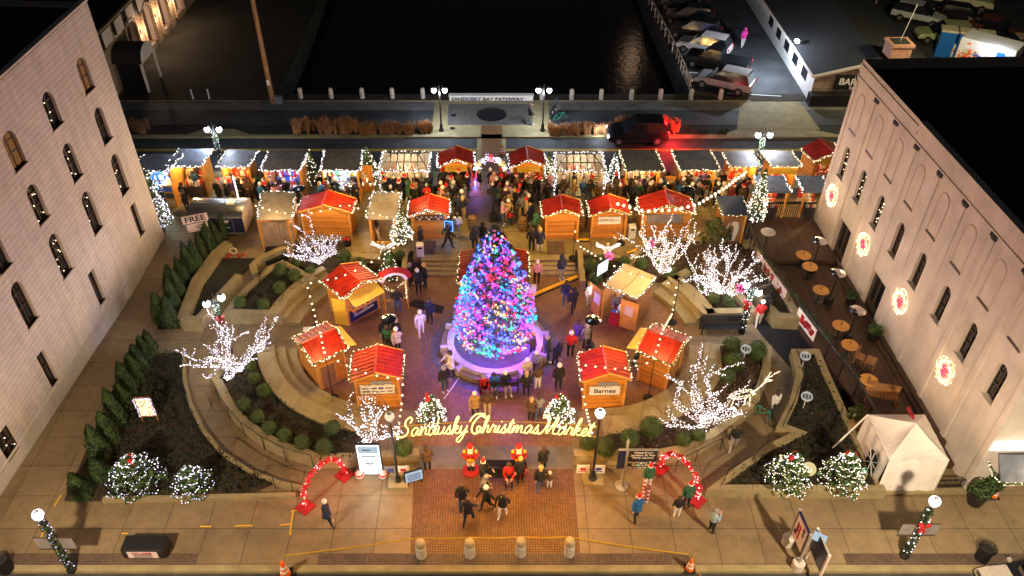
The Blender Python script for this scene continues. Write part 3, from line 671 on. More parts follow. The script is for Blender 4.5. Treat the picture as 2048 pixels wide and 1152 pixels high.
# ---- storefront at the right edge ----
p = Vector(P(1927, 974)); sf = T('storefront', 'low shopfront with bright white fascia and dark canopy beside the stucco wall', 'shop', p)
m = MB(); m.bx(.05, 22, .3, 9, 0, 3.6, 0); m.build('wall', 'stucco', sf)
m = MB(); m.bx(.0, 22, -.25, .3, 2.75, 3.1, 0); m.build('fascia', 'shop_white', sf)
m = MB(); m.slab((.45, -1.05, 1.75), (8, -1.05, 1.75), (8, -.25, 2.5), (.45, -.25, 2.5), .05); m.build('awning', 'roof_slate', sf)
m = MB(); m.bulbs([(.25, -.2, 2.0), (.3, -.8, 1.75), (.5, -1.1, 1.68), (8, -1.1, 1.68)], .09, .03, 0, .06); m.tube([(.25, -.2, 2.0), (.3, -.8, 1.75), (.5, -1.1, 1.68), (8, -1.1, 1.68)], .04, 5, 1); m.build('light_garland', ['bulb_warm', 'needle'], sf)
m = MB(); m.bx(1.4, 21, .2, .28, .5, 2.2, 0); m.build('shop_window', 'glass_dark', sf)
m = MB(); m.bx(.3, 1.15, .2, .29, .05, 2.1); m.build('door', 'wood_brown', sf)
lamp(p.x+2.2, p.y-1.6, 2.5, (1, .8, .5), 60, .2)
# ---- stone building behind the alley ----
q0 = Vector(P(250, 190, NP)); t = T('stone_building', 'old stone building with pointed arches and flag-like crenels beyond the alley', 'building', (q0.x-.5, q0.y, NP))
sx, sy = -.5, 0
m = MB(); hg = 5.0
# long east face runs back along +y
fnS = lambda s, z, o: (o, s, z)
hs = [arched(5.0+3.6*k, .5, 2.2, 3.6) for k in range(4)]
wall_with_holes(m, fnS, -.4, 22, lambda s: 0, lambda s: hg, hs, 0, .5, 1)
m.add([(0, -.4, 0), (-12, -.4, 0), (-12, -.4, hg), (0, -.4, hg)], [(3, 2, 1, 0)], 0); m.build('wall', ['stone_tan', 'stucco_shaft'], t)
m = MB(); m.bx(-12, -.3, -.1, 22, hg-.2, hg); m.build('roof', 'roof_black', t)
m = MB(); m.bx(-12, .15, -.6, -.35, hg, hg+.12); m.bx(-.1, .18, -.6, 22, hg, hg+.12); m.build('coping', 'concrete', t)
m = MB(); m.bx(-.02, .14, -.4, 22, hg-1.3, hg-.02, 0)
m.build('frieze', 'black_metal', t)
for k in range(7):
    m = MB(); m.bx(.12, .2, .1+2.4*k, 1.5+2.4*k, hg-1.2, hg-.1); m.build('frieze_panel', 'stucco', t)
for k in range(4):
    h = hs[k]; m = MB(); m.add([(-.48, a, b) for a, b in h], [tuple(range(len(h)))]); w = m.build('window', 'glass_dark', t)
    m = MB()
    for i in range(1, len(h)): m.cone((.08, h[i][0], h[i][1]), (.08, h[(i+1) % len(h)][0], h[(i+1) % len(h)][1]), .16, .16, 6)
    m.build('arch_trim', 'stone_tan', w)
    if k:
        m = MB(); m.ball((.22, 3.2+3.6*k, 2.3), .14); m.build('wall_lantern', 'globe_warm', t); lamp(q0.x+.1, q0.y+3.2+3.6*k, NP+2.3, (1, .62, .38), 120, .1)
# barrel canopy
m = MB(); n = 10
L = [(.05, 1.9-1.4*math.cos(pi*i/n), 2.3+1.15*math.sin(pi*i/n)) for i in range(n+1)]; Rr = [(2.3, y, z) for x, y, z in L]
for i in range(n): m.quad(L[i], Rr[i], Rr[i+1], L[i+1])
m.build('canopy', 'roof_black', t)
m = MB(); m.add(Rr+[(2.3, 1.9, 2.3)], [tuple(range(n+1))]); m.build('canopy_front', 'white_paint', t)
m = MB()
for y in (.5, 3.3): m.bx(2.15, 2.3, y-.09, y+.09, 0, 2.3)
m.build('canopy_post', 'white_paint', t)
m = MB(); m.bx(.3, 2.2, .5, .56, .0, 2.3); m.build('canopy_side', 'black_metal', t)
# ---- long low building with the barrel sign ----
q0 = Vector(P(1617, 203, NP)); q1 = Vector(P(1530, 62, NP)); d = (q1-q0); d.z = 0; Lb = d.length+14; d.normalize(); e2 = Vector((-d.y, d.x, 0))*-1
if e2.x < 0: e2 = -e2
t = T('low_building', 'long low building with white side wall and dark roof beside the car park', 'building', q0)
WB = 9.2
def fb(s, o, z): p = d*s+e2*o; return (p.x, p.y, z)
hb = 2.3; hr = 3.4
m = MB(); m.add([fb(0, 0, 0), fb(Lb, 0, 0), fb(Lb, 0, hb), fb(0, 0, hb)], [(0, 3, 2, 1)]); m.add([fb(Lb, 0, 0), fb(Lb, WB, 0), fb(Lb, WB, hb), fb(Lb, WB/2, hr), fb(Lb, 0, hb)], [(0, 4, 3, 2, 1)]); m.add([fb(0, WB, 0), fb(Lb, WB, 0), fb(Lb, WB, hb), fb(0, WB, hb)], [(0, 1, 2, 3)]); m.build('side_wall', 'white_paint', t)
m = MB(); m.add([fb(0, 0, 0), fb(0, WB, 0), fb(0, WB, hb), fb(0, WB/2, hr), fb(0, 0, hb)], [(0, 1, 2, 3, 4)]); m.build('gable_wall', 'stone_tan', t)
m = MB(); m.slab(fb(-.35, -.3, hb-.05), fb(-.35, WB/2, hr+.1), fb(Lb, WB/2, hr+.1), fb(Lb, -.3, hb-.05), .1); m.slab(fb(-.35, WB/2, hr+.1), fb(-.35, WB+.3, hb-.05), fb(Lb, WB+.3, hb-.05), fb(Lb, WB/2, hr+.1), .1); m.build('roof', 'roof_black', t)
m = MB(); m.slab(fb(-.4, -.35, hb-.02), fb(-.4, WB/2, hr+.14), fb(-.3, WB/2, hr+.14), fb(-.3, -.35, hb-.02), .2); m.slab(fb(-.4, WB/2, hr+.14), fb(-.4, WB+.35, hb-.02), fb(-.3, WB+.35, hb-.02), fb(-.3, WB/2, hr+.14), .2); m.slab(fb(-.35, -.36, hb), fb(-.35, -.27, hb), fb(Lb, -.27, hb), fb(Lb, -.36, hb), .18)
m.build('bargeboard', 'stucco', t)
for k in range(5):
    m = MB(); m.add([fb(1.6+2.6*k, -.02, .9), fb(2.9+2.6*k, -.02, .9), fb(2.9+2.6*k, -.02, 1.8), fb(1.6+2.6*k, -.02, 1.8)], [(0, 1, 2, 3)]); m.build('window', 'glass_dark', t)
m = MB(); m.box(fb(-.5, 4, 0), (8.5, .8, .9), math.atan2(e2.y, e2.x)); m.build('front_planter', 'black_metal', t)
sg = MB(); sg.box(fb(-.06, 3.1, 1.0), (3.1, .06, 1.2), math.atan2(e2.y, e2.x)); so = sg.build('sign_board', 'black_metal', t)
ra = math.atan2(e2.y, e2.x)
text('LES', .34, 'paper', so, fb(-.12, 3.2, 2.02), (pi/2, 0, ra)); text('BARREL', .72, 'paper', so, fb(-.12, 3.1, 1.62), (pi/2, .06, ra), bold=.02); text('Ba', .34, 'paper', so, fb(-.12, 2.9, 1.18), (pi/2, 0, ra))
lamp(*(q0+Vector(fb(4.2, -2.2, 3.4))), (.72, .84, 1.0), 950, .1)
m = MB(); m.box(fb(5.0, -.15, 2.75-.1), (.3, .35, .18)); m.build('wall_light', 'globe_cold', t)
# chimney building roof parts behind the stucco building
q0 = Vector(P(1772, 190, 1)); t = T('brick_chimney', 'square chimney with thin antenna behind the stucco parapet', 'chimney', (q0.x, q0.y+.5, NP))
m = MB(); m.bx(-.75, .75, -.7, .7, 0, 4.4); m.build('stack', 'chimney_brick', t); m = MB(); m.bx(-.85, .85, -.8, .8, 4.4, 4.6); m.build('cap', 'chimney_brick', t)
m = MB(); m.bx(-.6, .6, -.55, .55, 4.6, 4.62); m.build('flue', 'roof_black', t); m = MB(); m.cone((0, 0, 4.6), (.5, .2, 7.3), .03, .02, 5); m.build('antenna', 'pole_grey', t)
# ---- dining deck ----
m = MB()
dk = [P2(1527, 378, .5), P2(1660, 378, .5), P2(1640, 455, .5), (19.36, 36.5), (19.9, 22.6), (17.6, 22.6), P2(1720, 790, .3), P2(1640, 640, .3), P2(1560, 480, .4)]
x_in = lambda y: 14.6+(36.5-y)*.215 if y > 24 else 17.2
dkp = [(14.5, 36.9), (19.31, 36.9), (19.92, 22.5), (16.9, 22.5), (16.7, 26.5), (15.3, 33.0)]
m.prism(dkp, -.05, .32); m.prism([(14.6, 41.3), (19.15, 41.3), (19.3, 36.9), (14.48, 36.9)], -.05, .56); o = m.build('dining_deck', 'deck', origin=(17, 34, 0)); tag(o, 'dark timber dining deck along the stucco building', 'deck')
m = MB()
for k in range(3): m.prism([(19.32-.22*(k+1), 36.4), (19.33-.22*k, 36.4), (19.88-.22*k, 23.5), (19.87-.22*(k+1), 23.5)], .30, .32+.13*(3-k)-.1)
o = m.build('deck_step', 'deck', origin=(19, 30, 0)); tag(o, 'long timber steps at the foot of the stucco wall', 'steps')
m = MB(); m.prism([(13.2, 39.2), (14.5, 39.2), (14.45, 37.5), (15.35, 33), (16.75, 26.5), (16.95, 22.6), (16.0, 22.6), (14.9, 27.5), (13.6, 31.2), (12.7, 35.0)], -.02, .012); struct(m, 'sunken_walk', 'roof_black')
# deck railing (back) and screen rail with banners
A_, B_ = Vector((14.7, 41.25, .56)), Vector((19.1, 41.25, .56))
t = T('deck_railing', 'black slatted railing at the far end of the dining deck', 'railing', (A_.x, A_.y, .5))
m = MB(); n = int((B_.x-A_.x)/.13)
for i in range(n): m.bx(i*.13, i*.13+.035, -.02, .02, 0, 1.1)
m.build('slat', 'black_metal', t); m = MB(); m.bx(-.05, B_.x-A_.x, -.05, .05, 1.08, 1.2); m.bx(-.05, .06, -.06, .06, 0, 1.2); m.build('frame', 'black_metal', t)
pl = [Vector((14.6, 41.2, .5)), Vector((14.5, 37.5, .32)), Vector((15.35, 33, .32)), Vector((16.75, 26.5, .32)), Vector((17.0, 22.7, .32))]
t = T('deck_railing', 'long black railing of the dining deck facing the plaza', 'railing', pl[0])
m = MB(); m.tube([p-pl[0]+Vector((0, 0, 1.1)) for p in pl], .06, 6)
for a, b in zip(pl[:-1], pl[1:]):
    for i in range(5): p = a+(b-a)*(i/5)-pl[0]; m.cone(p, p+Vector((0, 0, 1.1)), .04, .04, 4)
m.build('frame', 'black_metal', t)
m = MB()
for i in range(500):
    k = rnd.choice((1, 2, 2)); a, b = pl[k], pl[k+1]; p = a+(b-a)*rnd.random()-pl[0]; m.leaf((p.x, p.y, 1.1+rnd.uniform(-.2, .12)), .07)
m.build('greenery', 'leaf_dark', t)
def banner(label, a, b, mats, txt=None):
    a, b = Vector(a), Vector(b); L = (b-a).length; rz = math.atan2((b-a).y, (b-a).x)
    t = T('banner', label, 'banner', a, rz); m = MB(); m.bx(0, L, -.1, -.06, .15, .95, 0)
    for i in range(26): x = rnd.uniform(.2, L-.3); m.bx(x, x+rnd.uniform(.1, .35), -.115, -.1, .2+rnd.random()*.5, .35+rnd.random()*.5, rnd.randint(1, len(mats)-1))
    m.build('cloth', mats, t); return t
banner('long pale banner with dark and red figures hung on the deck railing', (14.62, 36.9, .32), (15.3, 33.3, .32), ['paper_pink', 'ink', 'ink_red', 'wood_brown'])
b2 = banner('short red and white printed banner on the deck railing', (15.6, 32.0, .32), (15.98, 30.2, .32), ['paper', 'ink_red', 'ink_red'])
# =====================================================================  MARKET HUTS
def frame4(c4, ze):
    FL, FR, BL, BR = [Vector(P2(*p, ze)) for p in c4]
    ex = ((FR-FL)+(BR-BL)); w = ex.length/2; ex.normalize(); ey = Vector((-ex.y, ex.x)); dd = (((BL-FL)+(BR-FR))/2).dot(ey); c = (FL+FR+BL+BR)/4
    return c, math.atan2(ex.y, ex.x), w, dd
def garland_paths(w, d, z, rise, front=True, sides=True, back=False):
    a, b = w/2+.03, d/2+.03; out = []
    if front: out.append([(-a, -b, z), (0, -b-.02, z+rise), (a, -b, z)])
    if sides: out += [[(-a, -b, z), (-a, b, z)], [(a, -b, z), (a, b, z)]]
    if back: out.append([(-a, b, z), (0, b+.02, z+rise), (a, b, z)])
    return out
def gable_hut(label, c4, ze, z0, rise=.5, front='wall', bulb='bulb_warm', gfront=True, gside=True, gback=False, dens=.1, ov=.2, group='red-roofed wooden market huts', light=25, sides='wood', br=.04, roof='roof_red'):
    c, rz, w, d = frame4(c4, ze); h = ze-z0
    t = T('market_hut', label, 'market hut', (c.x, c.y, z0), rz, group)
    a, b = w/2-ov, d/2-ov*.9
    m = MB(); th = .06
    m.bx(-a, a, b-th, b, 0, h-.03); m.bx(-a, -a+th, -b, b-th, 0, h-.03); m.bx(a-th, a, -b, b-th, 0, h-.03)
    zr = lambda x: h-.03+rise*(1-abs(x)/(w/2))
    gy = [-b, b-th]
    for y in gy: m.prism([(-a, y), (a, y), (a, y+th), (-a, y+th)], 0, .001) ; m.add([(-a, y, h-.03), (a, y, h-.03), (0, y, h+rise-.06), (-a, y+th, h-.03), (a, y+th, h-.03), (0, y+th, h+rise-.06)], [(0, 1, 2), (5, 4, 3)])
    if front == 'wall': m.bx(-a+th, a-th, -b, -b+th, 0, h-.03)
    else:
        m.bx(-a+th, a-th, -b, -b+th, 0, .95); m.bx(-a+th, -a+.25, -b, -b+th, .95, h-.03); m.bx(a-.25, a-th, -b, -b+th, .95, h-.03); m.bx(-a+.25, a-.25, -b, -b+th, h-.3, h-.03)
    m.build('wall', 'wood', t)
    s = .05
    for x in (-a, a):
        for y in (-b, b): m = MB(); m.bx(x-s, x+s, y-s, y+s, 0, h-.04); m.build('corner_post', 'wood_trim', t)
    for sg in (-1, 1):
        m = MB(); L = [(sg*w/2, -d/2, h), (sg*w/2, d/2, h), (0, d/2, h+rise), (0, -d/2, h+rise)]
        if sg > 0: m.slab(*L, .05)
        else: m.slab(L[1], L[0], L[3], L[2], .05)
        n = int(d/.24)
        for i in range(n+1):
            y = -d/2+.03+(d-.06)*i/n; m.slab((sg*w/2, y-.02, h+.05) if sg > 0 else (0, y-.02, h+rise+.05), (sg*w/2, y+.02, h+.05) if sg > 0 else (0, y+.02, h+rise+.05), (0, y+.02, h+rise+.05) if sg > 0 else (-w/2, y+.02, h+.05), (0, y-.02, h+rise+.05) if sg > 0 else (-w/2, y-.02, h+.05), .03)
        m.build('roof', roof, t)
    m = MB(); m.tube([(0, -d/2-.02, h+rise+.02), (0, d/2+.02, h+rise+.02)], .05, 6); m.build('ridge_cap', roof, t)
    m = MB()
    for y in (-d/2-.015, d/2+.015):
        for sg in (-1, 1): m.slab((0, y-.012, h+rise-.01), (0, y+.012, h+rise-.01), (sg*w/2, y+.012, h-.01), (sg*w/2, y-.012, h-.01), .1)
    m.build('bargeboard', 'wood_trim', t)
    m = MB()
    for p in garland_paths(w, d, h-.0, rise, gfront, gside, gback): m.tube(p, .035, 5, 0); m.bulbs(p, dens, br, 1, .06); 
    m.build('light_garland', ['needle', bulb], t)
    return t, a, b, h
def sign_on(t, x, y, z, w, hh, words=None, size=.3, ink='ink', board='paper', name='sign_board', rot=0, ragged=True, extra=None):
    m = MB(); m.bx(x-w/2, x+w/2, y-.03, y, z, z+hh)
    s = m.build(name, board, t)
    if ragged:
        m = MB(); pp = [(x-w/2, y-.04, z), (x+w/2, y-.04, z), (x+w/2, y-.04, z+hh), (x-w/2, y-.04, z+hh), (x-w/2, y-.04, z)]
        for p, q in zip(pp[:-1], pp[1:]):
            p, q = Vector(p), Vector(q)
            for i in range(int((q-p).length/.05)): v = p+(q-p)*rnd.random(); m.leaf(v, .035)
        m.build('garland', 'needle', s)
    if words:
        for i, (wd, dx, dz, sz, ik) in enumerate(words): text(wd, sz, ik, s, (x+dx, y-.035, z+hh/2+dz), (pi/2, 0, 0), bold=.004)
    if extra: 
        m = MB(); extra(m, x, y-.036, z); m.build('small_print', ['ink', 'ink_red', 'ink_blue'], s)
    return s
def counter(t, a, b, h, goods=('goods_red', 'goods_white', 'goods_tan'), shutter=True, lit=30):
    m = MB(); m.bx(-a+.2, a-.2, -b-.25, -b+.1, .93, .98); m.build('counter', 'wood_trim', t)
    m = MB()
    for i in range(26): x = rnd.uniform(-a+.3, a-.35); y = rnd.uniform(-b-.2, -b); m.bx(x, x+rnd.uniform(.05, .14), y, y+.08, .985, 1.0+rnd.uniform(.06, .22), rnd.randint(0, 2))
    for k in range(3):
        for i in range(10): x = -a+.25+i*(2*a-.5)/10; m.bx(x, x+.12, b-.3, b-.1, .6+k*.4, .8+k*.4+rnd.random()*.1, rnd.randint(0, 2))
    m.build('goods', list(goods), t)
    if shutter: m = MB(); m.slab((-a+.25, -b-.5, h-.15), (a-.25, -b-.5, h-.15), (a-.25, -b, h-.05), (-a+.25, -b, h-.05), .04); m.build('shutter', 'wood_yellow', t)
    l = lamp(0, 0, h-.15, (1, .68, .36), lit, .12); l.parent = t
zp = NP
# --- middle row ---
gable_hut('big red-roofed hut with plain plank back, strung with one line of bulbs across its gable', [(598, 424), (704, 427), (599, 395), (711, 399)], zp+1.75, zp, .55, gfront=False)
t, a, b, h = gable_hut('red-roofed hut with three deer-head emblems under its gable', [(816, 435), (899, 431), (820, 401), (898, 402)], zp+1.75, zp, .45, bulb='bulb_white', dens=.08)
s = sign_on(t, 0, -b-.005, h-.38, 2*a-.3, .36, board='frame_brown', name='emblem_board', ragged=False)
m = MB()
for k in (-1, 0, 1):
    x0 = k*.55
    for sg in (-1, 1):
        m.tube([(x0, -b-.05, h-.33), (x0+sg*.08, -b-.05, h-.2), (x0+sg*.2, -b-.05, h-.1)], .014, 4); m.tube([(x0+sg*.1, -b-.05, h-.18), (x0+sg*.09, -b-.05, h-.07)], .012, 4); m.tube([(x0+sg*.15, -b-.05, h-.14), (x0+sg*.22, -b-.05, h-.19)], .012, 4)
    m.ball((x0, -b-.05, h-.3), .05, 0, 6, 4)
m.build('emblem', 'paper', s)
gable_hut('red-roofed hut with a bare plank front beside the hut lettered LEWCO', [(1087, 435), (1164, 431), (1082, 402), (1160, 403)], zp+1.75, zp, .45, dens=.08)
t, a, b, h = gable_hut('red-roofed hut with white sign reading LEWCO', [(1180, 432), (1260, 430), (1174, 402), (1256, 402)], zp+1.75, zp, .45, dens=.08)
sign_on(t, 0, -b-.005, h-.72, 1.35, .52, [('LEWCO', -.2, .02, .26, 'ink'), ('INC', .45, .02, .17, 'tarp')])
t, a, b, h = gable_hut('widest red-roofed hut, with grey banner, behind a brightly lit bare tree', [(1281, 427), (1390, 429), (1273, 396), (1381, 396)], zp+1.75, zp, .6, dens=.07)
sign_on(t, -.1, -b-.005, h-.75, 2.1, .6, None, board='roof_grey')
# --- back row huts ---
for lb, c4 in (('small red-roofed hut with yellow shutter left open, west of the candy arch', [(876, 334), (948, 332), (876, 307), (948, 305)]), ('small red-roofed hut with yellow shutter and framed menu, east of the candy arch', [(1018, 335), (1091, 333), (1018, 308), (1090, 305)])):
    t, a, b, h = gable_hut(lb, c4, zp+1.95, zp, .5, 'counter', 'bulb_white', dens=.07); counter(t, a, b, h, lit=45)
t, a, b, h = gable_hut('red-roofed hut at the far end of the row against the stucco building', [(1625, 323), (1692, 316), (1605, 297), (1672, 286)], zp+2.1, zp, .5, 'counter', dens=.08); counter(t, a, b, h, lit=40)
# --- round the tree ---
t, a, b, h = gable_hut('red-roofed hut standing directly behind the big coloured tree', [(918, 566), (1057, 566), (918, 503), (1055, 503)], 2.0, 0, .4, gfront=True, gside=True, dens=.16, bulb='bulb_warm')
t, a, b, h = gable_hut('angled red-roofed hut with propped yellow awning and purple-lettered banner', [(685, 600), (758, 560), (646, 561), (721, 525)], 2.05, 0, .45, 'counter', 'bulb_warm', dens=.07)
counter(t, a, b, h, ('goods_dark', 'goods_white', 'goods_tan'), False, 45)
m = MB(); m.slab((-a+.05, -b-.85, 1.75), (a-.05, -b-.85, 1.75), (a-.05, -b, 2.0), (-a+.05, -b, 2.0), .04); m.build('shutter', 'wood_yellow', t)
s = sign_on(t, 0, -b-.01, .12, 2*a-.2, .78, None, board='navy', name='banner', ragged=False)
m = MB()
for i in range(9):
    x = -a+.35+i*(2*a-.7)/9; hh_ = .34 if i in (0, 4, 5) else .16
    m.tube([(x, -b-.06, .42+i*.01), (x+.03, -b-.06, .42+hh_+i*.01), (x+.1, -b-.06, .42+hh_*.8+i*.01), (x+.07, -b-.06, .42+i*.01), (x+.17, -b-.06, .44+i*.01)], .013, 4)
m.build('script_lettering', 'paper', s)
m = MB(); m.box((-a-.28, -b+.25, .05), (.05, .75, 1.75), .55); m.build('door', 'wood_yellow', t)
t, a, b, h = gable_hut('red-roofed hut with small door and side awning, up against the curved steps', [(698, 699), (651, 647), (624, 727), (585, 675)], 2.05, 0, .45, 'counter', 'bulb_warm', gback=True, dens=.075)
counter(t, a, b, h, shutter=False, lit=30); m = MB(); m.slab((-a+.1, -b-.8, 1.75), (a-.1, -b-.8, 1.75), (a-.1, -b, 2.0), (-a+.1, -b, 2.0), .04); m.build('shutter', 'wood_yellow', t)
m = MB(); m.bx(-a-.03, -a, -.2, .62, .1, 1.45); m.build('door', 'wood_brown', t); m = MB(); m.bx(-a-.05, -a-.03, -.22, .64, 1.45, 1.52); m.bx(-a-.05, -a-.03, -.22, -.16, .1, 1.45); m.bx(-a-.05, -a-.03, .58, .64, .1, 1.45); m.build('door_frame', 'wood_trim', t)
t, a, b, h = gable_hut('red-roofed hut with white sponsor board, left of the small tree with red bow', [(696, 762), (803, 758), (710, 706), (807, 703)], 2.05, 0, .45, 'wall', 'bulb_warm', gfront=False, gback=True, dens=.09)
def spons(m, x, y, z):
    for (dx, dz, w, hh, k) in ((-.55, .36, .32, .05, 0), (-.15, .36, .26, .06, 0), (.17, .34, .24, .1, 2), (.55, .36, .34, .05, 0), (-.52, .14, .34, .07, 0), (-.1, .14, .28, .04, 0), (.22, .14, .2, .04, 0), (.58, .15, .24, .05, 0)): m.bx(x+dx-w/2, x+dx+w/2, y-.01, y, z+dz, z+dz+hh, k)
sign_on(t, 0, -b-.02, .98, 1.62, .6, extra=spons); sign_on(t, .2, -b-.02, 1.62, 1.0, .2, board='tarp', name='name_plate', ragged=False)
t, a, b, h = gable_hut('red-roofed hut with white board lettered Barnes', [(1163, 762), (1262, 761), (1156, 709), (1252, 706)], 2.05, 0, .45, 'wall', 'bulb_warm', gfront=False, gback=True, dens=.1)
s = sign_on(t, 0, -b-.02, .95, 1.45, .6, [('Barnes', 0, -.03, .38, 'ink')])
m = MB()
for i in range(14): m.leaf((.12+rnd.uniform(-.18, .18), -b-.06, 1.47+rnd.uniform(-.02, .04)), .03)
m.build('leaf_mark', 'leaf_mid', s); sign_on(t, .1, -b-.02, 1.6, .9, .2, board='tarp', name='name_plate', ragged=False)
t, a, b, h = gable_hut('red-roofed hut with raised side awning, nearest the black bench', [(1308, 648), (1275, 704), (1382, 673), (1343, 729)], 2.05, 0, .45, 'counter', 'bulb_warm', gback=True, dens=.085)
counter(t, a, b, h, shutter=False, lit=30); m = MB(); m.slab((-a+.1, -b-.8, 1.75), (a-.1, -b-.8, 1.75), (a-.1, -b, 2.0), (-a+.1, -b, 2.0), .04); m.build('shutter', 'wood_yellow', t)
# --- beige flat-roofed booth ---
c, rz, w, d = frame4([(1202, 568), (1271, 597), (1254, 531), (1317, 558)], 2.1)
t = T('vendor_booth', 'open booth with flat beige roof and brown panels round a red-clothed table', 'booth', (c.x, c.y, 0), rz)
m = MB(); m.slab((-w/2, -d/2, 2.1), (w/2, -d/2, 2.1), (w/2, d/2, 2.2), (-w/2, d/2, 2.2), .08); m.build('roof', 'roof_beige', t)
m = MB(); m.tube([(0, -d/2+.1, 2.13), (.1, 0, 2.16), (.05, d/2-.2, 2.2)], .012, 4); m.build('cable', 'ink', t)
m = MB(); m.bx(-w/2+.1, -w/2+.15, -d/2-.4, d/2-.2, 0, 2.0); m.bx(w/2-.15, w/2-.1, -d/2+.3, d/2-.2, 0, 2.0); m.bx(-w/2+.15, w/2-.15, d/2-.25, d/2-.2, 0, 2.1); m.build('wall', 'wood_brown', t)
m = MB(); m.box((w/2-.3, -d/2-.12, 0), (.95, .05, 1.85), .12); p1 = m.build('front_panel', 'wood_trim', t); m = MB(); m.box((w/2-.3, -d/2-.16, .95), (.45, .02, .6), .12); m.build('notice', 'paper_pink', p1)
m = MB(); m.box((-w/2-.2, -d/2-.15, 0), (.95, .05, 1.85), -.35); p1 = m.build('front_panel', 'wood_trim', t); m = MB(); m.box((-w/2-.22, -d/2-.19, .85), (.5, .02, .7), -.35); m.build('notice', 'paper', p1)
m = MB(); m.bx(-.3, w/2-.75, -d/2-.35, -d/2+.5, 0, .8); m.build('table', 'red_cloth', t)
m = MB()
for i in range(22): x = rnd.uniform(-.25, w/2-.85); y = rnd.uniform(-d/2-.3, -d/2+.4); m.bx(x, x+.09, y, y+.09, .805, .85+rnd.random()*.12, rnd.randint(0, 1))
m.build('goods', ['goods_white', 'goods_blue'], t)
m = MB()
for p in ([(-w/2, -d/2, 2.1), (w/2, -d/2, 2.1)], [(w/2, -d/2, 2.1), (w/2, d/2, 2.2)], [(-w/2, -d/2, 2.1), (-w/2, d/2, 2.2)]): m.tube(p, .035, 5, 0); m.bulbs(p, .09, .035, 1, .05)
m.build('light_garland', ['needle', 'bulb_white'], t)
l = lamp(0, 0, 1.9, (1, .85, .7), 40, .1); l.parent = t
# --- stalls of the back row: single-pitch grey roofs ---
STG = 'grey-roofed open stalls along the road'
def stall(label, fl, fr, bl, br, z=2.35, roof='roof_slate', bulb='bulb_white', goods=('goods_white', 'goods_red', 'goods_tan'), lit=(1, .72, .42), lw=45, wood='wood_v', zb=None, gr=STG, z0=NP, back=True, dens=.075, gback=False, gfront=True, table=True, open_front=True, left=True, right=True):
    zt_ = z0+z; A, B = Vector(P(*fl, zt_)), Vector(P(*fr, zt_)); C_, D_ = Vector(P(*br, zt_+.15)), Vector(P(*bl, zt_+.15))
    x0, x1 = (A.x+D_.x)/2, (B.x+C_.x)/2; yf = (A.y+B.y)/2; yb = (C_.y+D_.y)/2; cx, cy = (x0+x1)/2, (yf+yb)/2; w, d = x1-x0, yb-yf
    t = T('market_stall', label, 'market stall', (cx, cy, z0), 0, gr); w2, d2 = w/2, d/2
    skx = ((D_.x+C_.x)-(A.x+B.x))/4
    m = MB(); m.slab((-w2-skx, -d2, z), (w2-skx, -d2, z), (w2+skx, d2, z+.15), (-w2+skx, d2, z+.15), .06)
    m.build('roof', roof, t)
    ia = .16
    if left: m = MB(); m.slab((-w2+ia, -d2+.1, 0), (-w2+ia, -d2+.1, z-.06), (-w2+ia, d2-.2, z+.04), (-w2+ia, d2-.2, 0), .05); m.build('side_panel', wood, t)
    if right: m = MB(); m.slab((w2-ia, -d2+.1, 0), (w2-ia, d2-.2, 0), (w2-ia, d2-.2, z+.04), (w2-ia, -d2+.1, z-.06), .05); m.build('side_panel', wood, t)
    if back: m = MB(); m.bx(-w2+ia, w2-ia, d2-.25, d2-.2, 0, z); m.build('back_panel', wood, t)
    m = MB()
    for x in (-w2+ia, w2-ia): m.bx(x-.05, x+.05, -d2+.02, -d2+.12, 0, z-.06)
    m.build('post', 'wood_trim', t)
    if table:
        m = MB(); m.bx(-w2+.5, w2-.5, -d2+.1, -d2+.75, 0, .8); m.build('table', 'goods_dark', t)
        m = MB()
        for i in range(int(w*16)): x = rnd.uniform(-w2+.5, w2-.6); y = rnd.uniform(-d2+.12, -d2+.65); m.bx(x, x+rnd.uniform(.06, .16), y, y+.1, .805, .85+rnd.random()*.3, rnd.randint(0, 2))
        for k in range(4):
            for i in range(int(w*5)): x = -w2+.3+i*(w-.6)/int(w*5); 
            for i in range(int(w*5)):
                x = -w2+.3+i*(w-.6)/int(w*5); m.bx(x, x+.15, d2-.45, d2-.28, .4+k*.45, .6+k*.45+rnd.random()*.15, rnd.randint(0, 2))
        m.build('goods', list(goods), t)
    m = MB(); ps = []
    if gfront: ps.append([(-w2-skx, -d2-.03, z), (w2-skx, -d2-.03, z)])
    ps += [[(-w2-skx, -d2, z+.03), (-w2+skx, d2, z+.16)], [(w2-skx, -d2, z+.03), (w2+skx, d2, z+.16)]]
    if gback: ps.append([(-w2+skx, d2, z+.18), (w2+skx, d2, z+.18)])
    for p in ps: m.tube(p, .03, 5, 0); m.bulbs(p, dens, .04, 1, .06)
    m.build('light_garland', ['needle', bulb], t)
    if lw: l = lamp(0, -.3, z-.25, (lit if lit[2] > .6 else (1, .58, .24)), lw*1.7, .15); l.parent = t
    return t, w2, d2, z
stall('dim grey canopy stall half hidden behind the corner of the white building', (255, 344), (330, 342), (285, 308), (372, 308), goods=('goods_white', 'goods_blue', 'goods_white'), lit=(.6, .8, 1), lw=110, left=False)
t, a, b, z = stall('grey-roofed stall with shelf rack and black-clothed table near the white building', (330, 332), (405, 334), (362, 298), (424, 297), lw=60)
m = MB(); m.bx(-a-.3, -a+.3, -b-1.0, -b-.2, 0, 1.6); m.build('shelf_rack', 'wood_trim', t)
for k in range(3): m = MB(); m.bx(-a-.25, -a+.25, -b-1.03, -b-1.0, .15+k*.5, .5+k*.5); m.build('shelf_goods', ('goods_tan', 'goods_dark', 'goods_blue')[k], t)
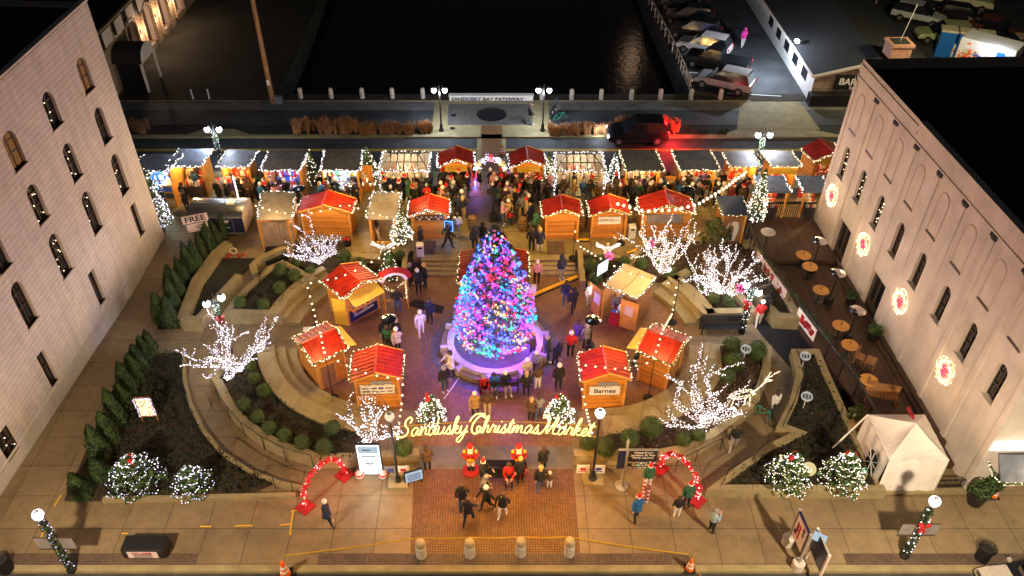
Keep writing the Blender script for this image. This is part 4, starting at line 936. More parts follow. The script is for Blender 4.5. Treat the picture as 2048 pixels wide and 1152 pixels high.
t, a, b, z = stall('grey-roofed stall with orange round display and leaning price boards', (432, 333), (498, 335), (456, 300), (517, 299), goods=('goods_tan', 'goods_white', 'goods_red'), lw=60)
m = MB(); m.lathe([(.3, 0), (.3, .05)], (.4, -b-.1, 1.3), 16); o = m.build('round_display', 'orange_plastic', t)
m = MB(); m.box((-.5, -b-.2, .6), (.35, .04, 1.2), .3); m.box((-.9, -b-.15, .6), (.3, .04, 1.1), .3); m.build('price_board', 'paper', t)
stall('grey-roofed stall glowing blue from a lit tub, beside a small lit fir', (520, 339), (602, 342), (540, 299), (617, 298), goods=('goods_blue', 'goods_white', 'goods_red'), lit=(.75, .7, 1), lw=60)
lamp(*Vector(P(573, 368, NP+.8)), (.12, .15, 1), 22, .15)
t, a, b, z = stall('grey-roofed stall spilling cold white light, next to the board with white papers', (640, 339), (722, 342), (650, 298), (724, 298), goods=('goods_white', 'goods_green', 'goods_blue'), lit=(.82, .9, 1), lw=260)
stall('grey-roofed stall with upright lit board, just east of the second greenhouse', (1251, 343), (1330, 341), (1238, 300), (1311, 300), bulb='bulb_warm', goods=('goods_white', 'goods_tan', 'goods_dark'), lw=60)
t, a, b, z = stall('grey-roofed stall with a lit ring emblem on its side panel', (1360, 342), (1440, 339), (1343, 301), (1421, 300), bulb='bulb_warm', lw=60)
m = MB(); m.tube([(-a-.35+.18*math.cos(i*.4), -b+.0, 1.3+.22*math.sin(i*.4)) for i in range(17)], .03, 5); m.build('ring_emblem', 'bulb_warm', t)
m = MB(); m.bx(-a-.75, -a-.05, -b+.05, -b+.1, 0, 1.9); m.build('front_panel', 'wood_v', t)
stall('pale-roofed stall beside the wrapped twin-globe lamp post', (1460, 335), (1522, 332), (1443, 303), (1504, 301), roof='roof_grey', bulb='bulb_warm', lw=45)
t, a, b, z = stall('pale-roofed stall with bright yellow front board', (1541, 335), (1606, 330), (1523, 302), (1581, 301), roof='roof_grey', bulb='bulb_warm', lw=40)
m = MB(); m.bx(-a+.1, a-.1, -b-.03, -b+.02, z-.55, z-.1); m.build('front_board', 'wood_yellow', t)
TG = 'blue-grey canopies beside the deck'
stall('blue-grey canopy with white lights, next to the tall lit fir by the deck', (1526, 385), (1582, 385), (1506, 351), (1567, 351), z=2.0, gr=TG, left=False, right=False, back=False, lw=15, gfront=False)
stall('blue-grey canopy tucked against the stucco wall above the deck railing', (1606, 385), (1658, 385), (1592, 351), (1645, 351), z=2.0, gr=TG, left=False, right=False, back=False, lw=10, gfront=False)
MG = 'dark flat-roofed stalls of the middle row'
t, a, b, z = stall('dark-roofed stall closed behind with rough plywood sheets', (514, 440), (583, 439), (523, 385), (592, 384), z=2.0, roof='roof_grey', gr=MG, dens=.14, lw=15, gfront=False, back=False, gback=True, table=False)
m = MB(); m.bx(-a+.25, .25, -b+.12, -b+.18, 0, 1.72); m.build('plywood_sheet', 'plywood', t); m = MB(); m.box((.62, -b+.15, 0), (.75, .05, 1.65), 0, 0, 0, .04); m.build('plywood_sheet', 'plywood', t)
t, a, b, z = stall('dark-roofed stall open at the back with a low yellow board', (732, 438), (795, 438), (744, 385), (802, 385), z=2.0, roof='roof_grey', gr=MG, dens=.12, lw=10, gfront=False, back=False, gback=True, table=False)
m = MB(); m.bx(-a+.4, a-.2, -b+.15, -b+.2, 0, .28); m.build('low_board', 'wood_yellow', t)
t, a, b, z = stall('navy-roofed hut painted with a white bird-like figure and a dark fir', (1440, 431), (1501, 430), (1433, 392), (1483, 391), z=2.0, roof='navy', gr=MG, bulb='bulb_warm', dens=.25, lw=8, table=False)
m = MB(); m.bx(-a+.15, a-.15, -b+.12, -b+.18, 0, 1.75, 0); fp = m.build('front_panel', 'wood_brown', t)
m = MB(); y = -b+.1
m.add([(-.35, y, .15), (.15, y, .15), (-.1, y, 1.2)], [(0, 1, 2)], 1)
m.add([(.12, y-.01, .1), (.3, y-.01, .1), (.42, y-.01, 1.0), (.3, y-.01, 1.45), (.05, y-.01, 1.5), (-.1, y-.01, 1.3), (.12, y-.01, 1.1)], [(0, 1, 2, 3, 4, 5, 6)], 0)
m.add([(-.15, y-.005, 1.45), (-.35, y-.005, 1.1), (-.38, y-.005, .8), (-.2, y-.005, 1.1)], [(0, 1, 2, 3)], 0)
for i in range(9): m.octa((rnd.uniform(-.25, .05), y-.02, rnd.uniform(.2, .8)), .02, 0)
m.build('mural', ['white_paint', 'leaf_dark'], fp)
# board with white papers beside the cold-lit stall
v = Vector(P(731, 383, NP)); t = T('notice_board', 'tall wooden board carrying white paper stars beside the first greenhouse', 'notice board', v)
m = MB(); m.bx(-.6, .6, -.04, .04, 0, 1.95); m.build('board', 'wood_v', t)
m = MB()
for x, z in ((-.05, 1.25), (.1, 1.15), (-.15, 1.05), (.02, .95), (.2, .98), (0, 1.4)): m.box((x, -.05, z), (.15, .02, .15), 0, 0, 0, .3)
m.build('paper_star', 'paper', t)
# greenhouses
def greenhouse(label, c4):
    c, rz, w, d = frame4(c4, zp+1.95); t = T('greenhouse', label, 'greenhouse', (c.x, c.y, zp), 0, 'clear-panelled greenhouses in the back row'); w2, d2 = w/2, d/2; h = 1.95; rr = .55; k = w2*.55
    E = [(-w2, -d2, h), (w2, -d2, h), (w2, d2, h), (-w2, d2, h)]; R1, R2 = (-k, 0, h+rr), (k, 0, h+rr)
    m = MB(); m.add(E+[R1, R2], [(0, 1, 5, 4), (1, 2, 5), (2, 3, 4, 5), (3, 0, 4)]); m.build('roof_panel', 'greenglass', t)
    m = MB(); e = .03
    def bar(p, q): m.cone(p, q, e, e, 5)
    for i in range(4): bar(E[i], E[(i+1) % 4])
    bar(R1, R2); bar(E[0], R1); bar(E[3], R1); bar(E[1], R2); bar(E[2], R2)
    for sgn in (-1, 1):
        for i in range(5): x = -k+2*k*i/4; bar((x, sgn*d2, h), (x, 0, h+rr))
        bar((-w2*.78, sgn*d2/2, h+rr/2), (w2*.78, sgn*d2/2, h+rr/2))
    for x in [-w2+i*w/7 for i in range(8)]: bar((x, -d2, 0), (x, -d2, h)); bar((x, d2, 0), (x, d2, h))
    for z in (0.05, .75): bar((-w2, -d2, z), (w2, -d2, z)); bar((-w2, -d2, z), (-w2, d2, z)); bar((w2, -d2, z), (w2, d2, z))
    m.build('frame', 'black_metal', t)
    m = MB(); m.bx(-w2, w2, d2-.02, d2, 0, h); m.bx(-w2, -w2+.02, -d2, d2, 0, h); m.bx(w2-.02, w2, -d2, d2, 0, h); m.bx(-w2, -.5, -d2, -d2+.02, 0, h); m.bx(.5, w2, -d2, -d2+.02, 0, h); m.build('wall_panel', 'greenglass', t)
    m = MB(); m.bx(-w2+.3, w2-.3, d2-.7, d2-.2, 0, .8); 
    for i in range(30): x = rnd.uniform(-w2+.3, w2-.4); m.bx(x, x+.12, d2-.6, d2-.4, .8, 1.0+rnd.random()*.4, rnd.randint(0, 2))
    m.build('display', ['goods_tan', 'goods_red', 'goods_white'], t)
    m = MB(); ps = [[E[0], E[1]], [E[1], E[2]], [E[3], E[0]], [E[2], E[3]], [(-w2, -d2, 0), E[0]], [(w2, -d2, 0), E[1]]]
    for p in ps: m.bulbs(p, .08, .042, 0, .07); m.tube(p, .03, 4, 1)
    m.build('light_garland', ['bulb_white', 'needle'], t)
    l = lamp(0, 0, 1.7, (1, .8, .55), 90, .2); l.parent = t
    return t, w2, d2
gm = mat('greenglass', (.75, .72, .62), .25, 0); b_ = gm.node_tree.nodes['Principled BSDF']; b_.inputs['Transmission Weight'].default_value = .0; b_.inputs['Alpha'].default_value = .35
t, w2, d2 = greenhouse('clear greenhouse with hipped roof, framed in bulbs, left of the small red huts', [(758, 341), (861, 341), (765, 304), (857, 304)])
sign_on(t, -w2+.85, -d2-.05, 1.0, 1.0, .6, None, board='cream', ragged=False, extra=lambda m,x,y,z:[m.bx(x-.3,x+.3,y-.01,y,z+.12+.13*i,z+.17+.13*i) for i in range(3)])
t, w2, d2 = greenhouse('clear greenhouse with hipped roof, framed in bulbs, right of the small red huts', [(1108, 342), (1210, 342), (1112, 306), (1206, 306)])
sign_on(t, w2-.6, -d2-.05, 1.2, .85, .45, None, board='cream', ragged=False, extra=lambda m,x,y,z:[m.bx(x-.3,x+.3,y-.01,y,z+.12+.13*i,z+.17+.13*i) for i in range(3)])
# --- food trailer ---
A, B = Vector(P(384, 472, NP)), Vector(P(492, 475, NP)); L = B.x-A.x
t = T('food_trailer', 'silver-topped trailer with navy side door, parked next to the plywood-backed stall', 'trailer', ((A.x+B.x)/2, A.y, NP))
m = MB(); prof = [(0, .25), (0, 1.25)]; dd = 2.0; hh = 1.55
ys = [(0, .25, 0), (0, 1.1, 0)]; n = 8; sec = [(0, .2), (-.0, 1.35)]+[(dd/2-dd/2*math.cos(pi*i/n), 1.35+.35*math.sin(pi*i/n)) for i in range(1, n)]+[(dd, 1.35), (dd, .2)]
k = len(sec); vs = [(-L/2, y, z) for y, z in sec]+[(L/2, y, z) for y, z in sec]
m.add(vs, [tuple(range(k)), tuple(reversed(range(k, 2*k)))], 1)
for i in range(k): m.add([vs[i], vs[(i+1) % k], vs[k+(i+1) % k], vs[k+i]], [(0, 1, 2, 3)], 2 if i == 0 else 0)
m.build('body', ['trailer_metal', 'cream', 'navy'], t)
m = MB(); m.bx(-L/2, L/2, -.04, .02, 1.3, 1.38); m.bx(-L/2, L/2, -.04, .02, .2, .26); m.build('trim', 'grey_metal', t)
m = MB(); x0 = L/2-1.15
m.bx(x0-.4, x0+.5, -.03, -.005, .3, 1.25); d = m.build('side_door', 'navy', t); m = MB(); m.bx(x0-.42, x0-.4, -.035, 0, .3, 1.25); m.bx(x0+.5, x0+.52, -.035, 0, .3, 1.25); m.bx(x0-.4, x0+.5, -.035, 0, 1.25, 1.27); m.build('door_frame', 'grey_metal', d)
m = MB(); m.bx(x0-.2, x0+.3, -.036, -.03, 1.05, 1.14); m.bx(x0-.12, x0+.25, -.036, -.03, .97, 1.0); m.bx(x0-.1, x0+.28, -.036, -.03, .62, .67); m.build('lettering', 'paper', d)
m = MB(); m.box((L/4, dd/2, 1.7), (.5, .4, .14)); m.build('roof_vent', 'white_paint', t)
for x in (-L/4, L/4):
    m = MB(); m.cone((x, -.02, .25), (x, .15, .25), .25, .25, 14); m.build('wheel', 'rubber', t)
v = Vector(P(408, 500, .45)); t = T('wifi_sign', 'tilted white sign reading FREE above a wireless symbol, among the dark hedge', 'sign', v, .35)
m = MB(); m.bx(-.03, .03, .0, .06, 0, 2.5); m.build('post', 'black_metal', t); m = MB(); m.bx(-.7, .7, -.06, 0, 2.0, 2.5); s = m.build('upper_board', 'paper_pink', t); text('FREE', .5, 'ink', s, (0, -.065, 2.25), (pi/2, 0, 0), bold=.012, sx=1.1)
m = MB(); m.bx(-.55, .6, -.06, 0, 1.4, 1.92); s = m.build('lower_board', 'paper_pink', t); m = MB(); m.ball((.2, -.08, 1.5), .05, 0, 6, 4)
for r in (.14, .24, .34): m.tube([(.2+r*math.cos(pi*(.2+.6*i/8)), -.08, 1.5+r*math.sin(pi*(.2+.6*i/8))) for i in range(9)], .022, 4)
m.build('wireless_symbol', 'ink', s)
# =====================================================================  TREES, PLANTS
def conifer(name, label, loc, H, Rm, profile=None, leafm=('needle', 'leaf_dark'), dens=1.0, bulbs=None, nb=0, br=.035, group=None, cat='fir tree', lf=.1, spiral=0, star=None, trunk=True, droop=.0):
    t = T(name, label, cat, loc, rnd.uniform(0, 6), group)
    prof = profile or [(0, .95), (.12, 1.0), (.5, .66), (.85, .25), (1, .02)]
    def R_(f):
        for (a, ra), (b, rb) in zip(prof[:-1], prof[1:]):
            if f <= b: return Rm*(ra+(rb-ra)*(f-a)/(b-a))
        return .02
    z0 = .12*H if trunk else 0
    if trunk: m = MB(); m.tube([(0, 0, -.05), (0, 0, H*.5), (0, 0, H*.97)], .05+H*.012, 7, 0, .01); m.build('trunk', 'bark', t)
    m = MB(); tiers_ = max(6, int(H*3.2)); N = int(dens*260*Rm*H)
    for k in range(N):       # boughs in tiers, tips turned up, dark gaps between them
        f = rnd.random()**1.15; q = (int(f*tiers_)+rnd.random()**1.8*.75)/tiers_; r = R_(q)
        a = rnd.uniform(0, 2*pi); lobes = 1+.16*math.sin(a*7+int(f*tiers_)*2.1)
        rr = r*lobes*(1-rnd.random()**2.2*.75); z = z0+(H-z0)*q+rr*.10-.04*H/tiers_*rnd.random()
        m.leaf((rr*math.cos(a), rr*math.sin(a), z), lf*rnd.uniform(.7, 1.5), rnd.choice((0, 0, 1)), .3)
    m.build('crown', list(leafm), t)
    if nb:
        m = MB(); mi = list(range(len(bulbs)))
        for k in range(nb):
            if spiral:
                f = (k/nb); a = f*spiral*2*pi+rnd.uniform(-.03, .03); q = f*.97+rnd.uniform(-.03, .03)
            else: f = 1-math.sqrt(rnd.random()); a = rnd.uniform(0, 2*pi); q = f
            r = R_(q)*(1+.16*math.sin(a*7+int(f*tiers_)*2.1))*rnd.uniform(.93, 1.06)
            m.octa((r*math.cos(a), r*math.sin(a), z0+(H-z0)*q+r*.1), br*rnd.uniform(.75, 1.2), rnd.choice(mi))
        m.build('string_lights', list(bulbs), t)
    if star:
        m = MB()
        for sg in (-1, 1): m.ball((sg*.13, -.1, H*.9), .13, 0, 7, 4)
        m.ball((0, -.12, H*.9), .07, 0, 6, 4); m.cone((0, -.1, H*.88), (-.15, -.2, H*.75), .04, .05, 5); m.cone((0, -.1, H*.88), (.15, -.2, H*.76), .04, .05, 5)
        m.build('red_bow', 'red_cloth', t)
    return t
# ---- the big coloured tree on the fountain ring ----
prof = [(0, .85), (.08, 1.0), (.3, .92), (.5, .76), (.7, .53), (.85, .31), (.95, .13), (1, .02)]
mixB = ['bulb_blue', 'bulb_magenta', 'bulb_cyan', 'bulb_pink', 'bulb_yellow', 'bulb_green', 'bulb_blue', 'bulb_red']
bt = conifer('christmas_tree', 'giant evergreen wrapped in blue, pink, green and yellow lights inside the round stone ring', (TC[0]+.02, TC[1], .05), 7.55, 1.80, prof, ('needle_blue', 'needle'), 1.9, None, 0, lf=.12)
m = MB()
def Rb(q):
    for (a, ra), (b, rb) in zip(prof[:-1], prof[1:]):
        if q <= b: return 1.80*(ra+(rb-ra)*(q-a)/(b-a))
    return .03
cl = [(rnd.random(), rnd.uniform(0, 2*pi), rnd.randint(0, 7)) for _ in range(150)]
for k in range(6200):
    q = 1-rnd.random()**.62; q = min(.985, q*1.02); a = rnd.uniform(0, 2*pi)
    best = min(cl, key=lambda c: ((c[0]-q)*7)**2+(min(abs(c[1]-a), 2*pi-abs(c[1]-a))*2.0)**2)
    mi = best[2] if rnd.random() < .68 else rnd.choice((0, 0, 0, 1, 2, 0, 3, 7))
    r = Rb(q)*(1+.14*math.sin(a*7+q*60))*rnd.uniform(.93, 1.07); m.octa((r*math.cos(a), r*math.sin(a), .6+(6.9)*q+r*.1), rnd.choice((.022, .03, .045, .07)), mi)
m.build('string_lights', mixB, bt)
for (a, z, c, w) in ((-1.6, 1.3, (.3, .15, 1), 30), (-2.9, 1.3, (.5, .15, 1), 22), (-.3, 1.2, (.6, .1, 1), 28), (1.0, 1.6, (.4, .2, 1), 22), (2.3, 1.6, (.4, .2, 1), 22)):
    r = Rb(max(0, (z-.8)/6.4))+.45; l = lamp(TC[0]+r*math.cos(a), TC[1]+r*math.sin(a), z, c, w, .3)
tl = random.Random(4)
for k in range(60):     # lamps added just off the crown's near side, for its strings' light
    q = tl.random()**1.05*.99; a = tl.uniform(-pi*1.05, .1); r = Rb(q)*1.06+.04; c = tl.choice(((.03, .06, 1),)*6+((.14, .04, 1),)*4+((.5, .04, 1), (.02, .3, .9), (1, .05, .3)))
    lamp(TC[0]+r*math.cos(a), TC[1]+r*math.sin(a), .7+6.8*q, c, 31, .06)
# fountain ring
t = T('fountain_ring', 'round pale stone bench wall encircling the big coloured tree', 'fountain', (TC[0], TC[1], 0))
m = MB(); m.ring(arc((0, 0), 2.3, 0, 360, 64)[:-1], .34, 0, .5, 0, 1, True); m.build('inner_wall', ['bollard_stone', 'bollard_stone'], t)
m = MB(); m.ring(arc((0, 0), 2.64, 0, 360, 64)[:-1], .3, 0, .26, 0, 0, True); m.build('bench', ['concrete'], t)
for k in range(10):
    a = 2*pi*(k+.32)/10; m = MB(); m.box((2.63*math.cos(a), 2.63*math.sin(a), 0), (.42, .2, .5), a); m.build('pier', 'bollard_stone', t)
m = MB(); m.lathe([(2.15, 0), (2.15, .2), (2.1, .22), (.01, .22)], (0, 0, 0), 48); m.build('basin', 'granite', t)
# ---- small lit evergreens ----
WB_ = ('bulb_white', 'bulb_cool'); WW = ('bulb_white', 'bulb_warm')
def fir_px(label, u, v, H, Rm, z=0, bul=WW, nb=300, group=None, **k):
    x, y, _ = P(u, v, z); lamp(x, y-Rm*.7, z+H*.85, (1, .85, .75), 4, .2)
    return conifer('lit_fir', label, P(u, v, z), H, Rm, None, ('needle', 'leaf_mid'), 1.3, bul, nb, group=group, **k)
fir_px('wide fir with purple-white light loops and red bow, in the leafy corner bed', 280, 972, 2.05, 1.12, .1, WB_, 330, spiral=5.3, star=True, br=.024)
fir_px('smaller fir with purple-white light loops beside the ramp wall', 390, 982, 1.65, .8, .1, WB_, 200, spiral=4.3, br=.028)
fir_px('lit fir with red bow, left of the plaza entrance', 864, 845, 1.95, .66, 0, WW, 300, star=True)
fir_px('lit fir with red bow, right of the plaza entrance', 1118, 845, 1.95, .66, 0, WW, 300, star=True)
fir_px('wide lit fir with red ribbons and a pale glowing ball, in the front leafy bed', 1570, 972, 2.2, .9, .42, WW, 380, spiral=6.3, star=True, br=.024)
fir_px('wide lit fir with red bow next to the white tent', 1678, 972, 2.25, .9, .42, WW, 380, spiral=6.3, star=True, br=.024)
fir_px('tall narrow lit fir with red glints on a wooden stump beside the deer-head hut', 805, 488, 2.5, .62, NP, WW, 380)
fir_px('lit fir between the cold-lit stall and the first greenhouse', 740, 372, 2.9, .75, NP, WW, 260)
fir_px('sparsely lit fir between two grey-roofed stalls near the blue tub', 628, 372, 2.7, .5, NP, WW, 90)
fir_px('lit fir squeezed between small red hut and second greenhouse', 1096, 378, 2.7, .5, NP, WW, 260)
fir_px('narrow brightly lit fir at the right corner of the second greenhouse', 1224, 378, 2.7, .45, NP, ('bulb_white',), 330)
fir_px('tall fir with purple-white lights against the corner of the white building', 328, 462, 4.6, .62, NP, WB_, 420)
fir_px('tall lit fir in front of the blue-grey canopies by the deck', 1506, 450, 4.0, .55, NP, WW, 420)
fir_px('small loosely lit fir behind the santa hat frame', 782, 560, 2.0, .55, .3, WW, 60)
conifer('fir', 'unlit green fir beside the navy-roofed hut', P(1425, 490, NP), 2.0, .8, None, ('needle_olive', 'needle'), 1.5)
conifer('fir', 'thin leaning fir stacked beside the Barnes hut', P(1277, 735), 1.3, .35, None, ('needle', 'leaf_dark'), 1.5, ('bulb_white',), 12)
# ---- alley hedge of arborvitae ----
apf = [(0, .7), (.15, 1), (.45, .9), (.8, .45), (1, .03)]
def arb(label, u, v, H, Rm, z=.1, bright=0):
    H *= rnd.uniform(.86, 1.12); Rm *= rnd.uniform(.85, 1.12); t = T('arborvitae', label, 'evergreen shrub', P(u, v, z), rnd.uniform(0, 6), 'clipped evergreens along the alley'); t.rotation_euler.x = rnd.uniform(-.07, .07); t.rotation_euler.y = rnd.uniform(-.07, .07)
    m = MB(); m.cone((0, 0, -.1), (0, 0, .4), .05, .05, 6); m.build('trunk', 'bark', t)
    def rr(f): return Rm*min(1, .72+f*1.6)*max(.02, (1-f**1.7))**.75
    m = MB(); m.lathe([(rr(f)*.86, H*f) for f in (0, .1, .25, .4, .55, .7, .82, .92, .99)], (0, 0, .05), 12, 1)
    for k in range(int(1500*Rm*H)):
        f = rnd.random()**.9*.99; a = rnd.uniform(0, 2*pi); r = rr(f)*(1+.10*math.sin(a*4+f*9)+.05*math.sin(a*9-f*20))*rnd.uniform(.84, 1.10)
        x, y, zz = r*math.cos(a), r*math.sin(a), .05+H*f; d = Vector((x, y, .12)).normalized(); q = rnd.uniform(.04, .075); w_ = Vector((-y, x, 0)).normalized()*q*.55; o_ = d*q*.45
        m.add([(x-w_.x, y-w_.y, zz), (x+o_.x, y+o_.y, zz-q*.6), (x+w_.x, y+w_.y, zz), (x+o_.x*.4, y+o_.y*.4, zz+q*1.6)], [(0, 1, 2, 3)], rnd.choice((0, 0, 1)))
    m.build('crown', ['leaf_mid', 'leaf_dark'] if bright else ['leaf_dark', 'leaf_mid'], t)  # bright plants: street lamp light put into a lighter leaf colour
hp = [(170, 992, 1.7, .55, 1), (208, 960, 1.5, .5, 0), (205, 915, 2.0, .5, 1), (225, 885, 1.9, .45, 1), (240, 850, 2.1, .5, 1), (250, 818, 1.9, .45, 1), (262, 790, 2.1, .5, 0), (272, 765, 2.0, .45, 1), (284, 745, 2.0, .45, 0), (292, 725, 2.0, .42, 1), (305, 712, 1.8, .4, 0)]
for i, q in enumerate(hp): arb('upright evergreen in the long alley hedge, ' + ('at the street end', 'second from the street end', 'third from the street end', 'fourth from the street end', 'fifth from the street end', 'just past its middle', 'sixth from its inner end', 'fifth from its inner end', 'third from its inner end', 'second from its inner end', 'at its inner end')[i], q[0], q[1], q[2], q[3], .1, q[4])
hp = [(330, 645, 2.2, .5), (345, 652, 2.0, .5), (352, 625, 2.3, .5), (365, 600, 2.0, .45), (350, 590, 2.3, .5), (372, 570, 2.2, .45), (385, 552, 2.2, .45), (398, 545, 2.2, .45), (410, 530, 2.2, .45), (425, 512, 2.1, .45), (440, 498, 2.1, .42), (450, 484, 2.0, .4)]
nm = ('lowest one at the paving', 'beside the ramp end wall', 'second up from the paving', 'middle one by the ramp wall', 'middle one on the alley side', 'fourth from the trailer', 'below the three darkest', 'leftmost of the darkest three', 'tallest of the dark ones', 'dark one under the lower wifi board', 'dark one beside the wifi sign', 'topmost in front of the trailer')
for i, q in enumerate(hp): arb('dark upright evergreen between alley and ramp, ' + nm[i], q[0], q[1], q[2], q[3], .1, 1 if i < 4 else 0)
# ---- clipped round bushes ----
def ball_bush(label, u, v, r, z, mats=('leaf_box', 'leaf_mid')):
    p = P(u, v, z); t = T('round_bush', label, 'bush', p, 0, 'clipped round bushes'); m = MB(); N = int(1500*r*r*4)
    m.ball((0, 0, r*.8), r*.86, 1, 10, 7)
    for i in range(N):
        d = Vector((rnd.gauss(0, 1), rnd.gauss(0, 1), rnd.gauss(0, 1))).normalized(); q = r*rnd.uniform(.82, 1.06)
        if d.z < -.75: continue
        m.leaf((d.x*q, d.y*q, r*.8+d.z*q), .035, rnd.choice((0, 0, 1)))
    m.build('foliage', list(mats), t); m = MB(); m.cone((0, 0, -.1), (0, 0, r*.5), .03, .03, 6); m.build('stem', 'bark', t)
BB = [(482, 612, .35, .65, 'round bush at the left corner of the four-sided bed'), (529, 615, .33, .65, 'round bush beside the tiny lamp in the four-sided bed'), (561, 583, .36, .65, 'round bush in the middle of the four-sided bed'), (563, 548, .4, .65, 'round bush at the top corner of the four-sided bed'), (590, 558, .36, .65, 'loose round bush under the coping of the four-sided bed'),
(594, 532, .3, .4, 'bright round bush under the lit bare tree near the trailer, farther one'), (622, 551, .33, .4, 'bright round bush under the lit bare tree near the trailer, nearer one'), (690, 520, .4, .4, 'round bush on the right side of the lit bare tree near the trailer'),
(721, 535, .38, .35, 'round bush behind the santa hat frame, left one'), (776, 520, .4, .35, 'round bush between curved wall and steps, left one'), (800, 520, .36, .35, 'round bush between curved wall and steps, right one'),
(503, 736, .3, .55, 'bright round bush at the head of the curved bed'), (510, 762, .31, .55, 'second round bush along the seating steps'), (530, 787, .33, .55, 'third round bush along the seating steps'), (490, 815, .33, .55, 'round bush nearest the ramp handrail bend'), (518, 840, .33, .55, 'round bush left of the middle of the curved bed'), (541, 863, .33, .55, 'round bush in the middle of the curved bed'), (571, 878, .33, .55, 'round bush next after the middle towards the street'), (606, 893, .35, .55, 'neatest round bush near the ramp foot'), (650, 903, .38, .55, 'round bush behind the left ornament arch'), (666, 863, .36, .5, 'dark round bush beside the white-lit tree near the screen'), (808, 905, .42, .5, 'round bush behind the red-crested poster'),
(1181, 540, .42, .5, 'large grey-green bush at the corner by the steps'), (1190, 565, .4, .45, 'grey-green bush behind the glowing menu screen'), (1210, 530, .4, .5, 'grey-green bush under the pink light ball'), (1248, 530, .33, .5, 'olive bush right of the pink light ball'), (1282, 535, .36, .45, 'round bush below the dense white-lit tree'), (1340, 553, .36, .5, 'round bush in front of the beige booth corner'), (1322, 535, .3, .5, 'small round bush in the mulch bed'), (1384, 545, .3, .5, 'small bush in the corner of the coping'), (1401, 580, .33, .5, 'round bush beside the curved coping'), (1425, 604, .33, .5, 'left of the two round bushes above the black bench'), (1457, 610, .35, .5, 'right of the two round bushes above the black bench'),
(1461, 700, .45, .45, 'big dark bush next to the white lollipop light'), (1465, 735, .5, .45, 'big olive bush below the white lollipop light'), (1453, 762, .4, .45, 'olive bush above the lit deer'), (1511, 712, .5, .45, 'very dark bush by the ramp wall'), (1210, 905, .45, .5, 'dark bush behind the right hand lamp post'), (1258, 885, .42, .5, 'dark bush behind the wayfinding board'), (1300, 865, .5, .5, 'wide dark bush right of the wayfinding board'), (1365, 888, .33, .5, 'upright bright bush behind the red arch'), (1395, 878, .33, .5, 'rounded bright bush at the foot of the white-lit tree'), (1175, 895, .36, .5, 'round bush behind the small red poster')]
for u, v, r, z, lb in BB: ball_bush(lb, u, v, r, z)
# ---- bare trees wound with white lights ----
def bare_tree(label, u, v, H, S, z=.4, nb=9, bul=('bulb_white', 'bulb_cool'), tw=260, lean=(0, 0), bd=.055, seed=1, pw=40, ln=(1.0, .90, .84)):
    r_ = random.Random(seed); p = P(u, v, z); t = T('lit_tree', label, 'lit tree', p); mt = MB(); mb = MB(); mw = MB(); tips = []
    mt.tube([(0, 0, -.1), (0, 0, .25)], .13, 8, 0, .11)
    def branch(p0, d, L, r0, lev):
        pts = [p0]; q = p0.copy(); dd = d.copy(); n = 5
        for i in range(n): dd = (dd+Vector((r_.gauss(0, .16), r_.gauss(0, .16), r_.gauss(0, .1)+.06))).normalized(); q = q+dd*L/n; pts.append(q.copy())
        mt.tube(pts, r0, 6, 0, r0*.4)
        if lev < 2 or r_.random() < .75:
            for a, b in zip(pts[:-1], pts[1:]):
                k = max(1, int((b-a).length/bd))
                for i in range(k):
                    c = a+(b-a)*(i/k); e = Vector((r_.gauss(0, 1), r_.gauss(0, 1), r_.gauss(0, 1))).normalized()*(r0+.03); mb.octa(tuple(c+e), .026*r_.uniform(.8, 1.2), r_.randint(0, len(bul)-1))
                    if lev == 0: e = -e; mb.octa(tuple(c+e), .024, r_.randint(0, len(bul)-1))
        tips.append((pts[3], dd)); tips.append((pts[-1], dd)); tips.append((pts[2], dd))
        if lev < 2:
            for i in range(2 if lev else 3):
                k = r_.randint(2, 5); e = (dd+Vector((r_.gauss(0, .7), r_.gauss(0, .7), r_.gauss(0, .25)+.1))).normalized(); branch(pts[k], e, L*r_.uniform(.45, .7), r0*.6, lev+1)
    for i in range(nb):
        a = 2*pi*i/nb+r_.uniform(-.3, .3); e = r_.uniform(.35, 1.0); d = Vector((math.cos(a)*e*S/H*1.5+lean[0], math.sin(a)*e*S/H*1.5+lean[1], 1)).normalized(); branch(Vector((0, 0, .12)), d, math.hypot(H, S*e)*r_.uniform(.6, .8), .05, 0)
    for i in range(tw):
        c, dd = r_.choice(tips); q = c.copy(); pts = [q.copy()]; d = (dd+Vector((r_.gauss(0, .9), r_.gauss(0, .9), r_.gauss(0, .4)+.25))).normalized()
        for k in range(3): d = (d+Vector((r_.gauss(0, .3), r_.gauss(0, .3), r_.gauss(0, .2)))).normalized(); q = q+d*r_.uniform(.15, .32); pts.append(q.copy())
        mw.tube(pts, .009, 3, 0, .004)
    mt.build('trunk', 'bark', t); mw.build('crown', 'twig', t); mb.build('string_lights', list(bul), t)
    l = lamp(0, 0, H*.5, ln, pw*.75, .35); l.parent = t; return t
bare_tree('bare tree wound thickly with violet-white lights over the left ramp', 470, 745, 2.1, 2.35, .5, 12, ('bulb_white', 'bulb_cool', 'bulb_white'), 300, seed=3, pw=30)
bare_tree('compact bare tree with violet-white lights near the trailer', 640, 530, 2.0, 1.55, .4, 9, ('bulb_white', 'bulb_cool'), 240, seed=4, pw=30)
bare_tree('bare tree with white lights behind the bright notice screen', 740, 888, 2.0, 1.7, .5, 8, ('bulb_white',), 260, seed=5, pw=14, bd=.075)
bare_tree('dense bare tree with white lights and a glowing arc in front of the widest hut', 1322, 548, 2.5, 2.0, .45, 10, ('bulb_white', 'bulb_white', 'bulb_warm'), 380, seed=6, pw=45, ln=(1, .88, .72))
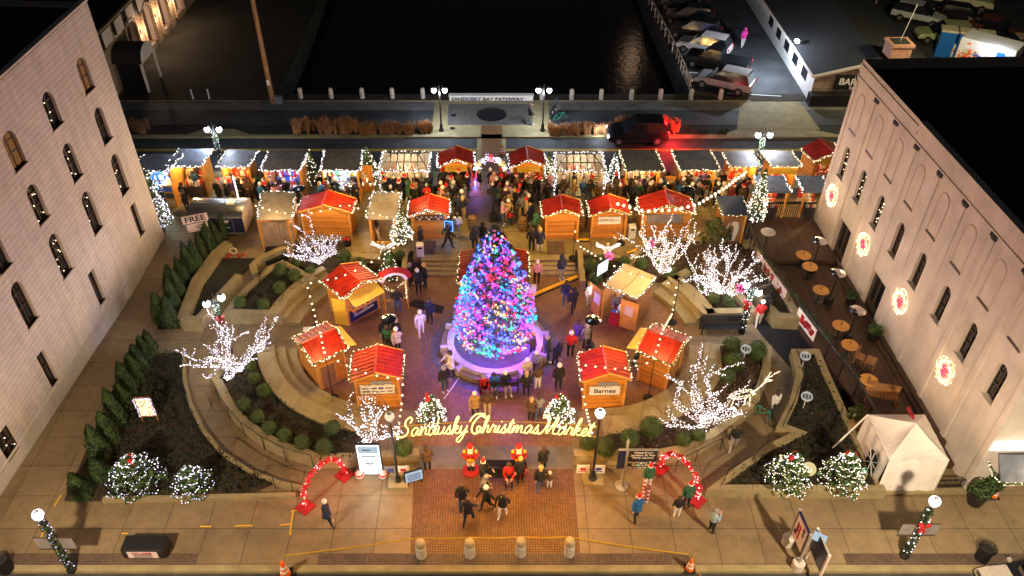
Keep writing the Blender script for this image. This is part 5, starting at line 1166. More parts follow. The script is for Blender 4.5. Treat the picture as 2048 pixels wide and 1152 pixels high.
bare_tree('widest bare tree with white lights above the mulch bed by the deck', 1440, 590, 2.3, 2.3, .5, 11, ('bulb_white',), 480, seed=7, pw=45, ln=(1, .88, .85))
bare_tree('bare tree with white lights beside the lit deer', 1405, 855, 2.2, 2.2, .5, 11, ('bulb_white',), 420, seed=8, pw=35, bd=.062)
# ---- ornamental grasses in the strip ----
def grass_clump(label, u0, u1, v, n, h=.8, z=NP, matn='grass_dry'):
    a, b = P(u0, v, z), P(u1, v, z); t0 = ((a[0]+b[0])/2, a[1], z); m = MB()
    for i in range(n):
        cx = rnd.uniform(a[0], b[0])-t0[0]; cy = rnd.uniform(-.35, .45)
        for k in range(22):
            an = rnd.uniform(0, 6.28); sp = rnd.uniform(.05, .3); hh = h*rnd.uniform(.6, 1.15); bx_, by_ = cx+rnd.uniform(-.08, .08), cy+rnd.uniform(-.08, .08); w = .028
            p1 = (bx_+math.cos(an)*sp*.5, by_+math.sin(an)*sp*.5, hh*.75); p2 = (bx_+math.cos(an)*sp*1.3, by_+math.sin(an)*sp*1.3, hh*.95)
            m.add([(bx_-w, by_, 0), (bx_+w, by_, 0), (p1[0]+w, p1[1], p1[2]), (p1[0]-w, p1[1], p1[2]), (p2[0], p2[1], p2[2])], [(0, 1, 2, 3), (3, 2, 4)])
    o = m.build('ornamental_grass', matn, origin=None); o.location = t0; tag(o, label, 'ornamental grass', 'dry grasses in the roadside strip')
grass_clump('two clumps of orange dry grass near the white building', 262, 298, 263, 14, .9)
grass_clump('tall stretch of dry orange grass left of the path', 580, 715, 264, 60, 1.0)
grass_clump('lower stretch of dry orange grass up to the left twin lamp', 720, 868, 266, 60, .8)
grass_clump('dry golden grass beside the right twin lamp', 1100, 1225, 268, 55, .75)
grass_clump('dry grass glowing red behind the passing van', 1228, 1365, 262, 52, 1.0)
grass_clump('short dark grass at the end of the strip near the driveway', 1380, 1460, 264, 10, .3, NP, 'leaf_dark')
# =====================================================================  LAMP POSTS
def globe_lamp(name, label, loc, H, heads, cold=True, w=120, base=True, garland=None, flags=False, bow=False, group=None, spread=.38, rz=0, col=None, gm=None):
    t = T(name, label, 'lamp post', loc, rz, group)
    m = MB(); m.lathe([(.19, 0), (.19, .12), (.13, .2), (.11, .5), (.06, .62), (.05, H-.35), (.045, H-.3)], (0, 0, 0), 12); m.build('post', 'black_metal', t)
    mm = gm or ('globe_cold' if cold else 'globe_warm')
    xs = [0] if heads == 1 else [-spread, spread]
    if heads == 2: m = MB(); m.tube([(-spread, 0, H-.3), (-spread*.6, 0, H-.05), (0, 0, H-.35), (spread*.6, 0, H-.05), (spread, 0, H-.3)], .025, 6); m.cone((0, 0, H-.4), (0, 0, H+.1), .03, .01, 6); m.build('arm', 'black_metal', t)
    for x in xs:
        m = MB(); zz = H-.1 if heads == 1 else H-.42
        m.ball((x, 0, zz), .2 if heads == 1 else .18, 0, 12, 8); g = m.build('globe', mm, t)
        m = MB(); m.lathe([(.13, -.24), (.14, -.2), (.05, -.16)], (x, 0, zz), 10); m.lathe([(.09, .16), (.1, .18), (.03, .25)], (x, 0, zz), 12); m.build('cap', 'black_metal' if heads == 2 else 'grey_metal', g)
        l = lamp(x, 0, zz-.3 if heads == 2 else zz-.05, col or ((.75, .85, 1) if cold else (1, .8, .5)), w/len(xs), .16); l.parent = t
        if heads == 1: l.location.z = zz+.0; l.data.shadow_soft_size = .2
    if garland:
        pp = []; n = 90
        for i in range(n): a = i*.55; z = .25+(H-.7)*i/n; pp.append((math.cos(a)*.1, math.sin(a)*.1, z))
        m = MB(); m.tube(pp, .055, 5, 0)
        for i in range(300): z = rnd.uniform(.3, H-.5); a = rnd.uniform(0, 6.28); m.leaf((.15*math.cos(a), .15*math.sin(a), z), .07)
        m.bulbs(pp, .12, .03, 1, .07); m.build('light_garland', ['leaf_dark', garland], t)
    if flags:
        for sg in (-1, 1):
            m = MB(); m.box((sg*.44, 0, H*.38), (.6, .03, .8), 0, 0); f = m.build('flag', 'frame_brown', t)
            m = MB(); m.bx(sg*.48-.26, sg*.48+.26, -.022, -.016, H*.38+.1, H*.38+.75); m.build('print', 'roof_grey', f)
    if bow: m = MB(); m.ball((-.13, -.14, H*.62), .12, 0, 7, 5); m.ball((.13, -.14, H*.62), .12, 0, 7, 5); m.cone((0, -.15, H*.6), (-.1, -.18, H*.6-.35), .04, .06, 5); m.cone((0, -.15, H*.6), (.1, -.18, H*.6-.35), .04, .06, 5); m.build('red_bow', 'red_cloth', t)
    return t
LG = 'street lamps wrapped in greenery with flags'
globe_lamp('street_lamp', 'single-globe lamp wrapped in blue-lit greenery with two dark flags near the news box', P(144, 1140), 3.8, 1, True, 260, garland='bulb_cool', flags=True, group=LG, col=(1, .86, .72))
globe_lamp('street_lamp', 'single-globe lamp wrapped in greenery with red bow and two pale flags near the tent', P(1808, 1112), 3.75, 1, True, 300, garland='bulb_white', flags=True, bow=True, group=LG, col=(1, .86, .72))
p = P(797, 968); t = globe_lamp('street_lamp', 'tall black lamp with unlit cream globe holding the script sign, beside the notice screen', p, 4.5, 1, False, 12, garland=None, gm='globe_warm')  # unlit globe, drawn with a faint emissive glow and a weak lamp
m = MB(); m.bx(-.42, .42, -.35, .45, 0, .22); m.build('plinth', 'concrete', t)
p = P(1185, 958); t = globe_lamp('street_lamp', 'tall black lamp with brilliant cold globe holding the script sign, beside the wayfinding board', p, 4.4, 1, True, 110)
m = MB(); m.bx(-.45, .45, -.35, .45, 0, .06); m.build('plinth', 'concrete', t)
TG2 = 'lamp posts with two globes'
globe_lamp('twin_lamp', 'lamp post with two globes left of the bay pathway wall', P(883, 262, NP), 3.6, 2, True, 420, group=TG2)
globe_lamp('twin_lamp', 'lamp post with two globes right of the bay pathway wall', P(1085, 262, NP), 3.6, 2, True, 420, group=TG2)
x, y, _ = P(423, 247, NP+4.0); globe_lamp('twin_lamp', 'lamp post with two globes rising between the first grey-roofed stalls', (x, y, NP), 4.0, 2, True, 420, garland='bulb_cool', group=TG2)
x, y, _ = P(1531, 258, NP+3.9); globe_lamp('twin_lamp', 'lamp post with two globes behind the pale-roofed stalls', (x, y, NP), 3.9, 2, True, 420, garland='bulb_warm', group=TG2)
x, y, _ = P(424, 588, 3.9); globe_lamp('twin_lamp', 'lamp post with two globes, lights and red bow at the left ramp', (x, y, 0), 3.9, 2, True, 170, garland='bulb_white', bow=True, group=TG2, rz=.7)
globe_lamp('twin_lamp', 'lamp post with two globes wrapped in greenery beside the black bench', P(1483, 664), 3.4, 2, True, 170, garland='bulb_white', bow=True, group=TG2, rz=-.9)
# street lights on the near side of the street (outside the picture): they light the forecourt
def cobra(x, y, rz, w, col, h=9):
    t = T('street_light', 'tall road light across the street, %s' % ('west one' if x < -5 else 'east one' if x > 5 else 'middle one'), 'street light', (x, y, -.16), rz, 'tall road lights')
    m = MB(); m.cone((0, 0, 0), (0, 0, h), .12, .07, 8); m.tube([(0, 0, h), (0, .6, h+.5), (0, 2.0, h+.6)], .05, 6); m.build('pole', 'grey_metal', t)
    m = MB(); m.box((0, 2.1, h+.5), (.3, .7, .16)); hd = m.build('lamp_head', 'grey_metal', t); m = MB(); m.box((0, 2.1, h+.46), (.22, .5, .04)); m.build('lens', 'globe_warm', hd)
    l = lamp(0, 2.1, h+.3, col, w, .25, 'SPOT', (math.radians(28), 0, 0), 150); l.parent = t
cobra(-15.5, 9.5, 0, 3700, (1, .76, .50)); cobra(14.0, 9.5, 0, 4700, (1, .77, .51)); cobra(0, 7.5, 0, 1100, (1, .64, .30))

# amber point lamps added above the strings and over other market ground
for (u, v, z, w) in ((545, 418, 3.2, 45), (655, 408, 3.3, 45), (760, 425, 3.2, 45), (1200, 505, 2.7, 40), (1120, 445, 3.1, 45), (1290, 415, 3.3, 50), (1440, 378, 3.3, 60), (625, 605, 2.3, 40), (720, 540, 2.9, 40), (650, 700, 2.7, 40), (745, 690, 2.6, 40), (810, 770, 2.2, 40), (1170, 765, 2.2, 40), (1225, 690, 2.6, 40), (1290, 552, 2.9, 40), (1348, 610, 1.6, 35), (1310, 700, 2.7, 40), (900, 395, 2.9, 60), (1030, 420, 2.9, 45), (820, 380, 2.9, 45), (700, 385, 2.9, 35), (1230, 390, 2.9, 45), (470, 375, 2.8, 50), (1000, 600, 1.0, 0)):
    if w: x, y, _ = P(u, v, z); lamp(x, y, 3.7, (1, .60, .19), w*2.7, .15)
# =====================================================================  SCRIPT SIGN
GL = {'S': (1.45, [[(-.5, .45), (-.2, 0), (.5, -.05), (1.0, .35), (.95, .9), (.55, 1.3), (.5, 1.85), (.9, 2.25), (1.25, 2.0), (1.1, 1.6)]]),
'a': (1.1, [[(.85, .8), (.5, 1.0), (.12, .65), (.15, .12), (.5, .08), (.85, .85), (.82, .2), (1.1, .12)]]),
'n': (1.05, [[(0, .12), (.15, .95), (.12, .08), (.4, .8), (.72, .92), (.74, .2), (1.05, .12)]]),
'd': (1.15, [[(.8, .8), (.5, 1), (.12, .65), (.15, .12), (.5, .08), (.85, .9), (.98, 2.0), (.85, .2), (1.15, .12)]]),
'u': (1.05, [[(0, .12), (.12, .95), (.12, .25), (.4, .06), (.75, .5), (.78, .95), (.75, .2), (1.05, .12)]]),
's': (.8, [[(0, .12), (.42, 1.05), (.4, .75), (.62, .35), (.42, .03), (.12, .15)], [(.42, .03), (.8, .12)]]),
'k': (.95, [[(0, .12), (.42, 1.7), (.32, 2.1), (.15, 1.7), (.12, 0), (.3, .75), (.62, .95), (.62, .62), (.28, .5), (.65, .08), (.95, .12)]]),
'y': (1.05, [[(0, .12), (.12, .95), (.14, .3), (.42, .1), (.75, .6), (.8, .95), (.65, -.3), (.3, -1.0), (-.05, -.75), (.3, -.2), (1.05, .3)]]),
'C': (1.55, [[(-.3, 1.5), (.2, 2.25), (1.2, 2.3), (1.45, 1.9), (.9, 2.1), (.35, 1.5), (.2, .6), (.6, 0), (1.15, .1), (1.3, .7), (.9, .8), (.95, .3), (1.55, .12)]]),
'h': (1.0, [[(0, .12), (.42, 1.7), (.32, 2.1), (.15, 1.7), (.12, .05), (.35, .75), (.66, .92), (.72, .2), (1.0, .12)]]),
'r': (.85, [[(0, .12), (.2, 1.05), (.32, .85), (.62, .85), (.58, .2), (.85, .12)]]),
'i': (.5, [[(0, .12), (.2, .95), (.2, .15), (.5, .12)], [(.3, 1.35), (.34, 1.42)]]),
't': (.6, [[(0, .12), (.38, 1.7), (.28, .2), (.6, .12)], [(.02, 1.15), (.66, 1.25)]]),
'm': (1.55, [[(0, .12), (.15, .95), (.12, .08), (.38, .8), (.62, .9), (.62, .08), (.88, .8), (1.14, .9), (1.2, .2), (1.55, .12)]]),
'M': (2.1, [[(-.5, .3), (-.1, 0), (.35, .6), (.55, 1.7), (.3, 2.3), (-.1, 2.1), (.3, 1.9)], [(.6, 1.9), (.75, .1), (1.6, 2.1), (1.45, .5), (1.7, .08), (2.1, .12)]]),
'e': (.8, [[(0, .15), (.55, .55), (.5, .95), (.2, .8), (.12, .3), (.42, .03), (.8, .15)]])}
def catmull(p, n=5):
    if len(p) < 3: return p
    q = [p[0]]+p+[p[-1]]; out = []
    for i in range(1, len(q)-2):
        for k in range(n):
            t = k/n; a, b, c, d = q[i-1], q[i], q[i+1], q[i+2]
            out.append(tuple(.5*(2*b[j]+(c[j]-a[j])*t+(2*a[j]-5*b[j]+4*c[j]-d[j])*t*t+(3*b[j]-a[j]-3*c[j]+d[j])*t**3) for j in (0, 1)))
    return out+[q[-2]]
zS = 3.55; A = Vector(P(803, 880, zS)); B = Vector(P(1190, 884, zS)); Wd = 'SanduskyChristmasMarket'; tot = sum(GL[c][0] for c in Wd)+.55
yS = 21.35; xA = A.x; xB = B.x; sxx = (xB-xA)/tot
t = T('script_sign', 'glowing golden cursive sign Sandusky Christmas Market strung between two tall lamps', 'sign', ((xA+xB)/2, yS, zS)); cx = xA
for wi, word in enumerate(('Sandusky', 'Christmas', 'Market')):
    m = MB()
    for ch in word:
        adv, st = GL[ch]
        for s in st:
            pts = catmull(s); pp = []
            for (x, y) in pts:
                X = cx+(x+y*.33)*sxx-.12; fr = (X-xA)/(xB-xA); pp.append((X-(xA+xB)/2, 0, y*.5+.22*math.sin(pi*fr)))
            m.tube(pp, .025 if ch.islower() else .03, 6)
        cx += adv*sxx
    cx += .22*sxx; m.build('neon_word', 'neon', t)
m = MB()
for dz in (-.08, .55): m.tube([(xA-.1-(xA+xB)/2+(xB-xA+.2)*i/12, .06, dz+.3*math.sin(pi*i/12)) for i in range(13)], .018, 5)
m.build('support_rail', 'painted_rail_glow', t)  # rails are no lamps: the neon's light on them is put in as emission
for fx in (-.38, -.13, .13, .38): l = lamp((xB-xA)*fx, -.75, .2, (1, .46, .08), 230, .35); l.parent = t
# ---- festoon strings and their poles ----
def festoon(label, px, z, sp=.42, r=.05, bul='bulb_warm', sag=.0):
    q = [Vector(P(p[0], p[1], p[2] if len(p) > 2 else z)) for p in px]; o = q[0]; m = MB(); m.tube([p-o for p in q], .01, 4, 1)
    for a, b in zip(q[:-1], q[1:]):
        k = max(1, int((b-a).length/sp))
        for i in range(k): c = a+(b-a)*((i+.5)/k)-o; m.ball((c.x, c.y, c.z-.05), r, 0, 7, 5)
    x = m.build('string_lights', [bul, 'ink'], origin=None); x.location = o; return tag(x, label, 'string lights')
festoon('string of bulbs crossing the trailer-side stalls and the big plank-backed hut', [(505, 408), (545, 420), (595, 430), (650, 419), (690, 407), (725, 418), (795, 440)], 3.3)
festoon('string of bulbs from the wooden stump tree to the pole above the curved steps', [(800, 485, 2.6), (765, 510, 2.9), (720, 535, 3.0), (680, 553, 3.0), (613, 566, 3.0)], 3)
festoon('string of bulbs dropping down the pole beside the four-sided bed', [(613, 566, 3.0), (622, 600, 2.4), (634, 648, .8), (641, 665, 2.6), (645, 690, 2.7), (650, 708, 2.8)], 3, .36)
festoon('string of bulbs over the sponsor-board hut running down to the script sign', [(650, 708, 2.8), (720, 742, 2.7), (765, 752, 2.7), (806, 757, 2.6), (804, 800, 1.8), (797, 850, 2.4), (795, 880, 3.6)], 3, .45)
festoon('string of bulbs from the LEWCO row past the lit angel to the curved coping', [(1148, 452, 3.0), (1158, 490, 1.8), (1195, 512, 2.8), (1250, 542, 3.0), (1320, 562, 3.0), (1354, 566, 3.0)], 3, .5)
festoon('string of bulbs down the pole by the coping and over the hut near the bench', [(1354, 566, 3.0), (1345, 625, 1.2), (1325, 660, 2.6), (1315, 695, 2.8), (1305, 722, 2.8)], 3, .4)
festoon('string of bulbs across the Barnes hut down to the script sign', [(1305, 722, 2.8), (1240, 737, 2.7), (1162, 728, 2.7), (1163, 770, 1.8), (1172, 815, 2.0), (1185, 868, 3.5)], 3, .42)
festoon('thick diagonal string of large bulbs above the crowd near the navy roof', [(1230, 405), (1290, 421), (1345, 419), (1395, 408), (1450, 375), (1492, 343)], 3.4, .34, .085)
festoon('short string of bulbs falling in front of the food trailer', [(465, 350), (473, 380), (477, 398)], 3.0, .18, .05, 'bulb_white')
def pole(label, u, v, h, z=0):
    t = T('light_pole', label, 'pole', P(u, v, z)); m = MB(); m.cone((0, 0, .1), (0, 0, h), .025, .02, 6); m.build('pole', 'black_metal', t); m = MB(); m.lathe([(.26, 0), (.26, .07), (.12, .14), (.04, .25)], (0, 0, 0), 10); m.build('base', 'rubber', t)
pole('thin black pole in front of the hut with small door', 667, 797, 2.8); pole('thin black pole in front of the hut nearest the bench', 1296, 797, 2.8); pole('thin black pole beside the four-sided bed and white planter', 633, 655, 3.0)
pole('thin black pole at the foot of the steps by the beige booth', 1344, 645, 3.0); pole('thin pole beside the glowing menu screen', 1172, 577, 2.8); pole('thin pole in front of the LEWCO hut', 1242, 487, 2.2, NP); pole('thin pole beside the bare-fronted hut', 1146, 517, 2.6, NP); pole('thin pole next to the white bin at the top of the steps', 825, 525, 2.6, NP)
# =====================================================================  PROPS
def at(u, v, z=0): return P(u, v, z)
# bollards
def bollard(label, u, v, z, h, r, group, round_=True):
    t = T('bollard', label, 'bollard', at(u, v, z), 0, group); m = MB(); m.lathe([(r, 0), (r*1.02, h*.05), (r, h*.62), (r*.9, h*.64), (r*.9, h*.67), (r, h*.69)], (0, 0, 0), 20, 0); m.build('body', 'bollard_stone', t, smooth=False)
    m = MB(); m.lathe([(r, h*.69), (r*.98, h*.85), (r*.75, h*.95), (r*.3, h)], (0, 0, 0), 20); m.build('cap', 'bollard_cap' if round_ else 'bollard_stone', t)
for i, (u, v) in enumerate(((843, 1111), (940, 1110), (1041, 1108), (1138, 1108))): bollard('pale bollard with ochre cap, ' + ('the westernmost of four', 'second from the west', 'second from the east', 'the easternmost of four')[i], u, v, 0, 1.05, .21, 'stone bollards at the street edge')
for i, u in enumerate((602, 663, 725, 785, 846)): bollard('white bollard left of the pathway sign, ' + ('next to the utility pole', 'second from the utility pole', 'middle one', 'second from the left twin lamp', 'next to the left twin lamp')[i], u, 196, NP, .85, .17, 'white bollards along the water', False)
for i, u in enumerate((1083, 1143, 1202, 1262, 1320, 1381, 1440)): bollard('white bollard right of the pathway sign, ' + ('behind the right twin lamp', 'first past the right twin lamp', 'second past the right twin lamp', 'third past the right twin lamp', 'fourth past the right twin lamp', 'pinkish one at the dock railing', 'in front of the nearest parked car')[i], u, 198, NP, .85, .17, 'white bollards along the water', False)
# pathway sign wall
a, b = at(899, 203, NP), at(1066, 203, NP); t = T('sign_wall', 'long low white wall lettered SANDUSKY BAY PATHWAY by the water', 'sign', ((a[0]+b[0])/2, a[1], NP)); L = b[0]-a[0]
m = MB(); m.bx(-L/2, L/2, 0, .35, 0, .42); m.bx(-L/2-.05, L/2+.05, -.04, .4, .42, .5); m.build('wall', 'white_paint', t); text('SANDUSKY BAY PATHWAY', .37, 'ink', t, (-.3, -.03, .2), (pi/2, 0, 0), bold=.008, sx=1.22)
# utility pole and cabinet
t = T('utility_pole', 'tall bare wooden utility pole beside the dark lawn', 'pole', at(546, 207, NP)); m = MB(); m.cone((0, 0, 0), (0, 0, 13), .2, .13, 9); m.build('shaft', 'stone_tan' if False else 'wood_brown', t); m = MB(); m.bx(-.12, .12, -.23, -.2, 1.6, 2.0); m.build('notice', 'paper', t)
t = T('utility_cabinet', 'small grey ribbed cabinet at the foot of the utility pole', 'cabinet', at(559, 207, NP)); m = MB(); m.bx(-.28, .28, -.2, .2, 0, .6); m.build('body', 'grey_metal', t); m = MB(); [m.bx(-.24+k*.1, -.2+k*.1, -.215, -.2, .08, .52) for k in range(5)]; m.build('louvre', 'pole_grey', t)
# benches
def bench(label, loc, rz, L=1.8, matn='black_metal', cat='bench'):
    t = T('bench', label, cat, loc, rz, None); m = MB()
    for k in range(5): m.bx(-L/2, L/2, -.25+k*.1, -.17+k*.1, .42, .45)
    m.build('seat', matn, t); m = MB()
    for k in range(4): m.bx(-L/2, L/2, .26+k*.02, .3+k*.02, .5+k*.1, .57+k*.1)
    m.build('backrest', matn, t)
    for x in (-L/2+.06, L/2-.06): m = MB(); m.bx(x-.03, x+.03, -.25, -.2, 0, .62); m.bx(x-.03, x+.03, .22, .28, 0, .9); m.bx(x-.03, x+.03, -.25, .28, .6, .64); m.build('leg', matn, t)
    return t
bench('black slatted bench against the stone planter wall', at(1442, 664), pi*0, 2.3)
bench('bench behind the wheelchair on the south side of the ringed tree', at(1005, 778), pi, 1.6)
bench('bench with bronze back between the two nutcrackers', at(1005, 958), 0, 1.5)
# patio heaters
def heater(label, u, v, z, h=2.2, mt='steel', g='mushroom patio heaters'):
    x, y, _ = P(u, v, z+h); t = T('patio_heater', label, 'heater', (x, y, z), 0, g)
    m = MB(); m.lathe([(.24, 0), (.24, .5), (.2, .55), (.05, .6), (.04, h-.25), (.09, h-.24), (.09, h-.08)], (0, 0, 0), 14); m.build('stand', 'black_metal', t)
    m = MB(); m.lathe([(.40, h-.08), (.41, h-.06), (.3, h-.01), (.12, h+.03), (.01, h+.04)], (0, 0, 0), 24); m.build('reflector', mt, t)
heater('mushroom heater with four people huddled under it left of the tree', 776, 636, 0); heater('mushroom heater on the brick right of the tree', 1186, 638, 0); heater('mushroom heater behind the plank-backed hut', 597, 375, NP); heater('mushroom heater in the middle of the dark paving circle', 986, 381, NP, mt='hat_black'); heater('mushroom heater in the crowd behind the widest hut', 1377, 376, NP); heater('white-topped heater standing by the deck corner', 1537, 462, .45, mt='white_paint')
for i, (u, v) in enumerate(((1641, 480), (1677, 544), (1716, 619))): heater('steel heater on the dining deck, ' + ('farthest one', 'middle one', 'nearest one')[i], u, v, .32)
# deck tables
def dtable(label, u, v):
    x, y, _ = P(u, v, 1.1); t = T('deck_table', label, 'table', (x, y, .32), 0, 'round wooden tables on the deck'); m = MB(); m.lathe([(.42, .76), (.43, .78), (.42, .8), (.01, .8)], (0, 0, 0), 24); m.build('tabletop', 'wood_trim', t)
    m = MB(); m.cone((0, 0, 0), (0, 0, .76), .04, .04, 6); m.lathe([(.25, 0), (.25, .03), (.04, .06)], (0, 0, 0), 12); m.build('pedestal', 'black_metal', t); m = MB(); m.cone((0, 0, .8), (.03, .06, 1.0), .02, .015, 5); m.build('holder', 'black_metal', t)
for (u, v), w in zip(((1607, 510), (1620, 533), (1642, 580), (1682, 651), (1700, 690), (1738, 760)), ('at the far end', 'second from the far end', 'beside the middle heater', 'beside the nearest heater', 'just past the nearest heater', 'nearest the white tent')): dtable('round wooden table on the dining deck, ' + w, u, v)
def chair(label, x, y, rz, z=.32, matn='wood_brown', g='chairs on the dining deck'):
    t = T('chair', label, 'chair', (x, y, z), rz, g); m = MB(); m.bx(-.22, .22, -.22, .22, .43, .47); m.build('seat', matn, t); m = MB(); m.bx(-.22, .22, .2, .24, .55, .95); m.build('backrest', matn, t)
    for sx in (-1, 1):
        for sy in (-1, 1): m = MB(); m.bx(sx*.2-.02, sx*.2+.02, sy*.2-.02, sy*.2+.02, 0, .95 if sy > 0 else .43); m.build('leg', matn, t)
x, y, _ = P(1742, 722, .8); chair('tan wooden chair on the deck beyond the last round table', x, y, 2.6); x, y, _ = P(1722, 712, .8); chair('tan wooden chair with its back to the deck railing', x, y, .8)
x, y, _ = P(1765, 790, .8)
t = T('slatted_bench', 'slatted wooden bench by the black gate at the near end of the deck', 'bench', (x, y, .32), -.25); m = MB(); [m.bx(-.7+k*.16, -.58+k*.16, -.2, .25, .42, .46) for k in range(9)]; m.build('seat', 'wood_brown', t); m = MB(); m.bx(-.75, .75, .25, .3, .4, .95); m.build('backrest', 'wood_brown', t); m = MB(); m.bx(-.72, -.66, -.2, .25, 0, .42); m.bx(.66, .72, -.2, .25, 0, .42); m.build('leg', 'wood_brown', t)
def pot(label, loc, r, h, kind='round', gl='leaf_mid'):
    t = T('potted_shrub', label, 'potted plant', loc, rnd.random()); m = MB(); m.lathe([(r*.7, 0), (r, h), (r*.92, h), (r*.9, h-.05), (.01, h-.05)], (0, 0, 0), 14 if kind == 'round' else 4); m.build('pot', 'black_metal', t)
    m = MB()
    for i in range(260): d = Vector((rnd.gauss(0, 1), rnd.gauss(0, 1), abs(rnd.gauss(0, 1)))).normalized()*r*1.25*rnd.uniform(.5, 1); m.leaf((d.x, d.y, h+d.z*.9), .07, rnd.randint(0, 1))
    m.build('foliage', ['leaf_mid', gl], t); return t
x, y, _ = P(1705, 592, .9); pot('black planter against the stucco wall past the first door', (x, y, .32), .3, .55); x, y, _ = P(1750, 662, .9); pot('black planter against the stucco wall past the second door', (x, y, .32), .33, .6)
pot('big dark pot with bright shrub in front of the shop', at(1948, 1005), .42, .75, gl='needle'); pot('dark pot with red-tinged shrub right beside the shop canopy', at(1978, 985), .35, .6)
t = conifer('fir', 'small conical fir in the dark at the near end of the deck', P(1708, 845, .2), 1.2, .38, apf, ('needle_olive', 'leaf_mid'), 2)
m = MB(); x, y, z = P(1712, 860, .2); tag(m.build('crate', 'paper_pink') if False else (m.bx(-.35, .35, -.25, .25, 0, .45) or m.build('wooden_crate', 'wood_brown')), 'pinkish wooden crate beside the white tent', 'crate').location = (x, y, z)
# ---- white tent ----
c, rz, w, d = frame4([(1779, 920), (1898, 920), (1735, 829), (1850, 829)], 2.05)
t = T('white_tent', 'white canopy tent with closed sides and round-topped window beside the stucco wall', 'tent', (c.x, c.y, 0), rz); a, b = w/2, d/2; n = 6
m = MB(); ap = Vector((0, -.1, 3.05)); E4 = [Vector(p) for p in ((-a, -b, 2.05), (a, -b, 2.05), (a, b, 2.05), (-a, b, 2.05))]
for i in range(4):
    p, q = E4[i], E4[(i+1) % 4]
    for k in range(n):
        for j in range(n):
            def pt(kk, jj):
                f, g = kk/n, jj/n; base = p+(q-p)*g; v = base+(ap-base)*f; v.z -= .28*math.sin(pi*f)*(.5+.5*abs(2*g-1)**0)*(1-.9*abs(2*g-1)**2); return v
            m.quad(pt(k, j), pt(k, j+1), pt(k+1, j+1), pt(k+1, j))
m.build('roof', 'white_cloth', t)
for i, nm in enumerate(('front', 'right', 'back', 'left')):
    p, q = E4[i], E4[(i+1) % 4]; m = MB(); N = 18; o = Vector(((q-p).y, -(q-p).x, 0)).normalized()
    for k in range(N):
        def wp(kk, z): f = kk/N; v = p+(q-p)*f; return Vector((v.x, v.y, z))+o*(.022*math.sin(kk*1.3+z)+(.12*(2.05-z)*.5))
        for z0, z1 in ((0.02, .8), (.8, 1.6), (1.6, 2.05)): m.quad(wp(k, z0), wp(k+1, z0), wp(k+1, z1), wp(k, z1))
    m.build('side_wall', 'white_cloth', t)
oo = arched(0, .55, .85, 1.1, 8); m = MB(); m.add([(-a-.2, -s-.55, z) for s, z in oo], [tuple(range(len(oo)))]); wn = m.build('window', 'glass_dark', t)
m = MB()
for (s0, z0), (s1, z1) in (((-.42, .6), (.42, 1.5)), ((.42, .6), (-.42, 1.5)), ((0, .55), (0, 1.65)), ((-.42, 1.1), (.42, 1.1))): m.cone((-a-.22, -s0-.55, z0), (-a-.22, -s1-.55, z1), .015, .015, 4)
m.build('frame', 'white_paint', wn)
m = MB(); m.add([(.02, -b+1.4, 2.96), (-.12, -b+1.65, 3.0), (.12, -b+1.75, 3.02), (.15, -b+1.5, 2.9)], [(0, 1, 2, 3)]); m.cone((0, .3, 3.0), (.15, .9, 2.85), .06, .1, 5); m.build('ribbon', 'red_cloth', t)
m = MB(); m.cone((-a, b, 2.05), (-a-1.6, b-1.0, 1.0), .04, .04, 6); m.build('loose_pole', 'white_paint', t)
fa, fb_ = Vector(P(1772, 978, .0)), Vector(P(1930, 975, .0)); t = T('low_fence', 'low black slatted fence in front of the white tent', 'fence', fa, math.atan2((fb_-fa).y, (fb_-fa).x)); L = (fb_-fa).length; m = MB()
for i in range(int(L/.1)): m.bx(i*.1, i*.1+.025, -.012, .012, .12, .55)
m.build('slat', 'black_metal', t); m = MB(); m.bx(0, L, -.02, .02, .52, .57); m.bx(0, L, -.02, .02, .1, .14); [m.bx(x, x+.05, -.03, .03, 0, .62) for x in (0, L/2, L-.05)]; m.build('frame', 'black_metal', t)
wallthing('kerb_wall', 'low stone kerb under the black slatted fence', [(1770, 982), (1932, 980)], .25, .12, 'kerb')
# ---- script poster totem, screens, boards ----
def boardstand(name, label, cat, loc, rz, w, h, z0, matn, frame='black_metal', legs=True, lean=0, thick=.08):
    t = T(name, label, cat, loc, rz); m = MB(); m.box((0, 0, z0-.04), (w+.1, thick, h+.1), 0, 0, lean); m.build('frame', frame, t)
    m = MB(); m.box((0, -thick/2-.012, z0), (w, .012, h), 0, 0, lean); p = m.build('board', matn, t)
    if legs and z0 > .1: m = MB(); m.bx(-w/2+.03, -w/2+.1, -.04, .04, 0, z0); m.bx(w/2-.1, w/2-.03, -.04, .04, 0, z0); m.build('leg', frame, t)
    return t, p
t, p = boardstand('notice_screen', 'tall bright white upright notice screen beside the left ornament arch', 'screen', at(744, 948), 0, .98, 1.95, .06, 'screen')
m = MB(); m.bx(-.42, .42, -.062, -.055, 1.5, 1.92, 0); m.bx(-.25, .1, -.07, -.06, 1.68, 1.74, 1); m.bx(-.3, .3, -.07, -.06, 1.28, 1.33, 1); m.ball((-.07, -.06, 1.02), .03, 1, 6, 4); m.ball((.07, -.06, 1.02), .03, 1, 6, 4); m.tube([(-.16, -.07, .8), (-.08, -.07, .84), (0, -.07, .78), (.1, -.07, .8), (.14, -.07, .88)], .03, 5, 1); m.build('print', ['screen_dim', 'ink'], p)
lamp(*Vector(at(744, 952, 1.2))-Vector((0, .25, 0)), (.8, .9, 1), 32, .4)
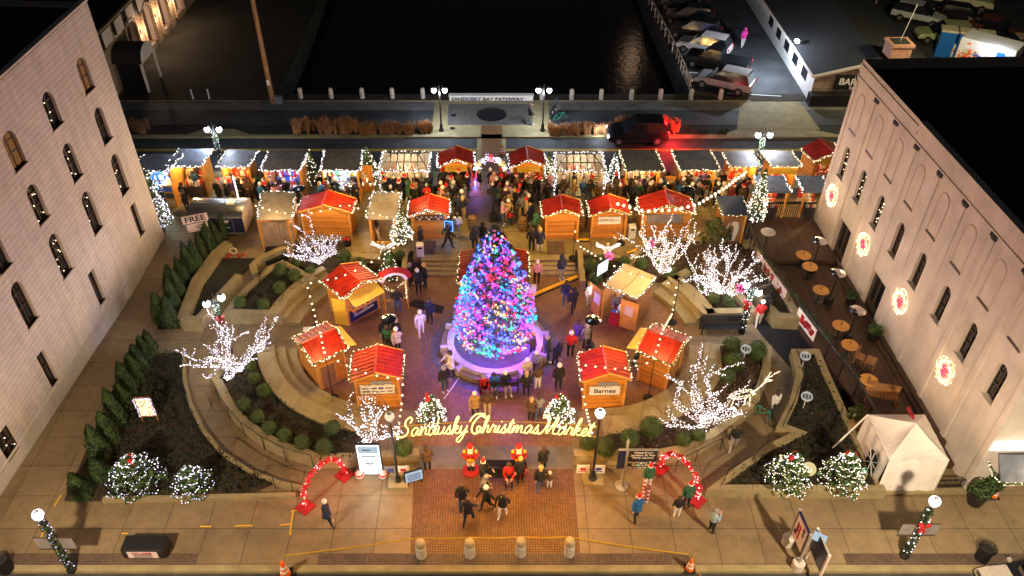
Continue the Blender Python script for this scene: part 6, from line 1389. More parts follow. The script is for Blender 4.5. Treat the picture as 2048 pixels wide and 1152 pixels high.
for u in (720, 767):
    tt = T('round_planter', 'striped round planter at the foot of the bright screen, ' + ('arch side' if u < 740 else 'lamp side'), 'planter', at(u, 955)); m = MB(); m.ball((0, 0, .2), .21, 0, 12, 8); m.build('bowl', 'paper_pink', tt); m = MB(); m.lathe([(.2, .24), (.205, .27), (.18, .32)], (0, 0, 0), 14); m.build('band', 'ink_red', tt)
t, p = boardstand('menu_screen', 'tilted glowing menu screen by the steps near the beige booth', 'screen', P(1200, 575, 0), .75, .85, .8, 1.05, 'screen')
lamp(*Vector(P(1196, 580, 1.4)), (.8, .95, 1), 14, .2)
t, p = boardstand('poster_stand', 'low black slanted poster stand at the left edge of the entrance', 'poster stand', at(829, 966), .35, .75, .62, .22, 'screen_dim', lean=0)
m = MB(); [m.bx(-.3, .3, -.06, -.055, .3+k*.09, .34+k*.09) for k in range(5)]; m.build('print', 'ink_blue', p)
t = T('wayfinding_sign', 'black wayfinding board listing Waterfront and park names on a tall grey pole', 'sign', at(1243, 972)); m = MB(); m.cone((0, 0, 0), (0, 0, 2.9), .06, .05, 10); m.lathe([(.05, 2.9), (.07, 2.95), (.02, 3.15)], (0, 0, 0), 8); m.build('pole', 'pole_grey', t); m = MB(); m.lathe([(.3, 0), (.3, .06), (.1, .12), (.08, .3)], (0, 0, 0), 12); m.build('base', 'pole_grey', t)
m = MB(); m.bx(-.35, 1.32, -.06, 0, 2.45, 2.53); m.bx(.0, 1.32, -.05, -.01, 1.2, 1.26); m.build('bracket', 'pole_grey', t); m = MB(); m.bx(-.35, -.02, -.05, -.01, 1.26, 2.45); m.build('blue_panel', 'navy', t)
m = MB(); m.bx(.1, 1.28, -.06, -.02, 1.28, 2.44); bd = m.build('board', 'ink', t)
for k, s in enumerate(('Waterfront', 'Jackson St Pier', 'Ferry Launch', '', 'Washington Park', 'Battery Park', 'Maritime Museum')):
    if s: text(s, .17, 'paper', bd, (.7, -.07, 2.33-k*.16), (pi/2, 0, 0))
m = MB(); m.octa((.55, -.1, 1.55), .04); m.build('green_glint', 'bulb_green', bd)
for u, v, lb, ik in ((808, 930, 'small white poster with red emblem on the low wall left of the entrance', 'ink_red'), (1165, 928, 'small white poster with red crest on the low wall right of the entrance', 'ink_red'), (1196, 928, 'small white poster with blue lines on the low wall', 'ink_blue'), (783, 930, 'small grey-blue poster behind the lamp by the bright screen', 'ink_blue')):
    x, y, _ = P(u, v, .35); t = T('wall_poster', lb, 'poster', (x, y-.28, .1)); m = MB(); m.bx(-.28, .28, -.03, 0, 0, .55); m.build('card', 'paper' if u != 783 else 'roof_grey', t); m = MB(); m.bx(-.12, .12, -.04, -.03, .2, .38); m.bx(-.2, .2, -.04, -.03, .1, .14); m.build('print', ik, t)
# framed billboards at the kerb
p1, p2 = Vector(at(1574, 1086)), Vector(at(1594, 1136)); t = T('map_board', 'tilted-looking framed board with pinkish map on round concrete feet', 'sign', p1, math.atan2((p2-p1).y, (p2-p1).x)); L = (p2-p1).length
for x in (0, L): m = MB(); m.cone((x, 0, .0), (x, 0, 2.3), .06, .06, 8); m.build('post', 'pole_grey', t); m = MB(); m.lathe([(.24, 0), (.24, .4), (.2, .42), (.01, .42)], (x, 0, 0), 16); m.build('foot', 'bollard_stone', t)
m = MB(); m.bx(.05, L-.05, -.04, .04, .85, 2.25); m.build('frame', 'navy', t); m = MB(); m.bx(.12, L-.12, -.055, -.04, .92, 2.18); bd = m.build('board', 'paper_pink', t); m = MB()
for i in range(9): x = rnd.uniform(.15, L-.3); m.bx(x, x+.1, -.062, -.055, rnd.uniform(1, 2), rnd.uniform(1.1, 2.1), rnd.randint(0, 1))
m.build('print', ['ink_red', 'navy'], bd)
m = MB(); m.box((L*.9, .5, 1.6), (.5, .04, .5), .9); m.build('side_panel', 'screen_dim', t)
p1, p2 = Vector(at(1612, 1115)), Vector(at(1633, 1168)); t = T('dark_poster_board', 'framed board with near-black poster standing at the kerb', 'sign', p1, math.atan2((p2-p1).y, (p2-p1).x)); L = (p2-p1).length
for x in (0, L): m = MB(); m.cone((x, 0, 0), (x, 0, 2.0), .06, .06, 8); m.build('post', 'paper_pink', t)
m = MB(); m.bx(.05, L-.05, -.04, .04, .7, 2.0); m.build('frame', 'pole_grey', t); m = MB(); m.bx(.1, L-.1, -.055, .055, .76, 1.94); m.build('board', 'navy', t)
# news box, bins, cones
v = Vector(at(291, 1118)); t = T('news_box', 'long black box with pinkish printed label beside the kerb', 'box', (v.x, v.y+.35, 0), 0); m = MB(); m.bx(-.85, .85, -.35, .35, .03, .62); m.build('body', 'black_metal', t, bevel=.03); m = MB(); m.bx(-.62, .58, -.365, -.35, .1, .5); lb_ = m.build('label_plate', 'paper_pink', t); text('A.H. LANE', .17, 'ink_red', lb_, (-.05, -.37, .41), (pi/2, 0, 0), bold=.006); m = MB(); [m.bx(-.4, .35, -.372, -.365, .14+k*.08, .17+k*.08) for k in range(3)]; m.build('print', 'ink', lb_)
def bin_(label, u, v):
    t = T('litter_bin', label, 'litter bin', at(u, v)); m = MB()
    for i in range(26): a = 2*pi*i/26; m.tube([(.24*math.cos(a), .24*math.sin(a), 0), (.25*math.cos(a), .25*math.sin(a), .55), (.34*math.cos(a), .34*math.sin(a), .85)], .016, 4)
    m.build('slat', 'black_metal', t); m = MB(); m.lathe([(.22, .02), (.23, .7), (.01, .7)], (0, 0, 0), 14); m.build('liner', 'rubber', t)
bin_('black slatted litter bin on the pavement near the silver car', 1962, 1118); bin_('black slatted litter bin in the corner by the flagged lamp', 15, 1140)
def cone_(label, u, v, z=0, s=1.0):
    t = T('traffic_cone', label, 'traffic cone', at(u, v, z)); m = MB(); m.lathe([(.17*s, .03), (.14*s, .2*s), (.1*s, .4*s), (.05*s, .68*s), (.04*s, .7*s)], (0, 0, 0), 14); m.build('cone', 'orange_plastic', t); m = MB(); m.lathe([(.147*s, .2*s), (.128*s, .29*s)], (0, 0, 0), 14); m.lathe([(.112*s, .38*s), (.088*s, .48*s)], (0, 0, 0), 14); m.build('stripe', 'white_paint', t); m = MB(); m.box((0, 0, 0), (.42*s, .42*s, .04)); m.build('base', 'rubber', t)
cone_('big orange and white cone at the kerb holding one end of the tape', 571, 1148, 0, 1.25); cone_('orange cone by the kerb where the tape turns down', 1379, 1138); cone_('orange cone beside the potted shrub at the shop', 1987, 993, 0, .9); cone_('plain orange cone at the brick crossing behind the candy arch', 1005, 308, .45, 1.0)
m = MB(); q = [Vector(P(571, 1112, .85)), Vector(P(600, 1122, .55)), Vector(P(835, 1077, .9)), Vector(P(940, 1076, .9)), Vector(P(1041, 1075, .9)), Vector(P(1141, 1075, .9)), Vector(P(1150, 1077, .85)), Vector(P(1379, 1110, .65)), Vector(P(1402, 1155, .1))]
del q[1]
for a_, b_ in zip(q[:-1], q[1:]):
    mid = (a_+b_)/2-Vector((0, 0, .06)); m.slab(a_-q[0], a_-q[0]+Vector((0, 0, .075)), mid-q[0]+Vector((0, 0.0, .075)), mid-q[0], .004); m.slab(mid-q[0], mid-q[0]+Vector((0, 0, .075)), b_-q[0]+Vector((0, 0, .075)), b_-q[0], .004)
o = m.build('barrier_tape', 'yellow_plastic'); o.location = q[0]; tag(o, 'yellow barrier tape strung along the bollards to two cones', 'barrier tape')
# cable ramps and mats
def flat(name, label, cat, a, b, w, h, mats, z=0):
    a, b = Vector(P(*a, z)), Vector(P(*b, z)); L = (b-a).length; t = T(name, label, cat, a, math.atan2((b-a).y, (b-a).x)); m = MB(); m.bx(0, L, -w/2, w/2, .0, h*.5); m.build('base', mats[0], t); m = MB(); m.bx(0, L, -w*.28, w*.28, h*.5, h); m.build('cover', mats[1], t)
flat('cable_ramp', 'long yellow cable ramp running diagonally across the brick', 'cable ramp', (1057, 595), (1155, 554), .42, .09, ('rubber', 'yellow_plastic')); flat('cable_ramp', 'short yellow cable ramp on the upper plaza by the lit angel', 'cable ramp', (1254, 508), (1275, 499), .3, .08, ('rubber', 'yellow_plastic'), .45); flat('cable_ramp', 'tiny yellow cable cover between the LEWCO hut and its neighbour', 'cable ramp', (1152, 481), (1178, 481), .3, .1, ('rubber', 'yellow_plastic'), .45)
m = MB(); q = [P2(*p) for p in ((830, 599), (889, 613), (884, 628), (811, 611))]; m.prism(q, .004, .02); tag(m.build('rubber_mat', 'rubber', origin=(q[0][0], q[0][1], 0)), 'dark rubber mat on the brick beside the person in white', 'mat')
m = MB(); x, y, _ = P(1243, 642); m.box((0, 0, 0), (.75, .5, .05), -.5); o = m.build('door_mat', 'hat_black'); o.location = (x, y, .006); tag(o, 'black mat with white smiling mark in front of the beige booth', 'mat')
m = MB(); a_, b_ = Vector(P(918, 756)), Vector(P(888, 798)); m.box(((a_+b_)/2), ((b_-a_).length, .06, .01), math.atan2((b_-a_).y, (b_-a_).x)); tag(m.build('tape_line', 'paper'), 'white tape line on the brick running from the stone ring', 'floor tape')
m = MB()
for a_, b_ in (((400, 1053), (422, 1053)), ((470, 1052), (505, 1051)), ((560, 1050), (582, 1048)), ((582, 1022), (596, 1021)), ((586, 1022), (580, 1070)), ((243, 1067), (256, 1067)), ((108, 1013), (122, 990)), ((80, 1080), (92, 1052))):
    a_, b_ = Vector(P(*a_, .0)), Vector(P(*b_, .0)); m.box(((a_+b_)/2), ((b_-a_).length, .055, .008), math.atan2((b_-a_).y, (b_-a_).x))
struct(m, 'paint_mark', 'yellow_plastic')
m = MB(); pr_ = random.Random(3)
for k in range(32): x, y, _ = P(pr_.gauss(520, 22), pr_.gauss(1018, 9)); m.prism(arc((x, y), pr_.uniform(.01, .03), 0, 360, 6)[:-1], 0, .006)
struct(m, 'spilt_petals', 'ink_red')
# ---- arches ----
def orn_arch(label, A, B, h, ctrl=0):
    a, b = Vector(P(*A)), Vector(P(*B)); c = (a+b)/2; L = (b-a).length; t = T('ornament_arch', label, 'arch', c, math.atan2((b-a).y, (b-a).x), 'red ornament arches'); pp = [(-L/2*math.cos(pi*i/24)*1.0, 0, .15+h*math.sin(pi*i/24)**.8) for i in range(25)]
    m = MB(); m.tube(pp, .05, 6); m.build('frame', 'red_plastic', t); m = MB()
    for i in range(115): f = rnd.uniform(0, 24); k = min(23, int(f)); p = Vector(pp[k])+(Vector(pp[k+1])-Vector(pp[k]))*(f-k); e = Vector((rnd.gauss(0, 1), rnd.gauss(0, 1), rnd.gauss(0, 1))).normalized()*.1; m.ball(tuple(p+e), rnd.uniform(.035, .075), 0 if rnd.random() < .85 else 1, 7, 4)
    m.build('bauble', ['red_plastic', 'white_paint'], t); m = MB(); m.bulbs(pp, .045, .024, [0, 0, 1], .13); m.bulbs(pp, .09, .024, [0, 1], .13); m.build('string_lights', ['bulb_red', 'bulb_white'], t)
    for x in (-L/2, L/2): m = MB(); m.box((x, 0, 0), (.62, .62, .06), .1); m.build('base', 'red_cloth', t)
    for x in (-L*.42, L*.42, 0): l = lamp(x, 0, .9 if x else h, (1, .12, .12), 9, .2); l.parent = t
orn_arch('red ornament arch straddling the foot of the left ramp', (611, 1015), (689, 951), 1.65); orn_arch('red ornament arch straddling the foot of the right ramp beside the elves', (1319, 938), (1393, 1002), 1.6)
a, b = Vector(P(951, 378, NP)), Vector(P(1013, 384, NP)); L = b.x-a.x; t = T('candy_arch', 'lit arch of coloured sweets and snowflakes over the market gateway', 'arch', ((a.x+b.x)/2, a.y, NP)); h = 2.3
cs = ['bulb_blue', 'bulb_red', 'bulb_white', 'bulb_yellow', 'bulb_cool', 'bulb_cool', 'bulb_red', 'bulb_cool', 'bulb_white', 'bulb_yellow', 'bulb_white', 'bulb_magenta', 'bulb_blue']
m = MB(); pp = [(-L/2*math.cos(pi*i/24), 0, h*math.sin(pi*i/24)**.6) for i in range(25)]; m.tube(pp, .04, 6); m.build('frame', 'white_paint', t)
for i in range(13):
    p = pp[i*2]; m = MB()
    for k in range(26): m.octa((p[0]+rnd.gauss(0, .1), p[1]+rnd.gauss(0, .08), p[2]+rnd.gauss(0, .1)), .045)
    m.build('lit_sweet', cs[i], t)
for x, c in ((-L/2, (.5, .2, 1)), (L/2, (.15, .15, 1))): l = lamp(x, -.2, .6, c, 30, .2); l.parent = t
# ---- nutcrackers ----
def nutcracker(label, u, v):
    t = T('nutcracker_figure', label, 'figure', at(u, v), 0, 'nutcracker figures at the entrance'); m = MB(); m.lathe([(.42, 0), (.42, .08), (.40, .1), (.01, .1)], (0, 0, 0), 20); m.build('base', 'red_cloth', t)
    m = MB()
    for x in (-.1, .1): m.cone((x, 0, .1), (x, 0, .45), .09, .08, 10, 1); m.cone((x, 0, .45), (x, 0, .95), .08, .1, 10, 0)
    m.build('leg', ['white_paint', 'ink'], t); m = MB(); m.lathe([(.2, .85), (.24, 1.0), (.17, 1.15), (.27, 1.45), (.24, 1.55), (.08, 1.6)], (0, 0, 0), 14); m.build('coat', 'red_cloth', t)
    m = MB()
    for s in (-1, 1): m.tube([(s*.27, 0, 1.48), (s*.36, -.02, 1.25), (s*.2, -.22, 1.18)], .07, 8); m.ball((s*.27, 0, 1.5), .1, 1, 8, 5)
    m.build('arm', ['red_cloth', 'yellow_plastic'], t); m = MB(); m.ball((0, 0, 1.74), .15, 0, 12, 8); m.build('head', 'skin', t); m = MB(); m.box((0, -.16, 1.42), (.24, .1, .3)); m.ball((0, .01, 1.78), .17, 0, 10, 4, .6); m.build('beard', 'white_paint', t)
    m = MB(); m.lathe([(.15, 1.82), (.155, 1.9), (.12, 2.02), (.09, 2.05)], (0, 0, 0), 14); m.build('hat', 'red_cloth', t); m = MB(); m.box((0, -.26, 1.1), (.34, .05, .09)); m.box((0, -.27, .98), (.07, .04, .3), 0); m.build('belt_trim', 'yellow_plastic', t); t.scale = (.9, .9, .9)
nutcracker('red and white nutcracker figure on red disc, west of the bronze bench', 942, 942); nutcracker('red and white nutcracker figure on red disc, behind the bronze bench end', 1037, 942)
# ---- angels, balls, deer, frame, santa-hat frame ----
def angel(label, u, v, z, g='lit angels above the bed'):
    t = T('light_angel', label, 'light figure', P(u, v, z), 0, g); m = MB(); m.lathe([(.26, 0), (.2, .3), (.09, .6), (.05, .68)], (0, 0, 0), 12); m.build('gown', 'white_paint', t); m = MB(); m.ball((0, 0, .78), .09, 0, 8, 6); m.build('head', 'cream', t)
    for s in (-1, 1):
        m = MB(); m.slab((s*.05, .03, .5), (s*.65, .05, .85), (s*.7, .05, .68), (s*.1, .03, .3), .02); m.build('wing', 'white_paint', t); m = MB(); m.bulbs([(s*.05, 0, .5), (s*.65, 0, .88), (s*.72, 0, .7), (s*.1, 0, .35)], .08, .03, 0, .03); m.build('wing_lights', 'bulb_white', t)
    m = MB(); m.bulbs([(-.2, -.15, .1), (0, -.1, .65), (.2, -.15, .1)], .1, .03, 0, .04); m.build('gown_lights', 'bulb_white', t)
angel('lit white angel with raised trumpet above the santa hat frame', 769, 508, .55); angel('lit white angel with spread wings beside the pink light ball', 1214, 510, .55)
def wireball(label, u, v, z, r, bul, stick=True, g='wire light balls'):
    x, y, _ = P(u, v, z); t = T('light_ball', label, 'light ball', (x, y, z), 0, g); m = MB()
    for k in range(4):
        a = pi*k/4; m.tube([(r*math.cos(a)*math.cos(s), r*math.sin(a)*math.cos(s), r*math.sin(s)) for s in [2*pi*i/14 for i in range(15)]], .011, 4)
    m.tube([(r*math.cos(s), r*math.sin(s), 0) for s in [2*pi*i/14 for i in range(15)]], .018, 4); m.build('ball', bul, t)
    if stick: m = MB(); m.cone((0, 0, -r), (0, 0, -z+.4), .02, .02, 5); m.build('stick', 'white_paint', t)
emit('wire_white', (1, .95, .85), .28)
wireball('pink wire light ball beside the lit angel', 1219, 512, 1.6, .24, 'bulb_pink', False); wireball('pink wire light ball by the lamp above the bench', 1481, 577, 1.5, .25, 'bulb_pink', False); wireball('pink wire light ball at the edge of the dense white-lit tree', 1301, 487, 1.6, .24, 'bulb_pink', False)
wireball('pale wire lollipop ball between the dark bushes near the ramp', 1492, 698, 1.2, .24, 'wire_white'); wireball('pale wire lollipop ball at the far end of the leafy bed by the deck', 1611, 712, 1.2, .24, 'wire_white'); wireball('pale wire lollipop ball halfway down the leafy bed by the deck', 1614, 793, 1.2, .25, 'wire_white')
x, y, z = P(1618, 938, 1.0); t = T('glowing_ball', 'solid pale yellow glowing ball hung between the two wide lit firs', 'light ball', (x, y, .5)); m = MB(); m.ball((0, 0, .5), .3, 0, 16, 10); emit('moon_glow', (1, .80, .36), .42); m.build('ball', 'moon_glow', t); m = MB(); m.cone((0, 0, -.1), (0, 0, .22), .02, .02, 5); m.build('stand', 'black_metal', t)
def lightwire(name, label, cat, loc, lines, rz=0, bul='bulb_warm', r=.028, sp=.05, parts=('body',), g=None):
    t = T(name, label, cat, loc, rz, g)
    for nm, ls in lines:
        m = MB()
        for l in ls: m.tube(l, .012, 4, 1); m.bulbs(l, sp, r, 0, .03)
        m.build(nm, [bul, 'white_paint'], t)
    return t
el = lambda cx, cz, rx, rzz, n=14, y=0: [(cx+rx*math.cos(2*pi*i/n), y, cz+rzz*math.sin(2*pi*i/n)) for i in range(n+1)]
lightwire('light_deer', 'deer figure made of white bulbs leaping beside the ramp, with red scarf', 'light figure', P(1482, 818, .45), [('body', [el(-.1, .95, .6, .22), el(-.1, .95, .6, .22, 14, .12), el(-.4, .95, .1, .2)]), ('neck', [[(.35, 0, 1.0), (.75, 0, 1.5), (.85, 0, 1.75)], [(.45, .08, .95), (.85, .05, 1.45), (.95, 0, 1.7)]]), ('head', [[(.85, 0, 1.75), (1.15, 0, 1.65)], [(.9, 0, 1.8), (1.2, 0, 1.7)]]), ('antler', [[(.88, 0, 1.78), (1.2, 0, 2.1), (1.45, 0, 2.25)], [(.88, .05, 1.78), (1.1, .1, 2.15)]]), ('leg', [[(.3, 0, .8), (.4, 0, 0)], [(.2, .1, .8), (.15, .1, 0)], [(-.5, 0, .85), (-.6, 0, .05)], [(-.6, .1, .85), (-.75, .1, .05)]])], .2)
x, y, z = P(302, 842, .15); t = T('light_display', 'upright wooden frame packed with white bulbs in the leafy corner bed', 'light frame', (x, y, z), .08); m = MB(); [m.bx(*q) for q in ((-.38, -.32, -.05, .05, 0, 1.6), (.32, .38, -.05, .05, 0, 1.6), (-.38, .38, -.05, .05, 1.55, 1.6), (-.38, .38, -.05, .05, .35, .4))]; m.build('frame', 'wood_brown', t); m = MB(); m.bx(-.32, .32, 0, .02, .4, 1.55, 0); m.build('panel', 'cream', t); m = MB()
for i in range(150): m.octa((rnd.uniform(-.3, .3), -.03, rnd.uniform(.4, 1.55)), .02, 0)
m.bulbs([(-.36, -.06, .4), (-.36, -.06, 1.57), (.36, -.06, 1.57), (.36, -.06, .4)], .05, .03, 1, .03); m.build('string_lights', ['bulb_warm', 'bulb_cool'], t)
x, y, z = P(793, 608, 0); t = T('santa_hat_frame', 'wooden photo frame topped by a big red and white santa hat', 'photo frame', (x, y, 0), .22); m = MB()
for s in (-.62, .62): m.bx(s-.05, s+.05, -.05, .05, 0, 1.8); m.bx(s-.04, s+.04, -.45, .45, 0, .08)
m.bx(-.6, .6, -.04, .04, .3, .38); m.build('frame', 'wood_trim', t)
m = MB(); n = 10
for i in range(n):
    a0, a1 = pi*i/n, pi*(i+1)/n; q = lambda a, r, y: (-r*math.cos(a), y, 1.7+r*.75*math.sin(a))
    m.slab(q(a0, .55, -.12), q(a1, .55, -.12), q(a1, .74, -.1), q(a0, .74, -.1), .18, 0); m.slab(q(a0, .74, -.1), q(a1, .74, -.1), q(a1, 1.0, .15), q(a0, 1.0, .15), .18, 1)
m.ball((-1.0, -.1, 1.1), .2, 0, 10, 6); m.tube([(-.95, 0, 1.8), (-1.15, -.05, 1.5), (-1.02, -.1, 1.2)], .14, 8, 1, .08); m.build('santa_hat', ['hat_white', 'red_cloth'], t); m = MB(); m.bulbs([(.6, -.08, .3), (.6, -.08, 1.8)], .06, .025); m.bulbs([(-.6, -.08, 1.4), (-.1, -.08, 1.0), (.5, -.08, 1.5)], .04, .022, 0, .08); m.build('string_lights', 'bulb_warm', t)
# barrels, sandwich boards, bins
def barrel(label, u, v, z=NP, g='wooden barrels used as tables'):
    t = T('barrel', label, 'barrel', P(u, v, z), 0, g); m = MB(); m.lathe([(.24, 0), (.3, .3), (.31, .45), (.3, .6), (.24, .88), (.01, .88)], (0, 0, 0), 16); m.build('staves', 'barrel_wood', t); m = MB(); [m.lathe([(r+.008, z_), (r+.01, z_+.04)], (0, 0, 0), 16) for r, z_ in ((.262, .12), (.303, .33), (.303, .56), (.262, .76))]; m.build('hoop', 'black_metal', t)
for u, v, lb in ((945, 458, 'barrel with goods on top west of the dark paving circle'), (1045, 460, 'barrel east of the dark paving circle'), (1107, 355, 'barrel half hidden inside the second greenhouse'), (1196, 392, 'barrel right of the second greenhouse door'), (1213, 392, 'barrel nearest the narrow lit fir'), (875, 392, 'barrel between greenhouse and small red hut'), (1163, 455, 'barrel between two plank-fronted huts')): barrel(lb, u, v)
t, p = boardstand('sandwich_board', 'blue neon-edged board beside the deer-head hut', 'sandwich board', P(899, 478, NP), -.1, .5, .75, .6, 'navy'); m = MB(); m.tube([(-.24, -.07, .62), (.24, -.07, .62), (.24, -.07, 1.33), (-.24, -.07, 1.33), (-.24, -.07, .62)], .025, 5); m.build('neon_edge', 'blue_sign', p); x, y, _ = P(899, 486, NP); lamp(x, y-.15, NP+.9, (.1, .3, 1), 14, .15)
t, p = boardstand('sandwich_board', 'white menu board with rows of print beside the small red hut', 'sandwich board', P(1082, 389, NP), .05, .6, .85, .1, 'paper'); m = MB(); [m.bx(-.25+.27*j, -.07+.27*j, -.06, -.055, .2+k*.17, .27+k*.17) for k in range(4) for j in range(2)]; m.build('print', 'ink_red', p)
boardstand('upright_board', 'narrow lit upright board in front of the stall next to the second greenhouse', 'board', P(1258, 385, NP), .15, .28, 1.5, .2, 'roof_grey', 'white_paint')
boardstand('sandwich_board', 'dark slate board leaning by the second greenhouse barrels', 'sandwich board', P(1184, 395, NP), .5, .35, .7, .05, 'cream', 'black_metal')
boardstand('notice_stand', 'white printed panel standing beside the ringed tree and red hut', 'notice', P(1060, 600), -.1, .55, .5, .55, 'paper', 'paper')
for u, v, z, lb, w_, h_, mm in ((841, 510, NP, 'white square bin beside the cart at the top of the steps', .42, .8, 'white_paint'), (1262, 473, NP, 'white square bin beside the LEWCO hut', .42, .8, 'white_paint'), (616, 668, 0, 'small white planter box at the pole foot', .45, .3, 'white_paint')):
    t = T('square_bin', lb, 'bin', P(u, v, z), .1); m = MB(); m.box((0, 0, 0), (w_, w_, h_)); m.build('body', mm, t); m = MB(); m.box((0, -w_/2-.005, h_*.72), (w_*.6, .01, h_*.15)); m.build('slot', 'ink', t)
t = T('red_sack', 'dark sack with red bows behind the big plank-backed hut', 'sack', P(695, 490, NP)); m = MB(); m.lathe([(.22, 0), (.26, .3), (.2, .5), (.01, .52)], (0, 0, 0), 12); m.build('sack', 'hat_black', t); m = MB(); m.ball((-.08, -.1, .5), .12, 0, 8, 5); m.ball((.1, -.08, .48), .12, 0, 8, 5); m.build('red_bow', 'red_cloth', t)
t = T('poinsettia_group', 'cluster of red flowers and white ornament in the dark bed near the trailer', 'flowers', P(470, 520, .32)); m = MB()
for cx_, cy_ in ((-.35, 0), (.35, .1)):
    for i in range(40): m.leaf((cx_+rnd.gauss(0, .13), cy_+rnd.gauss(0, .1), .25+rnd.gauss(0, .08)), .08)
m.build('red_flowers', 'red_cloth', t); m = MB(); m.tube([(.2*math.cos(i*.5), .1, .6+.2*math.sin(i*.5)) for i in range(13)], .03, 5); m.build('ornament', 'cream', t)
t = T('propane_tank', 'white tank with green valve cap beside the rightmost lit fir', 'gas tank', P(1719, 962, .42)); m = MB(); m.lathe([(.17, 0), (.18, .05), (.18, .55), (.1, .65)], (0, 0, 0), 14); m.build('tank', 'white_paint', t); m = MB(); m.lathe([(.1, .65), (.12, .8), (.05, .82)], (0, 0, 0), 12); m.build('valve_cap', 'teal', t)
def wheelb(m, c, r, ax, k=18): m.tube([(c[0]+r*math.cos(2*pi*i/k)*ax[0], c[1]+r*math.cos(2*pi*i/k)*ax[1], c[2]+r*math.sin(2*pi*i/k)) for i in range(k+1)], .02, 5)
def bicycle(label, loc, rz):
    t = T('bicycle', label, 'bicycle', loc, rz); 
    for x in (-.5, .5):
        m = MB(); wheelb(m, (x, 0, .33), .33, (1, 0)); w_ = m.build('wheel', 'rubber', t); m = MB(); [m.cone((x, 0, .33), (x+.32*math.cos(a), 0, .33+.32*math.sin(a)), .005, .005, 3) for a in [pi*k/5 for k in range(10)]]; m.build('spokes', 'steel', w_)
    m = MB(); [m.cone(p, q, .02, .02, 6) for p, q in (((-.5, 0, .33), (-.1, 0, .33)), ((-.1, 0, .33), (-.2, 0, .85)), ((-.18, 0, .75), (.35, 0, .8)), ((-.1, 0, .33), (.35, 0, .75)), ((.5, 0, .33), (.33, 0, .95)), ((-.5, 0, .33), (-.18, 0, .75)))]; m.build('frame', 'teal', t)
    m = MB(); m.tube([(.25, -.25, 1.0), (.34, 0, .97), (.25, .25, 1.0)], .018, 5); m.build('handlebar', 'black_metal', t); m = MB(); m.box((-.2, 0, .85), (.24, .12, .06)); m.build('saddle', 'rubber', t)
bicycle('bicycle pushed down the right ramp', P(1520, 838), -.9); bicycle('bicycle with pale tyres lying near the right twin lamp', P(1118, 246, NP), .3)
t = T('wheelchair', 'wheelchair with red seat cover parked by the bench south of the tree', 'wheelchair', P(970, 795), .2)
for s in (-.28, .28): m = MB(); wheelb(m, (0, s, .3), .3, (1, 0)); m.build('wheel', 'rubber', t)
m = MB(); m.bx(-.25, .25, -.24, .24, .45, .5); m.build('seat', 'red_cloth', t); m = MB(); m.bx(-.28, -.24, -.24, .24, .5, 1.0); m.build('backrest', 'hat_black', t); m = MB(); m.cone((-.26, -.25, 1.0), (-.4, -.25, 1.0), .02, .02, 5); m.cone((-.26, .25, 1.0), (-.4, .25, 1.0), .02, .02, 5); m.cone((.25, 0, .4), (.5, 0, .1), .03, .03, 5); m.build('frame', 'steel', t)
# manholes / tactile plates
for u, v, z, lb in ((907, 231, NP, 'left dark oval cover on the concrete pad'), (905, 257, NP, 'reddish oval cover on the concrete pad')):
    m = MB(); m.prism(arc((0, 0), .2, 0, 360, 16)[:-1], 0, .03); o = m.build('manhole_cover', 'black_metal'); o.location = P(u, v, z+.0); tag(o, lb, 'manhole cover')
m = MB(); m.prism(arc((0, 0), .38, 0, 360, 20)[:-1], 0, .02); o = m.build('manhole_cover', 'granite'); o.location = P(360, 425, NP); tag(o, 'round manhole cover near the two people by the trailer', 'manhole cover')
# dock railing along the car park
q = [Vector(P(u, v, NP)) for u, v in ((1290, -30), (1297, 10), (1322, 60), (1352, 118), (1370, 160), (1381, 185))]; t = T('dock_railing', 'long weathered railing between the water and the car park', 'railing', q[0]); m = MB()
m.tube([p-q[0]+Vector((0, 0, .95)) for p in q], .06, 5); m.tube([p-q[0]+Vector((0, 0, .5)) for p in q], .04, 5); m.build('rail', 'stucco_shaft', t); m = MB()
for a, b in zip(q[:-1], q[1:]):
    for i in range(4): p = a+(b-a)*i/4-q[0]; m.cone(p, p+Vector((0, 0, 1.0)), .05, .05, 4)
m.build('post', 'stucco_shaft', t)
for u, w_ in ((386, 'nearer the stone building'), (419, 'nearer the utility pole')):
    t = T('marker_post', 'short white marker post on the dark lawn edge, '+w_, 'post', P(u, 198, NP)); m = MB(); m.cone((0, 0, 0), (0, 0, .75), .07, .06, 8); m.build('post', 'white_paint', t); m = MB(); m.ball((0, 0, .76), .07, 0, 8, 5); m.build('cap', 'white_paint', t)
# portable toilets and mural trailer
tp = Vector(P(1905, 118, NP))
for i in range(3):
    t = T('portable_toilet', 'blue portable toilet in the car park, ' + ('farthest left', 'middle one', 'next to the painted trailer')[i], 'portable toilet', (tp.x-.6+i*1.35, tp.y+.9-i*.45, NP), -.35, 'blue portable toilets'); m = MB(); m.bx(-.6, .6, -.6, .6, 0, 2.15); m.build('cabin', 'blue_plastic', t); m = MB(); m.bx(-.45, .45, -.63, -.6, .1, 2.0); m.build('door', 'blue_plastic', t); m = MB(); m.bx(-.65, .65, -.65, .65, 2.15, 2.3); [m.bx(-.6+k*.25, -.5+k*.25, -.6, .6, 2.3, 2.34) for k in range(5)]; m.build('roof', 'cream', t)
t = T('portable_toilet', 'low white tank unit with red cylinder beside the blue toilets', 'tank', P(1893, 112, NP)); m = MB(); m.bx(-.4, .4, -.3, .3, 0, 1.1); m.build('cabin', 'white_paint', t, bevel=.06); m = MB(); m.cone((-.65, 0, 0), (-.65, 0, .9), .14, .14, 8); m.build('cylinder', 'red_plastic', t)
